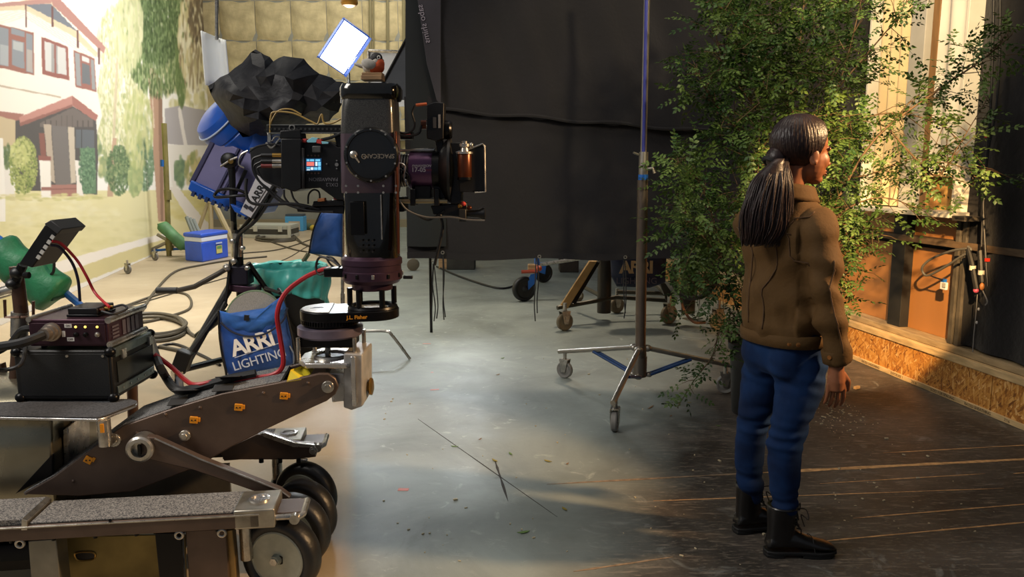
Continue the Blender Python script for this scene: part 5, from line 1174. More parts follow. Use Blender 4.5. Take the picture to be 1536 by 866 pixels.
# black stand under the lamp with caster, tilt handle and a blue bag
SB = thing('lamp_stand', 'black rolling stand with spread legs and a black-gripped crank arm under the blue lamp', 'stand', G(362, 548))
YB = 5.75
k_ = lambda px, py, dy=0.0: P(px, py, YB + dy)
MB().cyl(k_(360, 420), k_(357, 345), .030, n=14).build('column', YK, SB); MB().cyl(k_(356, 385), k_(355, 350), .042, n=14).build('collar', STEEL, SB)
MB().cyl(k_(365, 548), k_(361, 425), .034, n=14).build('column', YK, SB)
MB().box(k_(361, 412), (.15, .15, .14)).build('hub', M('hub_purple', '#1d1a2a', .4, .4), SB, bevel=.01)
MB().box(k_(366, 432), (.22, .14, .05), RY(.1)).build('hub_plate', PURP, SB, bevel=.005)
gq = lambda px, py, z=.1: G(px, py, z)
L1 = gq(272, 562, .14)
for a, b_, r in ((k_(348, 425), L1 + EZ * .02, .030), (k_(346, 392, -.05), k_(338, 456, -.15), .012), (k_(338, 456, -.15), L1 + EZ * .06, .022), (k_(372, 395), gq(460, 520, .12), .020), (k_(374, 440), gq(480, 470, .3), .012), (k_(352, 535), L1 + EZ * .03, .022), (k_(372, 540), gq(448, 548, .1), .018), (k_(340, 470, .2), gq(296, 505, .2), .028)):
    MB().tube([a, b_], r, 10).build('leg', YK, SB)
MB().box(L1 + V((.02, 0, .10)), (.10, .08, .13), RY(.4)).build('leg_end', YK, SB, bevel=.006)
caster(V((L1.x - .02, L1.y - .02, .075)), .075, .04, SB, V((.75, .6, 0)), M('caster_blue_grey', '#4d5563', .5), STEEL)
g = G(318, 545); caster(V((g.x, g.y + .5, .075)), .075, .04, SB, V((1, .2, 0)), M('caster_green_grey', '#4a5048', .5))
MB().tube([k_(340, 403, -.1), k_(325, 412, -.15), k_(292, 430, -.15), k_(266, 436, -.15)], .019, 10).build('crank_arm', M('crank_grey', '#4a4640', .4, .5), SB)
MB().tube([k_(266, 436, -.15), k_(235, 436, -.15)], .024, 12).build('crank_grip', BLACK, SB); MB().ell(k_(340, 402, -.1), (.03, .03, .03)).build('crank_joint', STEEL, SB)
for px, py, r in ((350, 362, .018), (365, 372, .016), (352, 392, .02), (372, 402, .016)): MB().lathe(k_(px, py, -.09), -EY, [(0, 0), (r, 0), (r, .03), (r * .5, .034), (0, .034)], 12).build('knob', STEEL, SB)
# the bag, sagging off the stand
YG = 5.42
b_l = lambda px, py, dy=0.0: P(px, py, YG + dy)
BG = thing('equipment_bag', 'blue cloth bag with white lettering and round wire scrims inside, hung on the black stand', 'bag', b_l(385, 566))
outl = [(328, 468), (400, 478), (424, 445), (436, 500), (441, 545), (424, 555), (345, 567), (337, 553), (330, 510)]
def bagrings(outline, cx, cy, Yc, depth, name, mat, parent, bulge=.0, seed=0):
    o2 = []
    n = len(outline)
    for i in range(n):
        a, b_ = outline[i], outline[(i + 1) % n]
        for j in range(5): o2.append((a[0] + (b_[0] - a[0]) * j / 5, a[1] + (b_[1] - a[1]) * j / 5))
    rg = []
    for side_ in (-1, 1):
        for s in ((.12, .4, .65, .85, .96, 1.0) if side_ == -1 else (.96, .8, .5, .12)):
            rg.append([P(cx + (x - cx) * s, cy + (y - cy) * s, Yc + side_ * depth * math.sqrt(max(0, 1 - s ** 3)) + (.035 * NZ.noise(V((x * .06 * s + seed, y * .06 * s, seed))) * (1 if s < .97 else 0))) for x, y in o2])
    return MB().rings(rg).build(name, mat, parent, smooth=180)
bagrings(outl, 384, 515, YG, .12, 'bag_body', BLUE, BG)
flap = [(329, 466), (345, 470), (398, 462), (424, 443), (430, 462), (422, 480), (398, 498), (372, 502), (348, 496), (333, 484)]
bagrings(flap, 382, 480, YG - .06, .09, 'flap', M('blue_cordura2', '#2862b4', .6, var=.2, vs=6, bump=.2, bs=22, bd=.02), BG, seed=4)
MB().tube(spline([b_l(x, y, -.06) for x, y in ((328, 466), (330, 510), (338, 553), (347, 569), (398, 563), (425, 557), (443, 546), (441, 520), (432, 478), (424, 443))], 4), .008, 6).build('piping', BLACK, BG)
MB().tube(spline([b_l(x, y, -.155) for x, y in ((331, 484), (348, 498), (374, 505), (400, 500), (424, 482), (431, 462))], 4), .007, 6).build('flap_piping', M('navy_tape', '#0f1a33', .7), BG)
MB().tube([b_l(441, 546, -.05), b_l(441, 530, -.05), b_l(430, 512, -.05)], .006, 6).build('cord', M('pale_cord', '#8d9096', .6), BG)
MB().box(b_l(370, 477, -.155), (.035, .008, .040), RY(.1)).build('buckle', BLACK, BG, bevel=.002)
tdx = b_l(408, 512, -.14) - b_l(352, 528, -.14)
tup = b_l(378, 500, -.14) - b_l(386, 530, -.14)
text('ARRI', 'maker_lettering', WHITEP, BG, b_l(379, 516, -.142), tdx, tup, .155, .004, bold=.004, spacing=.92)
text('LIGHTING', 'lighting_lettering', M('grey_print', '#b9c4d6', .6), BG, b_l(389, 540, -.138), tdx, tup, .088, .003, spacing=.95)
MB().tube([b_l(352, 537, -.14), b_l(419, 515, -.12)], .003, 5).build('print_rule', M('grey_print', ''), BG)
for px, py in ((346, 418), (425, 408)): pass
scr = MB().lathe(b_l(382, 480, .0), (EY * -1 + EZ * .25), [(0, -.006), (.20, -.006), (.20, .006), (0, .006)], 40).build('scrim', M('wire_mesh', '#8f8a80', .6, .3, var=.25, vs=260), BG)
MB().torus(b_l(382, 480, .0), (EY * -1 + EZ * .25), .203, .008, 48, 8).build('scrim_rim', M('green_rim', '#6d8260', .5), BG)
MB().torus(b_l(384, 481, .03), (EY * -1 + EZ * .25), .196, .008, 48, 8).build('scrim_rim', STEEL, BG)
for a, b_ in (((338, 454), (330, 470)), ((418, 434), (425, 446)), ((398, 432), (420, 440))): MB().tube([b_l(*a, .1), b_l(*b_, -.02)], .012, 8).build('strap', BLACK, BG)

# trash can with teal liner
YTC = 6.3
tcn = P(433, 400, YTC); rr_ = 57 * mpp(433, 400, YTC)
TCX = thing('trash_can', 'round black trash can lined with a teal plastic bag behind the blue lettered bag', 'trash can', V((tcn.x, YTC, 0)))
zt = P(433, 396, YTC).z
TB = M('can_black', '#161616', .5)
MB().lathe((tcn.x, YTC, 0), EZ, [(0, .002), (rr_ * .78, .002), (rr_ * .8, .02), (rr_ * .97, zt - .02), (rr_ * .94, zt - .02), (rr_ * .78, .03), (0, .03)], 44).build('can', TB, TCX, smooth=40)
def liner(u, v):
    a = 2 * math.pi * u
    if v < .35: t = v / .35; r = rr_ * (.80 + .14 * t); z = zt - .26 * (1 - t)
    else: t = (v - .35) / .65; r = rr_ * (.98 + .06 * math.sin(math.pi * min(1, t * 1.3))); z = zt + .006 * math.sin(9 * a) - .27 * t * (1 + .22 * math.sin(2 * a + 1) + .05 * math.sin(5 * a))
    w_ = .009 * math.sin(21 * a + 6 * v) * v + .012 * math.sin(5 * a + 11 * v) * v
    return V((tcn.x + (r + w_) * math.cos(a), YTC + (r + w_) * math.sin(a), z + .008 * NZ.noise(V((a * 3, v * 5, 0)))))
MB().grid(liner, 110, 22).build('liner', M('teal_liner', '#52bdb3', .35, var=.12, vs=9, coat=.2), TCX, smooth=180, solid=.003)

# C-stand with a blue bag on it
YCs = 6.12
CS = thing('grip_stand', 'slim steel grip stand with a bent leg behind the camera column', 'stand', P(520, 530, YCs))
MB().tube([P(514, 500, YCs), P(514, 250, YCs)], .013, 10).build('pole', STEEL, CS); MB().cyl(P(514, 505, YCs), P(514, 440, YCs), .017, n=12).build('base_tube', STEEL, CS)
MB().tube(spline([P(514, 498, YCs), P(545, 497, YCs), P(578, 497, YCs), P(588, 503, YCs - .01), P(615, 539, YCs)], 5), .012, 10).build('leg', STEEL, CS)
for a in ((490, 520), (470, 500)): 
    g = G(a[0], a[1] + 25); MB().tube([P(514, 492, YCs), P((514 + a[0]) / 2, 489, YCs + .2), V((g.x, YCs + .4, .01))], .012, 8).build('leg', STEEL, CS)
bagm = bagrings([(480, 318), (514, 316), (513, 386), (463, 380), (470, 345)], 492, 352, YCs - .02, .07, 'blue_bag', M('blue_cordura3', '#27549c', .6, var=.2, vs=6, bump=.2, bs=20, bd=.02), None, seed=9)
tag(bagm, 'plain blue cloth bag hanging on the slim grip stand', 'bag')
MB().tube(spline([P(x, y, YCs - .06) for x, y in ((482, 316), (470, 345), (463, 381))], 4), .006, 6).build('bag_edge', BLACK, bagm)
MB().tube([P(463, 380, 6.6), P(455, 392, 6.6)], .02, 8).build('pipe_end', M('pipe_tan', '#8b8165', .6), CS)

# floor cables of the left half
def fcable(pts, r, mat, label, k=6, group=None, jit=0):
    return MB().tube(spline([G(x, y, r) for x, y in pts], k), r, 7).build('floor_cable', mat, None, label=label, cat='cable', group=group)
GC = CABLEG
def coil(cx, cy, rx, ry, n, r, mat, label, tail):
    pts = []
    for k in range(n * 14):
        a = 2 * math.pi * k / 14; j = 1 + .10 * math.sin(a * .37 + k * .05)
        p = G(cx + rx * j * math.cos(a), cy + ry * j * math.sin(a) - .4 * k / 14, r); p.z = r + (k // 14) * r * .9; pts.append(p)
    pts += [G(x, y, r) for x, y in tail]
    return MB().tube(spline(pts, 3), r, 7).build('cable_coil', mat, None, label=label, cat='cable')
coil(228, 494, 50, 17, 4, .017, GC, 'coil of thick brown cable on the floor behind the purple unit', ((285, 500), (300, 510), (280, 526), (240, 520)))
coil(415, 350 + 9, 28, 3.5, 3, .02, CABLEG, 'flat coil of cable on the floor before the road case', ((455, 366), (475, 372)))
fcable(((205, 480), (230, 440), (262, 408), (300, 398), (350, 390), (400, 385)), .016, GC, 'brown cable curving over the tan floor below the cooler')
fcable(((180, 462), (245, 440), (280, 442), (285, 462), (250, 476), (215, 484)), .014, GC, 'brown cable hooked in a loop left of the black stand')
fcable(((150, 470), (220, 452), (300, 428), (380, 405), (430, 388), (470, 366), (520, 354)), .008, GC, 'thin cable crossing the floor diagonally behind the trash can')
fcable(((365, 380), (420, 374), (470, 358), (500, 346)), .012, GC, 'cable on the far floor reaching toward the light blue box')
fcable(((404, 362), (440, 374), (470, 380), (500, 392)), .014, CABLEG, 'cable on the far floor running under the plain blue bag')
fcable(((225, 525), (260, 516), (300, 532), (330, 548)), .012, CABLE, 'black cable on the floor at the foot of the black stand')

# ================================================================== FAR LAMPS AND BOARDS
YH = 11.0
h_ = lambda px, py, dy=0.0: P(px, py, YH + dy)
HL = thing('panel_lamp', 'bright white glowing panel lamp with blue frame, tilted high before the quilted wall', 'lamp', h_(515, 70))
qd = [(517, 30), (554, 56), (514, 111), (480, 88)]
c4 = [h_(*p) for p in qd]; cen = sum(c4, V()) / 4
nrm = V((.24, -.90, -.30)).normalized()
# panel plane faces the near floor: keep its real rectangle
up_ = (c4[0] - c4[3]).normalized(); up_ = (up_ - nrm * up_.dot(nrm)).normalized(); rt_ = up_.cross(-nrm).normalized()
hw, hh = .20, .315
def pp_(a, b, c=0.0): return cen + rt_ * a + up_ * b - nrm * c
MB().prism([pp_(-hw, -hh, .01), pp_(hw, -hh, .01), pp_(hw, hh, .01), pp_(-hw, hh, .01)], -nrm * .16).build('lamp_body', LBL, HL, bevel=.01)
MB().prism([pp_(-hw * .93, -hh * .94, .0), pp_(hw * .93, -hh * .94, .0), pp_(hw * .93, hh * .94, .0), pp_(-hw * .93, hh * .94, .0)], -nrm * .008).build('glowing_panel', M('panel_glow', '#eef6ff', .5, emis=7.0), HL)
for s in (-1, 1):
    MB().prism([pp_(s * hw, -hh, 0), pp_(s * hw, hh, 0), pp_(s * (hw + .03), hh, -.04), pp_(s * (hw + .03), -hh, -.04)], -nrm * .012).build('barn_door', LBL, HL)
MB().tube([cen - nrm * .1, h_(522, 112, .25), h_(524, 170, .25), V((h_(524, 170, .25).x, YH + .25, 0.0))], .03, 10).build('stand_pole', STEEL, HL)
L = bpy.data.lights.new('panel_light', 'AREA'); L.shape = 'RECTANGLE'; L.size = hw * 1.8; L.size_y = hh * 1.8; L.energy = 9; L.color = (.88, .95, 1.0); L.spread = math.radians(55)
lo_ = bpy.data.objects.new('panel_light', L); COL.objects.link(lo_); lo_.location = cen + nrm * .03 - OFF[HL.name]; lo_.rotation_euler = (G(800, 600) - cen).to_track_quat('-Z', 'Y').to_euler(); lo_.parent = HL
# practical lamp cut by the top edge
hp_ = P(524, 0, 10.5)
HP = thing('hanging_lamp', 'small amber hanging lamp cut by the top edge of the photo', 'lamp', hp_)
MB().lathe(hp_ + EZ * .16, -EZ, [(.02, 0), (.05, .02), (.10, .12), (.11, .20), (.09, .23), (0, .24)], 24).build('shade', M('amber_shade', '#c08a34', .35, .4), HP)
MB().ell(hp_ - EZ * .06, (.07, .07, .035)).build('bulb', M('warm_bulb', '#ffe6a8', .4, emis=3.0), HP); MB().cyl(hp_ + EZ * .16, hp_ + EZ * 1.2, .012, n=6).build('cord', BLACK, HP)
# white bounce board and grey flag by the curtain edge
WBm = MB().prism([P(553, 76, 10.2), P(612, 78, 10.2), P(612, 160, 10.2), P(553, 160, 10.2)], EY * .04).build('board', M('board_white', '#dfe3e8', .5), None, bevel=.004, label='white bounce board on the far side between lamp and curtain', cat='board')
MB().tube([P(553, 76, 10.19), P(612, 78, 10.19)], .02, 6).build('board_frame', STEEL, WBm); MB().tube([P(553, 76, 10.19), P(553, 160, 10.19)], .02, 6).build('board_frame', STEEL, WBm)
MB().tube([P(580, 160, 10.3), V((P(580, 160, 10.3).x, 10.3, 0))], .025, 8).build('board_stand', STEEL, WBm)
FG = MB().prism([P(573, 128, 7.2), P(616, 48, 7.2), P(640, 48, 7.2), P(640, 150, 7.2), P(586, 150, 7.2)], EY * .02).build('flag', M('flag_grey', '#56595e', .8, var=.08, vs=5), None, label='slanted grey cloth flag behind the left edge of the black curtain', cat='flag', bevel=.003)
MB().tube([P(571, 130, 7.19), P(616, 46, 7.19)], .012, 6).build('flag_frame', BLACK, FG); MB().tube([P(640, 46, 7.2), V((P(640, 46, 7.2).x, 7.2, 0.0))], .014, 6).build('flag_stand', BLKM, FG)

# ================================================================== BEHIND AND UNDER THE CURTAIN
g = G(690, 404)
for i, (x0, x1, y0, y1, c, lb2) in enumerate(((670, 712, 386, 405, '#3b3a35', 'low grey block on the floor under the curtain bottom edge'), (840, 868, 380, 409, '#2e2822', 'dark wooden block under the curtain between the blue wheels and the cart'))):
    g0, g1 = G(x0, y1), G(x1, y1); hb2 = P(x0, y0 - 12, g0.y).z
    quadbox(g0, g1 - g0, V((0, .4, 0)), .0, hb2).build('floor_block', M('block%d' % i, c, .8, var=.2, vs=8), None, label=lb2, cat='block', bevel=.01)
g0 = G(658, 404); quadbox(g0, G(671, 404) - g0, V((0, .1, 0)), 0, .35).build('wooden_post', WOOD, None, label='short pale wooden post beside the low grey block', cat='post', bevel=.01)
g = G(620, 406); MB().lathe((g.x, g.y, .09), EY, [(0, -.05), (.06, -.05), (.09, -.04), (.09, .04), (.06, .05), (0, .05)], 24).build('far_caster', M('caster_brown', '#5b5241', .5), None, label='brown caster wheel under the left end of the curtain', cat='wheel')
# blue framed cart with fat black tyres
YW = 9.05
BC = thing('blue_wheeled_cart', 'blue framed cart on fat black tyres showing under the curtain', 'cart', G(786, 452))
w1 = G(786, 452); c1 = V((w1.x, w1.y, .145))
for c, r in ((c1, .145), (G(815, 424) + EZ * .13, .13)):
    wheel(c, r, .08, V((.5, -1, 0)), M('rim_black', '#1b1b1c', .5), BC)
MB().prism([P(796, 412, 8.95), P(806, 410, 8.95), P(804, 424, 8.95), P(788, 440, 8.95), P(784, 434, 8.95)], EY * .03).build('fork', BLUEP, BC, bevel=.004)
MB().prism([P(808, 394, 9.3), P(820, 394, 9.3), P(818, 412, 9.3), P(806, 408, 9.3)], EY * .03).build('fork', BLUEP, BC, bevel=.004)
MB().tube([P(782, 408, 8.95), P(806, 407, 8.95)], .02, 8).build('cross_bar', M('red_bar', '#b04a30', .5), BC); MB().tube([P(806, 398, 9.1), P(850, 391, 9.1), P(870, 388, 9.1)], .022, 8).build('tow_bar', STEEL, BC)
MB().box(P(799, 401, 9.0), (.11, .1, .07)).build('wooden_block', WOOD, BC, bevel=.005); MB().tube([P(806, 404, 9.0), P(802, 330, 9.0)], .03, 8).build('upright', BLUEP, BC)
MB().ell(P(808, 403, 8.9), (.04, .04, .035)).build('red_knob', M('red_bar', ''), BC)
wire('floor_cable', [G(655, 400, .015), G(690, 415, .015), G(740, 431, .015), G(765, 431, .015), G(786, 420, .06)], .014, CABLE, 'black cable along the floor from the curtain edge to the blue cart wheel')
# wheeled base with lettered dark bag and cable hoop
YA = 7.6
a_q = lambda px, py, dy=0.0: P(px, py, YA + dy)
EQ = thing('equipment_cart', 'rolling steel equipment cart with beige uprights and four casters under the black curtain', 'cart', G(925, 470))
TAN = M('tan_enamel', '#b38d56', .45, .2, var=.15, vs=7)
MB().prism([a_q(838, 463, -.1), a_q(852, 463, -.1), a_q(896, 392, .05), a_q(884, 392, .05)], EY * .06).build('upright', TAN, EQ, bevel=.006)
MB().prism([a_q(852, 463, -.04), a_q(864, 455, -.04), a_q(900, 394, .1), a_q(894, 392, .1)], EY * .03).build('upright_side_plate', M('dark_steel', '#37332e', .5, .5), EQ, bevel=.004)  # dark steel plate beside the tan upright
BAR = M('dark_bar', '#4a463c', .4, .5, var=.2, vs=9)
for a, b_ in (((836, 462, -.1), (925, 446, .2)), ((925, 446, .2), (1015, 452, .25)), ((905, 446, .2), (870, 428, .7)), ((925, 438, .5), (1010, 441, .6)), ((1008, 448, .2), (984, 428, .6))): MB().tube([a_q(*a), a_q(*b_)], .022, 8).build('base_bar', BAR, EQ)
MB().cyl(a_q(906, 469, .2), a_q(907, 390, .2), .07, n=18).build('post', M('dark_post', '#3a342c', .45, .3), EQ); MB().cyl(a_q(907, 398, .2), a_q(907, 386, .2), .055, n=16).build('post_cap', M('red_bar', ''), EQ)
for px, py, r in ((847, 496, .085), (925, 470, .085), (1003, 486, .095), (868, 452, .06), (1076, 495, .095)):
    g = G(px, py); caster(V((g.x, g.y, r)), r, .045, EQ, V((.55, -1, 0)), M('caster_tan', '#7d6f58', .5, var=.2, vs=12), STEEL, .08)
MB().prism([a_q(990, 425, .1), a_q(998, 425, .1), a_q(1016, 452, .1), a_q(1000, 452, .1)], EY * .06).build('gusset', BAR, EQ)
MB().cyl(a_q(1032, 470, .3), a_q(1034, 395, .3), .07, n=18).build('post', M('dark_post', ''), EQ)
B2 = thing('equipment_bag', 'dark blue bag with tan lettering hanging under the black curtain', 'bag', a_q(955, 430))
bagrings([(915, 380), (1000, 380), (998, 424), (975, 432), (925, 430), (917, 415)], 957, 408, YA - .1, .10, 'bag_body', M('navy_bag', '#1a2440', .7, var=.25, vs=6), B2, seed=2)
text('ARRI', 'maker_lettering', M('tan_print', '#b79c74', .6), B2, a_q(955, 402, -.215), EX, EZ, .16, .004, bold=.006, spacing=.9); text('LIGHTING', 'lighting_lettering', M('dim_print', '#5d5560', .6), B2, a_q(955, 422, -.215), EX, EZ, .085, .003)
HC = []
for k in range(6):
    HC.append(MB().torus(a_q(1040 + R.uniform(-3, 3), 417 + R.uniform(-3, 3), .02 * k - .1), (EY + EX * .5 * R.uniform(-.4, .4)).normalized() + EX * .45, .19 + .02 * R.uniform(-1, 1), .014, 36, 7))
mb = MB()
for h in HC: mb.add(h.v, h.f)
mb.build('cable_hoop', M('hoop_cable', '#3b3936', .5), None, label='hoop of dark cable hung at the right end of the rolling base', cat='cable')
wire('floor_cable', [a_q(1020, 440), a_q(1026, 465), a_q(1040, 483, -.2), a_q(1058, 484, -.2)], .013, M('brown_cable', '#6a4a36', .5), 'brown cable dropping from the hoop to the floor')

# ================================================================== SILVER ROLLING STAND, centre
ST = thing('junior_stand', 'tall silver rolling stand with blue braces standing before the black curtain', 'stand', (.80, 5.06, 0))
YSt = 5.06
t_ = lambda px, py, dy=0.0: P(px, py, YSt + dy)
CHR = M('chrome_tube', '#a39d94', .36, .9, var=.12, vs=9, rvar=.08)
base = t_(960, 560); topz = t_(970, -60)
MB().cyl(t_(960, 555), t_(964, 270), .035, n=20).build('pole', M('dull_tube', '#6b5f55', .35, .7, var=.15, vs=6), ST)
MB().cyl(t_(964, 275), t_(972, -80), .020, n=18).build('inner_pole', CHR, ST); MB().cyl(t_(965, 240, -.012), t_(971, -60, -.012), .012, n=10).build('blue_tape_line', M('violet_blue', '#3a3f8e', .4, .4), ST)
MB().cyl(t_(964.5, 276), t_(965.5, 228), .030, n=18).build('collar', CHR, ST); MB().cyl(t_(964.5, 275), t_(964.8, 262), .0315, n=18).build('blue_collar', BLUEP, ST)
MB().tube([t_(958, 232, -.02), t_(950, 229, -.03)], .007, 8).build('lock_handle', CHR, ST); MB().tube([t_(970, 254, -.02), t_(979, 252, -.04), t_(982, 260, -.04)], .010, 8).build('lock_handle', CHR, ST)
MB().cyl(t_(960, 565), t_(960, 518), .042, n=18).build('leg_collar', M('dull_steel2', '#7d756a', .35, .8), ST); MB().cyl(t_(959, 562), t_(960, 535), .047, n=18).build('leg_collar', M('dull_steel2', ''), ST)
hub = t_(960, 523); hubl = t_(960, 556)
ends = []
for (px, py), nm in (((847, 567), 'a'), ((922, 647), 'b'), ((1087, 590), 'c')):
    g = G(px, py); e = V((g.x, g.y, .185)); d = (e - hub); d.z = 0
    st = hub + d.normalized() * .05
    e2 = e + d.normalized() * .06
    MB().tube([st, e2], .0165, 10).build('leg', CHR, ST)
    MB().ell(st, (.03, .03, .024)).build('pivot', CHR, ST)
    ax = V((-d.y, d.x, 0)).normalized() + V((.3, 0, 0))
    caster(V((e.x, e.y, .062)), .062, .036, ST, ax, M('caster_grey2', '#74726e', .5, var=.15, vs=20), STEEL, .07)
    MB().tube([e + EZ * .0 + V((0, 0, .0)), e - EZ * .07], .012, 8).build('caster_stem', CHR, ST)
    mid = hub.lerp(e, .58)
    for s in (-1, 1):
        sd = V((-d.y, d.x, 0)).normalized() * .016 * s
        MB().tube([hubl + d.normalized() * .06 + sd - EZ * .03, mid + sd], .010, 6).build('brace', M('blue_brace', '#173a6a', .4, .2), ST)
    MB().ell(hubl + d.normalized() * .06 - EZ * .03, (.026, .026, .018)).build('brace_pivot', CHR, ST)
# ================================================================== THE WOMAN
PC = V((1.045, 2.99, 0)); Fd = V((.9, .436, 0)); Rt = V((.436, -.9, 0))
def wp(f, r, z): return PC + Fd * f + Rt * r + EZ * z
PE = thing('person', 'woman with long dark ponytail, olive brown jacket, blue jeans and black boots, seen from behind', 'person', (PC.x, PC.y, 0))
def oval(c, a, b, ra, rb, n=20, p=1.0):
    out = []
    for j in range(n):
        t = 2 * math.pi * j / n; ca, sa = math.cos(t), math.sin(t)
        out.append(c + a * ra * math.copysign(abs(ca) ** p, ca) + b * rb * math.copysign(abs(sa) ** p, sa))
    return out
def loft(mb, secs, n=20, p=1.0): return mb.rings([oval(wp(f, r, z), Fd, Rt, hd, hb, n, p) for z, f, r, hd, hb in secs])
def displace(o, fn):
    me = o.data; me.calc_loop_triangles(); ns = [v.normal.copy() for v in me.vertices]; off = OFF.get(o.name, V())
    for v, n in zip(me.vertices, ns): v.co += n * fn(v.co + off, n)
# head frame
ha = math.radians(15); Hf = V((math.cos(ha), math.sin(ha), 0)); Hl = V((-math.sin(ha), math.cos(ha), 0)); Hu = V((0, 0, 1))
Hf = (Hf - EZ * .06).normalized(); Hu = (Hu + Hf * .06).normalized(); HM = MX((Hf, Hl, Hu)).transposed()
HC_ = P(1206, 227, 2.96); HS = 1.05
def hp3(f, l, u): return HC_ + (Hf * f + Hl * l + Hu * u) * HS
def hell(mb, f, l, u, a, b, c, rot=None, **k): return mb.ell(hp3(f, l, u), (a * HS, b * HS, c * HS), HM @ rot if rot is not None else HM, **k)
bm = MB()
hell(bm, -.012, 0, .028, .094, .072, .088); hell(bm, .030, 0, -.030, .058, .058, .082); hell(bm, .052, 0, -.094, .030, .031, .020); hell(bm, .03, 0, -.075, .045, .045, .03)
for s in (-1, 1):
    hell(bm, .052, .030 * s, -.030, .030, .026, .034); hell(bm, -.006, .071 * s, -.022, .018, .009, .030, RZ(.3 * s)); hell(bm, -.004, .077 * s, -.040, .009, .006, .010)
hell(bm, .088, 0, -.020, .012, .010, .026, RY(-.25)); hell(bm, .100, 0, -.038, .013, .012, .010); hell(bm, .074, 0, .012, .016, .046, .012)
hell(bm, .082, 0, -.064, .014, .021, .007); hell(bm, .081, 0, -.074, .013, .019, .008)
neck0, neck1 = hp3(-.020, 0, .0), wp(-.015, 0, 1.385)
bm.tube([neck0, neck0.lerp(neck1, .5), neck1], [.046, .050, .060], 18)
loft(bm, [(.82, 0, 0, .10, .155), (.95, 0, 0, .10, .14), (1.15, 0, 0, .10, .145), (1.30, -.01, 0, .09, .135), (1.36, -.015, 0, .07, .085), (1.40, -.015, 0, .055, .06)])
arms = {}
for s in (1, -1):
    sh = wp(-.01, .150 * s, 1.325); el = wp(-.03, .224 * s, 1.075) if s > 0 else wp(.07, -.185, 1.08); wr_ = wp(.025, .248 * s, .800) if s > 0 else wp(.17, -.16, .83)
    arms[s] = (sh, el, wr_); bm.tube(spline([sh, sh.lerp(el, .5), el, el.lerp(wr_, .5), wr_], 3), [.036, .039, .040, .040, .038, .037, .036, .036, .035, .033, .031, .029, .027], 14)
    # hand: palm, four unequal bent fingers and a thumb
    ac = (Rt * s * .30 + Fd * .95).normalized(); out_ = (Rt * s * .95 - Fd * .30).normalized(); dn = (-EZ + Fd * .06).normalized()
    bm.tube([wr_, wr_ + dn * .03, wr_ + dn * .06, wr_ + dn * .095], [.026, .029, .031, .026], 14)
    pal = wr_ + dn * .055
    bm.ell(pal, (.036, .017, .048), MX((ac, out_, EZ)).transposed(), 16, 10)
    for k, (o_, ln) in enumerate(((.031, .076), (.0105, .084), (-.0105, .079), (-.030, .064))):
        b0 = wr_ + dn * .090 + ac * o_
        f1 = b0 + dn * ln * .42 - out_ * .004 + ac * o_ * .08; f2 = f1 + (dn * .92 - out_ * .35).normalized() * ln * .34; f3 = f2 + (dn * .7 - out_ * .65).normalized() * ln * .28
        bm.tube([b0 - dn * .02, b0, f1, f2, f3], [.0082, .0082, .0078, .0072, .0058], 9)
    t0 = wr_ + dn * .035 + ac * .026; t1 = t0 + (dn * .75 + ac * .55).normalized() * .036; t2 = t1 + (dn * .95 + ac * .1 - out_ * .25).normalized() * .030
    bm.tube([t0 - ac * .012, t0, t1, t2, t2 + (dn - out_ * .3).normalized() * .012], [.014, .0135, .0115, .0100, .0075], 9)
RL = [(1196, 500, 2.93, .100), (1202, 545, 2.92, .094), (1200, 575, 2.91, .088), (1189, 618, 2.90, .072), (1179, 655, 2.90, .062), (1177, 690, 2.905, .060), (1177, 728, 2.91, .052), (1177, 768, 2.91, .043), (1176, 812, 2.91, .026)]
LL = [(1156, 500, 3.05, .088), (1150, 540, 3.06, .084), (1141, 585, 3.07, .080), (1131, 630, 3.08, .064), (1126, 660, 3.09, .058), (1124, 692, 3.10, .056), (1126, 728, 3.11, .048), (1127, 752, 3.12, .041), (1127, 780, 3.12, .026)]
for leg in (RL, LL): bm.tube(spline([P(x, y, Y) for x, y, Y, _ in leg], 1), [r * .80 for *_, r in leg], 16)
SKIN = M('skin_brown', '#8d5738', .48, var=.06, vs=14)
body = bm.build('body', SKIN, PE, remesh=(.0036, 4), smooth=180)
# eyes, brows, lips
for s in (-1, 1):
    eg = MB(); hell(eg, .0625, .031 * s, -.012, .0115, .0125, .0105, nu=14, nv=10); eg.build('eye', M('eye_white2', '#d9d2c8', .25), PE, smooth=180)
    eg = MB(); hell(eg, .0720, .032 * s, -.012, .0035, .0055, .0055, nu=12, nv=8); eg.build('iris', M('iris_dark', '#1c120d', .2), PE, smooth=180)
    MB().tube([hp3(.0865, .017 * s, .012), hp3(.081, .032 * s, .018), hp3(.066, .050 * s, .013)], [.003, .0035, .0015], 6).build('eyebrow', M('brow_dark', '#17100d', .8), PE)
    MB().tube([hp3(.0735, .020 * s, -.005), hp3(.0755, .032 * s, -.002), hp3(.067, .044 * s, -.006)], .0022, 6).build('eyelid', M('lash_dark', '#20140f', .7), PE)
lm = MB(); hell(lm, .089, 0, -.065, .0075, .019, .0045); hell(lm, .088, 0, -.0735, .0078, .017, .0052); lm.build('lips', M('lips_brown', '#7c3f33', .4), PE, smooth=180)
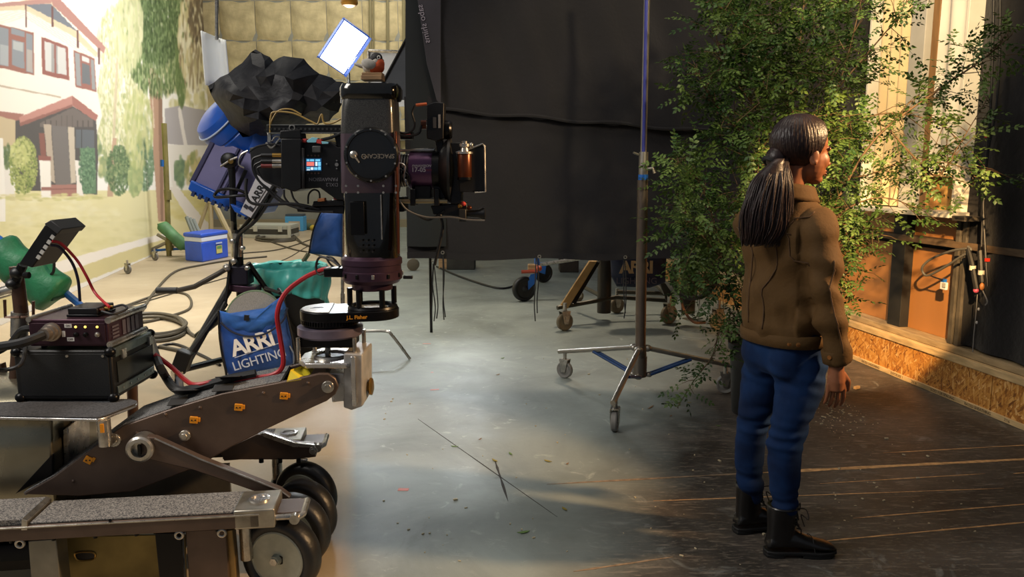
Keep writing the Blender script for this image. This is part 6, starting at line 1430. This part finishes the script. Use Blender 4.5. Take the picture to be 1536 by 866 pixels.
# hair: swept back cap and long ponytail
HAIR = M('hair_dark', '#231412', .42, spec=.45, var=.35, vs=60, bump=.5, bs=90, bd=.004, stretch=(1, 1, 1))
hm = MB()
def hairpt(u, v):
    a = 2 * math.pi * u; b = math.pi * (v - .5); ca, sa = math.cos(b), math.sin(b)
    f, l, z = ca * math.cos(a), ca * math.sin(a), sa
    k = 1 + .007 * math.sin(52 * a + 9 * b) * ca + .006 * math.sin(83 * a - 5 * b) * ca + .008 * math.sin(13 * a + 4 * b) * ca
    pf, pl, pz = -.020 + .110 * f * k, .085 * l * k, .034 + .096 * z * k
    # hairline: forehead, temples, ears
    lim = .044 - .36 * max(0, .070 - pz) - (.25 * (-.005 - pz) if pz < -.005 else 0)
    over = pf - lim
    if over > 0:
        t = min(1, over / .018); pf, pl, pz = pf * (1 - .22 * t), pl * (1 - .22 * t), .03 + (pz - .03) * (1 - .22 * t)
    return hp3(pf, pl, pz)
hm.grid(hairpt, 260, 70)
hm.build('hair', HAIR, PE, smooth=180)
bun = MB(); hell(bun, -.108, .004, -.030, .034, .040, .040); bun.build('hair_gather', HAIR, PE, smooth=180)
MB().torus(hp3(-.122, .006, -.048), (Hf * -.6 - EZ * .9), .030, .009, 20, 8).build('hair_tie', M('hair_tie_dark', '#0c0a0b', .7), PE)
YPn = 2.86
pt = [(1170, 238, 8), (1164, 247, 13), (1159, 257, 20), (1153, 278, 31), (1146, 315, 37), (1143, 343, 36), (1136, 366, 27)]
rng_ = random.Random(3)
core = MB().rings([oval(P(x, y, YPn), EX, EY, w * .86 * mpp(x, y, YPn), (w * .86 * .6) * mpp(x, y, YPn), 24) for x, y, w in pt for _ in (0,)])
core.build('ponytail', HAIR, PE, smooth=180)
sm = MB()
for k in range(330):
    a = rng_.uniform(0, 2 * math.pi); rr = math.sqrt(rng_.uniform(.5, 1)); e = rng_.uniform(-.35, .25); pts = []
    ph = rng_.uniform(0, 6)
    for i, (x, y, w) in enumerate(pt):
        yy_ = y + (e * 18 if i == len(pt) - 1 else 0)
        m_p = mpp(x, y, YPn); wob = 2.4 * math.sin(ph + i * 1.3)
        p = P(x + w * rr * math.cos(a) + wob + 4, yy_, YPn + .05 * max(0, 1 - i / 2.5)) + EY * (w * .62 * rr * math.sin(a) * m_p); pts.append(p)
    sp3 = spline(pts, 3); n = len(sp3); sm.tube(sp3, [.0034 * (1 - .75 * (i / n) ** 3) for i in range(n)], 5)
sm.build('hair_strands', HAIR, PE, smooth=180)
tk = MB()
for k in range(60):
    a = rng_.uniform(-1, 1); l0 = rng_.uniform(-.04, .055)
    tk.tube(spline([hp3(.045 - .2 * abs(l0), l0 * 1.3, .098 - 6 * l0 * l0 + .02), hp3(-.03, l0 * 1.5, .128 - 7 * l0 * l0), hp3(-.095, l0 * 1.2, .078 - 5 * l0 * l0), hp3(-.122, .012 + l0 * .5, -.005)], 3), .0028, 5)
# jacket
JK = M('jacket_olive', '#533b1c', .82, var=.13, vs=5, bump=.25, bs=70, bd=.006, spec=.3)
jm = MB()
loft(jm, [(.852, .0, .01, .127, .167), (.890, .0, .01, .128, .168), (.925, .0, .01, .139, .177), (1.02, .0, .01, .130, .170), (1.12, .0, .01, .130, .172), (1.22, -.005, .008, .132, .182), (1.30, -.012, .005, .125, .182), (1.355, -.018, 0, .104, .160), (1.395, -.022, 0, .084, .135), (1.425, -.022, 0, .072, .088), (1.44, -.02, 0, .066, .072)], 32, .9)
for s in (1, -1):
    sh, el, wr_ = arms[s]
    c = [wp(-.012, .140 * s, 1.345), wp(-.018, .176 * s, 1.29), sh.lerp(el, .42) + Rt * .006 * s, el + Rt * .008 * s, el.lerp(wr_, .4) + Rt * .008 * s, el.lerp(wr_, .8) + Rt * .006 * s, wr_ + EZ * .012 + Rt * .003 * s]
    jm.tube(spline(c, 4), [.046, .054, .060, .064, .0665, .068] + [.068 + (.045 - .068) * (i / 18) ** .8 for i in range(19)], 20)
jk = jm.build('jacket', JK, PE, remesh=(.0072, 9), smooth=180)
def wrinkle(p, n):
    q = p - PC; r = q.dot(Rt); f = q.dot(Fd); z = p.z
    d = .014 * NZ.noise(V((p.x * 5, p.y * 5, p.z * 9))) + .008 * NZ.noise(V((p.x * 14, p.y * 14, p.z * 10 + 4)))
    if r > .15 and z < 1.27: d += .026 * NZ.noise(V((p.x * 5, p.y * 5, z * 17 + 6 * f))) * min(1, (1.27 - z) * 6)
    if r < .15: d += (.020 * NZ.noise(V((r * 15 + 4 * z, f * 6, z * 4 + 2))) + .013 * NZ.noise(V((r * 10 - 9 * z, 3, z * 10)))) * min(1, max(0, (z - .885) * 20))
    return d
displace(jk, wrinkle)
hem = MB().rings([oval(wp(0, .01, z), Fd, Rt, a, b, 40, .9) for z, a, b in ((.848, .130, .170), (.849, .134, .174), (.870, .1355, .1755), (.891, .1355, .1755), (.894, .130, .170))], False).build('waistband', JK, PE, smooth=180, solid=.004)
for k, (ex2, er2) in enumerate(((1175, 508), (1189, 509))):
    pass
BUT = M('copper_button', '#a06a3a', .3, .8)
for t in (.80, .99):      # two buttons of the waist tab at the back right
    a = t; p = wp(0, .01, .868) + Fd * (-.1385 * math.cos(a)) + Rt * (.1785 * math.sin(a)); nn = (Fd * -math.cos(a) / .168 + Rt * math.sin(a) / .21).normalized()
    MB().lathe(p - nn * .004, nn, [(0, 0), (.0105, 0), (.0105, .006), (.007, .008), (0, .0085)], 16).build('button', BUT, hem)
for s in (1, -1):
    sh, el, wr_ = arms[s]; d = (wr_ - el).normalized(); c0 = wr_ + EZ * .012 + Rt * .003 * s
    cf = MB().tube([c0 - d * .052, c0 - d * .048, c0 - d * .004, c0], [.046, .0505, .0500, .044], 22).build('cuff', JK, PE, smooth=60)
    MB().lathe(c0 - d * .026 + (Rt * s * .3 - Fd).normalized() * .049, (Rt * s * .3 - Fd), [(0, 0), (.008, 0), (.008, .004), (0, .005)], 12).build('button', BUT, cf)
# collar, laid down round the neck
def collar(u, v):
    a = 2 * math.pi * (u * .86 + .07); ca, sa = math.cos(a), math.sin(a)
    c = wp(-.018, 0, 1.412); up = .046 * (1 - abs(2 * v - .9)); rr = .074 + .042 * v
    return c + Fd * (ca * (rr + .004)) + Rt * (sa * (rr + .010)) + EZ * (up - .022 * v + .012 * (-ca)) 
MB().grid(collar, 40, 8).build('collar', JK, PE, smooth=180, solid=.006)
# seams: shoulder yoke, armhole, back panel; open front edge
SEAMJ = M('jacket_seam', '#4a3218', .85)
def surf_line(pts, r=.0028, mat=SEAMJ, name='seam'):
    tr = jk.data; 
    from mathutils.bvhtree import BVHTree
    global _bvh
    if '_bvh' not in globals(): _bvh = BVHTree.FromPolygons([v.co + OFF['jacket' if 'jacket' in OFF else jk.name] for v in tr.vertices], [p.vertices[:] for p in tr.polygons])
    out = []
    for p in spline(pts, 8):
        h = _bvh.find_nearest(p)
        if h[0] is not None: out.append(h[0] + h[1] * .0008)
    return MB().tube(out, r, 6).build(name, mat, PE, smooth=180)
b_ = lambda f, r, z: wp(f, r, z)
surf_line([b_(-.20, -.18, 1.27), b_(-.25, 0, 1.265), b_(-.20, .17, 1.275)])
surf_line([b_(-.08, .20, 1.40), b_(-.2, .17, 1.33), b_(-.2, .165, 1.22), b_(-.12, .19, 1.15)])
surf_line([b_(-.24, .085, 1.26), b_(-.24, .075, 1.08), b_(-.24, .06, .90)]); surf_line([b_(-.24, -.085, 1.26), b_(-.24, -.075, 1.08), b_(-.24, -.06, .90)])
surf_line([b_(-.06, .34, 1.22), b_(-.09, .36, 1.05), b_(-.04, .36, .86)])
# jeans
jn = MB()
loft(jn, [(.72, .0, .01, .09, .13), (.78, .0, .01, .112, .150), (.83, .0, .01, .116, .155), (.90, .0, .01, .112, .150), (.93, 0, .01, .105, .145)], 28)
for s in (1, -1): jn.ell(wp(-.036, .01 + .066 * s, .80), (.082, .082, .12))
for leg in (RL, LL): jn.tube(spline([P(x, y, Y) for x, y, Y, _ in leg[:-1]], 3), [leg[min(i // 3, len(leg) - 2)][3] + (leg[min(i // 3 + 1, len(leg) - 1)][3] - leg[min(i // 3, len(leg) - 2)][3]) * (i % 3) / 3 + .003 for i in range(3 * (len(leg) - 2) + 1)], 20)
JEAN = M('blue_denim', '#0b2c57', .85, col2='#061b3c', vs=7, bump=.35, bs=420, bd=.002, spec=.25)
jns = jn.build('jeans', JEAN, PE, remesh=(.0065, 9), smooth=180)
kz = [P(1179, 655, 2.9).z, P(1126, 655, 3.09).z]
def jw(p, n):
    d = .004 * NZ.noise(p * 7) + .0025 * NZ.noise(p * 17)
    kk = math.exp(-((p.z - .50) / .075) ** 2); d += kk * .016 * NZ.noise(V((p.x * 6, p.y * 6, p.z * 34)))
    k2 = math.exp(-((p.z - .23) / .05) ** 2); d += k2 * .015 * NZ.noise(V((p.x * 7, p.y * 7, p.z * 38)))
    k3 = math.exp(-((p.z - .72) / .06) ** 2); d += k3 * .013 * NZ.noise(V((p.x * 6, p.y * 6, p.z * 26 + 8 * p.x)))
    return d
displace(jns, jw)
# boots
LEA = M('boot_leather', '#12100f', .36, var=.3, vs=30, bump=.25, bs=60, bd=.003, coat=.15); SOLE = M('boot_sole', '#0d0c0c', .6); LACE = M('boot_lace', '#26211c', .8)
def boot(ank, yaw, L_=.275):
    c, s = math.cos(yaw), math.sin(yaw); e = V((c, s, 0)); n = V((-s, c, 0)); o = V((ank.x, ank.y, 0)) - e * .0
    bt = MB()
    secs = [(-.078, .024, .055, .03), (-.066, .034, .085, .025), (-.03, .038, .105, .022), (.03, .039, .105, .022), (.075, .042, .084, .022), (.12, .046, .066, .022), (.16, .044, .054, .022), (.185, .034, .044, .024), (.198, .018, .034, .028)]
    bt.rings([[o + e * x + n * (w * math.cos(t)) + EZ * (z0 + (h - z0) * (.5 + .5 * math.sin(t)) if math.sin(t) > -.4 else z0 + (h - z0) * .25) for t in [2 * math.pi * j / 20 for j in range(20)]] for x, w, h, z0 in secs])
    sh = [(.05, -.018, .056, .040), (.10, -.020, .054, .041), (.14, -.022, .053, .043), (.19, -.020, .058, .049), (.205, -.020, .058, .049)]
    bt.rings([oval(o + e * f + EZ * z, e, n, a, b, 22) for z, f, a, b in sh])
    b_o = bt.build('boot', LEA, PE, remesh=(.0045, 4), smooth=180)
    out = [o + e * x + n * w for x, w in ((-.084, 0), (-.078, .026), (-.05, .037), (0, .036), (.05, .038), (.12, .050), (.165, .046), (.195, .026), (.205, 0), (.195, -.026), (.165, -.046), (.12, -.050), (.05, -.038), (0, -.036), (-.05, -.037), (-.078, -.026))]
    MB().prism([p + EZ * .012 for p in out], EZ * .014).build('sole', SOLE, b_o, bevel=.003)
    MB().prism([p for p in [o + e * x + n * w for x, w in ((-.084, 0), (-.078, .026), (-.05, .036), (-.012, .035), (-.012, -.035), (-.05, -.036), (-.078, -.026))]] , EZ * .013).build('heel', SOLE, b_o, bevel=.002)
    MB().prism([p for p in [o + e * x + n * w for x, w in ((.06, .038), (.12, .048), (.165, .044), (.19, .022), (.19, -.022), (.165, -.044), (.12, -.048), (.06, -.038))]], EZ * .012).build('front_sole', SOLE, b_o, bevel=.002)
    for k in range(6):
        z = .098 + .018 * k; f = .036 - .0 * k - .006 * k * .3 if k > 1 else .050 - .010 * k
        for sd in (-1, 1): MB().tube([o + e * (f + .002) + n * .022 * sd + EZ * z, o + e * (f + .010) + EZ * (z + .008), o + e * (f - .002) - n * .022 * sd + EZ * (z + .017)], .0026, 6).build('lace', LACE, b_o)
    for sd in (-1, 1): MB().tube(spline([o + e * .040 + EZ * .19, o + e * .062 + n * .03 * sd + EZ * .200, o + e * .068 + n * .045 * sd + EZ * .165, o + e * .048 + n * .02 * sd + EZ * .175, o + e * .060 + n * .03 * sd + EZ * .130], 4), .0024, 6).build('lace', LACE, b_o)
    MB().tube(spline([o + e * .10 + n * .048 + EZ * .03, o + e * .098 + n * .03 + EZ * .070, o + e * .100 + EZ * .0775, o + e * .098 - n * .03 + EZ * .070, o + e * .10 - n * .048 + EZ * .03], 4), .0018, 6).build('toe_seam', SOLE, b_o)
    MB().torus(o - e * .020 + EZ * .204, EZ, .052, .005, 24, 6).build('collar_pad', LEA, b_o)
    return b_o
boot(P(1178, 812, 2.91), .02); boot(P(1128, 780, 3.12), .22)

# ================================================================== POTTED SHRUB
YPt = 4.75
pc = P(1133, 560, YPt); prr = 40 * mpp(1133, 516, YPt)
PL = thing('potted_shrub', 'tall leafy green shrub in a black nursery pot standing beyond the woman', 'plant', (pc.x, YPt, 0))
zr = P(1133, 514, YPt).z
MB().lathe((pc.x, YPt, 0), EZ, [(0, .001), (prr * .80, .001), (prr * .82, .012), (prr * .97, zr - .04), (prr * 1.03, zr - .038), (prr * 1.05, zr), (prr * .99, zr), (prr * .95, zr - .03), (0, zr - .03)], 40).build('pot', M('nursery_pot', '#1e1d1c', .5, var=.2, vs=9), PL, smooth=35)
MB().lathe((pc.x, YPt, zr - .032), EZ, [(0, 0), (prr * .94, 0), (prr * .9, .012), (0, .025)], 30).build('soil', M('soil', '#2b2118', .95, var=.4, vs=40, bump=.8, bs=50), PL)
BARK = M('branch_bark', '#4d3b26', .8, var=.25, vs=30)
rp = random.Random(11)
p_ = lambda x, y, d=0.0: P(x, y, YPt + d)
BR = [
 [(1128, 516, 0), (1125, 420, .05), (1135, 300, .1), (1140, 180, .1), (1152, 60, .12), (1170, -60, .1)],
 [(1138, 516, .02), (1165, 420, .1), (1200, 300, .15), (1230, 200, .12), (1270, 90, .1), (1305, -60, .05)],
 [(1124, 516, -.03), (1095, 430, -.15), (1070, 330, -.2), (1050, 275, -.25), (1012, 240, -.25)],
 [(1136, 516, .05), (1185, 430, -.05), (1240, 330, -.15), (1310, 212, -.25), (1400, 140, -.3), (1470, 92, -.32), (1518, 52, -.35)],
 [(1230, 200, .12), (1330, 170, -.05), (1415, 190, -.2), (1450, 240, -.25), (1462, 278, -.25)],
 [(1126, 210, .1), (1085, 172, 0), (1055, 128, -.1), (1042, 100, -.1)],
 [(1148, 80, .1), (1112, 30, 0), (1062, 4, -.05)],
 [(1240, 330, -.15), (1300, 300, -.2), (1345, 300, -.25), (1382, 322, -.25)],
 [(1122, 514, -.08), (1085, 490, -.2), (1068, 535, -.25), (1042, 570, -.3), (1016, 612, -.35)],
 [(1215, 260, .13), (1290, 265, 0), (1360, 240, -.1), (1425, 230, -.2)],
 [(1085, 390, -.18), (1050, 350, -.25), (1018, 300, -.3)],
 [(1100, 440, -.15), (1060, 420, -.25), (1040, 425, -.3)],
 [(1165, 420, .1), (1235, 400, -.1), (1290, 345, -.2), (1330, 355, -.2)],
 [(1200, 300, .15), (1180, 180, .25), (1200, 60, .3), (1210, -50, .3)],
 [(1250, 140, .1), (1310, 70, 0), (1350, 20, -.1), (1372, -30, -.1)],
 [(1122, 514, -.06), (1098, 470, -.18), (1090, 500, -.25), (1072, 530, -.3)],
 [(1250, 340, -.15), (1262, 430, -.15), (1262, 465, -.15)],
 [(1140, 170, .1), (1095, 110, .05), (1075, 60, .0), (1085, 20, 0)],
 [(1330, 190, -.26), (1385, 250, -.3), (1410, 262, -.3), (1440, 215, -.33), (1480, 150, -.35)],
]
bmsh = MB(); lines = []
for i, b in enumerate(BR):
    sp4 = spline([p_(*q) for q in b], 7); n = len(sp4); r0 = .011 if i in (0, 1, 3) else .0062
    bmsh_ = MB().tube(sp4, [r0 * (1 - .75 * k / n) for k in range(n)], 6).build('branch', BARK, PL, smooth=180)
    lines.append(sp4)
# a compound leaf: a stalk with pairs of leaflets
def leaf_mesh(seed):
    rl = random.Random(seed); vs, fs = [], []
    nP = rl.choice((3, 4, 4, 5)); Ls = .030 * nP
    def quad(o, d, w, l, bend):
        s_ = d.cross(EZ).normalized(); n_ = s_.cross(d)
        i = len(vs)
        vs.extend([o, o + d * l * .45 + s_ * w - n_ * bend * .3, o + d * l - n_ * bend, o + d * l * .45 - s_ * w - n_ * bend * .3, o + d * l * .5 + n_ * .002])
        fs.extend([(i, i + 4, i + 1), (i + 1, i + 4, i + 2), (i + 2, i + 4, i + 3), (i + 3, i + 4, i)])
    for k in range(nP):
        x = .012 + Ls * (k + .5) / nP
        for s_ in (-1, 1):
            a = s_ * rl.uniform(.8, 1.2); quad(V((x, 0, -.25 * x * x)), V((math.cos(a), math.sin(a), rl.uniform(-.35, .25))).normalized(), .0088 * rl.uniform(.8, 1.15), .029 * rl.uniform(.8, 1.15), rl.uniform(0, .008))
    quad(V((Ls + .010, 0, -.25 * Ls * Ls)), V((1, 0, rl.uniform(-.3, .1))).normalized(), .010, .032, .004)
    i = len(vs); vs.extend([V((0, -.0009, 0)), V((0, .0009, 0)), V((Ls + .012, .0005, -.25 * Ls * Ls)), V((Ls + .012, -.0005, -.25 * Ls * Ls))]); fs.append((i, i + 1, i + 2, i + 3))
    return vs, fs
LV = bpy.data.materials.new('leaf_green'); LV.use_nodes = True
_n = LV.node_tree; _b = _n.nodes['Principled BSDF']; _tc = _n.nodes.new('ShaderNodeTexCoord'); _gm = _n.nodes.new('ShaderNodeNewGeometry')
_ns = _n.nodes.new('ShaderNodeTexNoise'); _ns.inputs['Scale'].default_value = 5; _n.links.new(_gm.outputs['Position'], _ns.inputs['Vector'])
_r = _n.nodes.new('ShaderNodeValToRGB'); _r.color_ramp.elements[0].position = .36; _r.color_ramp.elements[1].position = .66
_r.color_ramp.elements[0].color = (*hx('#24401a'), 1); _r.color_ramp.elements[1].color = (*hx('#566c33'), 1)
_n.links.new(_ns.outputs['Fac'], _r.inputs[0]); _n.links.new(_r.outputs[0], _b.inputs['Base Color']); _b.inputs['Roughness'].default_value = .5
_b.inputs['Specular IOR Level'].default_value = .4
_tr = _n.nodes.new('ShaderNodeBsdfTranslucent'); _n.links.new(_r.outputs[0], _tr.inputs['Color']); _mx = _n.nodes.new('ShaderNodeMixShader'); _mx.inputs[0].default_value = .18
_out = _n.nodes['Material Output']; _n.links.new(_b.outputs[0], _mx.inputs[1]); _n.links.new(_tr.outputs[0], _mx.inputs[2]); _n.links.new(_mx.outputs[0], _out.inputs[0])
LM = [leaf_mesh(s) for s in range(8)]
spots = []
def rnd_dir(bias):
    v = V((rp.gauss(0, 1), rp.gauss(0, 1), rp.gauss(0, 1) * .7)) + bias; return v.normalized()
twm = MB()
for i, sp4 in enumerate(lines):
    n = len(sp4); dens = 6 if i == 3 else 3 if i in (4, 7, 9, 12, 18) else 4 if i in (3, 4, 7, 8, 9, 12, 14, 15, 16, 18) else 9
    for k in range(2 if i < 4 else 0, n):
        if i in (0, 1) and sp4[k].z < .75: continue
        if i == 3 and sp4[k].z < .9: continue
        if i == 2 and sp4[k].z < .8: continue
        d = (sp4[min(k + 1, n - 1)] - sp4[max(k - 1, 0)]).normalized()
        for _ in range(max(1, round(dens / 4))):
            if i in (4, 7, 9, 12, 18) and rp.random() < .3: continue
            tl = rp.uniform(.06, .30) if i not in (8, 15) else rp.uniform(.02, .08)
            if k > n - 6: tl *= .4
            td = (d * .6 + rnd_dir(V((0, 0, .05)))).normalized(); e = sp4[k] + td * tl - EZ * tl * tl * .6
            pts = [sp4[k], sp4[k].lerp(e, .5) + EZ * .02 * tl / .3, e]; twm.tube(pts, [.0028, .002, .0012], 4)
            for t in [x / max(1, int(tl / .055)) for x in range(1, int(tl / .055) + 2)]:
                q_ = sp4[k].lerp(e, min(1, t)); spots.append((q_, (td * .5 + rnd_dir(V((0, 0, -.1)))).normalized()))
# the dense heart of the crown
POLY = [(1072, -20), (1290, -20), (1275, 120), (1270, 330), (1255, 460), (1110, 470), (1030, 410), (1015, 270), (1075, 220), (1110, 120)]
def inside(x, y):
    c = False
    for i in range(len(POLY)):
        (x1, y1), (x2, y2) = POLY[i], POLY[i - 1]
        if (y1 > y) != (y2 > y) and x < (x2 - x1) * (y - y1) / (y2 - y1) + x1: c = not c
    return c
cnt = 0
while cnt < 500:
    x, y = rp.uniform(1005, 1325), rp.uniform(-20, 480)
    if not inside(x, y) or NZ.noise(V((x * .018, y * .018, 2))) < -.12: continue
    o = P(x, y, YPt + rp.gauss(.08, .22)); d0 = rnd_dir(V((0, 0, .1))); tl = rp.uniform(.08, .2)
    e = o + d0 * tl; twm.tube([o, e], [.0022, .0012], 4); cnt += 1
    for t in (.2, .45, .7, 1.0): spots.append((o.lerp(e, t), (d0 * .5 + rnd_dir(V((0, 0, -.1)))).normalized()))
twm.build('twigs', BARK, PL, kind='stuff')
spots.sort(key=lambda s: s[0].y)
print('LEAVES', len(spots))
lmesh = []
for vs, fs in LM:
    me = bpy.data.meshes.new('leaf'); me.from_pydata([tuple(v) for v in vs], [], fs); me.materials.append(LV); me.shade_smooth(); lmesh.append(me)
rest_v, rest_f = [], []
for i, (q_, d) in enumerate(spots):
    rot = d.to_track_quat('X', 'Z').to_matrix() @ RX(rp.uniform(-.9, .9)); s = rp.uniform(.75, 1.2); j = rp.randrange(8)
    if i < 300:
        o = bpy.data.objects.new('leaf', lmesh[j]); put(o, PL); o.matrix_local = MX.Translation(q_ - OFF[PL.name]) @ rot.to_4x4() @ MX.Scale(s, 4)
    else:
        vs, fs = LM[j]; n0 = len(rest_v); rest_v += [tuple(q_ - OFF[PL.name] + rot @ (v * s)) for v in vs]; rest_f += [tuple(a + n0 for a in f) for f in fs]
me = bpy.data.meshes.new('foliage'); me.from_pydata(rest_v, [], rest_f); me.materials.append(LV); me.shade_smooth()
o = bpy.data.objects.new('foliage', me); put(o, PL); tag(o, kind='stuff')

# ================================================================== CABLES ON THE RIGHT WALL, FLOOR LITTER
w_ = lambda px, py, d=.03: W.at(px, py, d)
wire('wall_cable', [w_(1491, -30), w_(1489, 60), w_(1486, 150), w_(1482, 220), w_(1475, 300), w_(1477, 360), w_(1481, 430)], .008, CABLE, 'black cable hanging down the wall from the top edge to the connectors', k=8)
wire('wall_cable', [w_(1500, -30), w_(1499, 80), w_(1493, 170), w_(1480, 240), w_(1474, 320), w_(1472, 370)], .006, CABLE, 'thinner black cable hanging beside the first on the right wall', k=8)
wire('wall_cable', [w_(1450, 373, .04), w_(1426, 377, .05), w_(1398, 388, .06), w_(1384, 400, .07), w_(1385, 410, .06), w_(1394, 413, .05), w_(1420, 399, .05), w_(1440, 386, .05), w_(1456, 376, .04), w_(1452, 370, .04)], .008, M('grey_rubber', '#56544f', .5), 'grey cable tied in a flat loop on the wall rail')
wire('wall_cable', [w_(1394, 413, .04), w_(1404, 417, .03), w_(1414, 420, .02)], .005, CABLE, 'short black lead between the grey loop and the white tag')
tgx = W.at(1416, 429, .0); 
TG = MB().box(tgx, (.055, .02, .05), W.a).build('white_tag', M('white_adapter', '#d4d6d6', .4), None, bevel=.003, label='small white connector block hanging on the wall panel', cat='connector')
MB().box(W.at(1416, 421, .0), (.03, .02, .02), W.a).build('blue_plug', BLUEP, TG); MB().box(W.at(1416, 428, .014), (.03, .004, .028), W.a).build('front_plate', M('grey_plate', '#a6a29c', .4), TG)
wire('power_connector', [w_(1452, 374, .05), w_(1455, 384, .05), w_(1458, 396, .05), w_(1462, 418, .05), w_(1465, 434, .05)], .016, RUB, 'black inline power connector with a pale label and pink end', 'connector')
wire('power_connector', [w_(1470, 376, .04), w_(1471, 392, .04), w_(1472, 410, .04), w_(1473, 424, .04)], .017, RUB, 'second black inline connector right of the first, with a pale label', 'connector')
for nm, px, py, lab_ in (('power_connector', 1459, 402, None), ('power_connector.001', 1472, 409, None)):
    c = w_(px, py, .05 if px < 1465 else .04); MB().cyl(c - EZ * .014, c + EZ * .014, .0185, n=16).build('label_band', M('band_pale', '#bdb6a4', .6), bpy.data.objects[nm])
MB().ell(w_(1464, 436, .05), (.016, .016, .016)).build('pink_cap', M('pink_cap', '#c0506a', .4), bpy.data.objects['power_connector']); MB().ell(w_(1473, 430, .045), (.014, .014, .024)).build('tan_cap', M('tan_cap', '#b5773f', .4), bpy.data.objects['power_connector.001'])
for px, py in ((1481, 390), (1481, 204)): 
    c = w_(px, py, .03); MB().box(c, (.02, .02, .02), W.a).build('red_tape', M('red_tape', '#c8321f', .5), bpy.data.objects['wall_cable'])
wire('thin_cord', [w_(1466, 442, .04), w_(1464, 470, .03), w_(1461, 500, .03), w_(1459, 528, .02)], .003, M('cord_grey', '#8a8680', .6), 'thin grey cord with two white beads below the connectors', 'cord')
for px, py in ((1468, 464), (1465, 484)): MB().ell(w_(px, py, .03), (.007, .007, .010)).build('bead', M('bead_white', '#d8d4cc', .5), bpy.data.objects['thin_cord'])
wire('thin_cord', [w_(1474, 436, .03), w_(1481, 452, .03), w_(1478, 458, .03)], .004, M('cord_grey', ''), 'short pale hook of cord right of the connectors', 'cord')
# leaf litter and wood chips
LFL = ['small green leaf farthest from the camera on the bright floor', 'small brown leaf just nearer than the farthest green leaf', 'olive leaf midway between the dolly wheels and the woman', 'green leaf left of the dark diagonal seam, near its middle', 'tiny brown leaf right of the olive leaf mid floor', 'olive leaf before the first tan light streak', 'green leaf at the left end of the diagonal seam', 'slender brown twig on the floor right of the silver stand front caster', 'olive leaf resting on the crossing of the two dark seams', 'green leaf nearest the camera, below the crossed seams', 'small brown leaf under the drooping low plant sprig', 'small olive leaf by the tip of the drooping sprig', 'small green leaf close to the black nursery pot', 'brown leaf just above the upper end of the dark seams']
LFM = [M('fallen_green', '#5d7a3a', .7), M('fallen_brown', '#7c5a33', .7), M('fallen_olive', '#8a7b2c', .7)]
for i, (px, py, s) in enumerate(((754, 538, .03), (747, 563, .032), (822, 693, .035), (766, 682, .03), (851, 697, .02), (847, 765, .03), (682, 671, .03), (976, 612, .07), (742, 692, .035), (785, 800, .04), (1006, 625, .02), (1034, 605, .02), (1078, 640, .02), (720, 660, .02))):
    s *= .72; g = G(px, py); a = R.uniform(0, 6.28); d = V((math.cos(a), math.sin(a), 0)); nn = V((-d.y, d.x, 0)); w_d = .34 if px != 976 else .10
    pts = [g + d * s * x + nn * s * w_d * y + EZ * (.002 + .004 * abs(x)) for x, y in ((-1, 0), (-.4, .8), (.3, .9), (1, 0), (.3, -.8), (-.5, -.9))]
    MB().prism(pts, EZ * .0015).build('fallen_leaf', LFM[i % 3], None, smooth=0, label=LFL[i], cat='leaf', group='dry leaves on the floor')
PINK = M('pink_tape', '#d98a80', .6)
for i, (px, py, sx, sy, lab_) in enumerate(((640, 516, .07, .014, 'row of pink tape farthest from the camera on the grey floor'), (652, 585, .06, .02, 'pink tape mark beside a pale scuff, right of the bracket knob'), (605, 735, .05, .03, 'faded pink tape corner on the floor right of the dolly wheels'), (648, 559, .02, .012, 'tiny pink tape dot between two longer tape marks'))):
    g = G(px, py); MB().box(g + EZ * .0012, (sx, sy, .001), RZ(R.uniform(-.3, .3))).build('tape_mark', PINK, None, smooth=0, label=lab_, cat='tape', group='pink tape marks')
ch = MB()
for k in range(260):
    z = rp.random()
    if z < .55: px, py = rp.gauss(1255, 28), rp.gauss(618, 14)
    elif z < .8: px, py = rp.uniform(1240, 1500), rp.uniform(590, 800)
    else: px, py = rp.uniform(560, 1150), rp.uniform(520, 860)
    g = G(px, py)
    if g.x > 2.2: continue
    s = rp.uniform(.002, .007) * (1.5 if rp.random() < .1 else 1); ch.box(g + EZ * s * .4, (s * rp.uniform(1, 2.5), s, s * .7), RZ(rp.uniform(0, 3)))
ch.build('wood_chips', M('chip_pale', '#b9ab8c', .8), None, smooth=0, label='pale wood chips and crumbs scattered over the dark floor', cat='chips', kind='stuff')
MB().box(G(1285, 584) + EZ * .012, (.05, .02, .02), RZ(.6)).build('wood_scrap', WOOD, None, bevel=.002, label='larger pale wood scrap on the floor below the wall', cat='scrap')
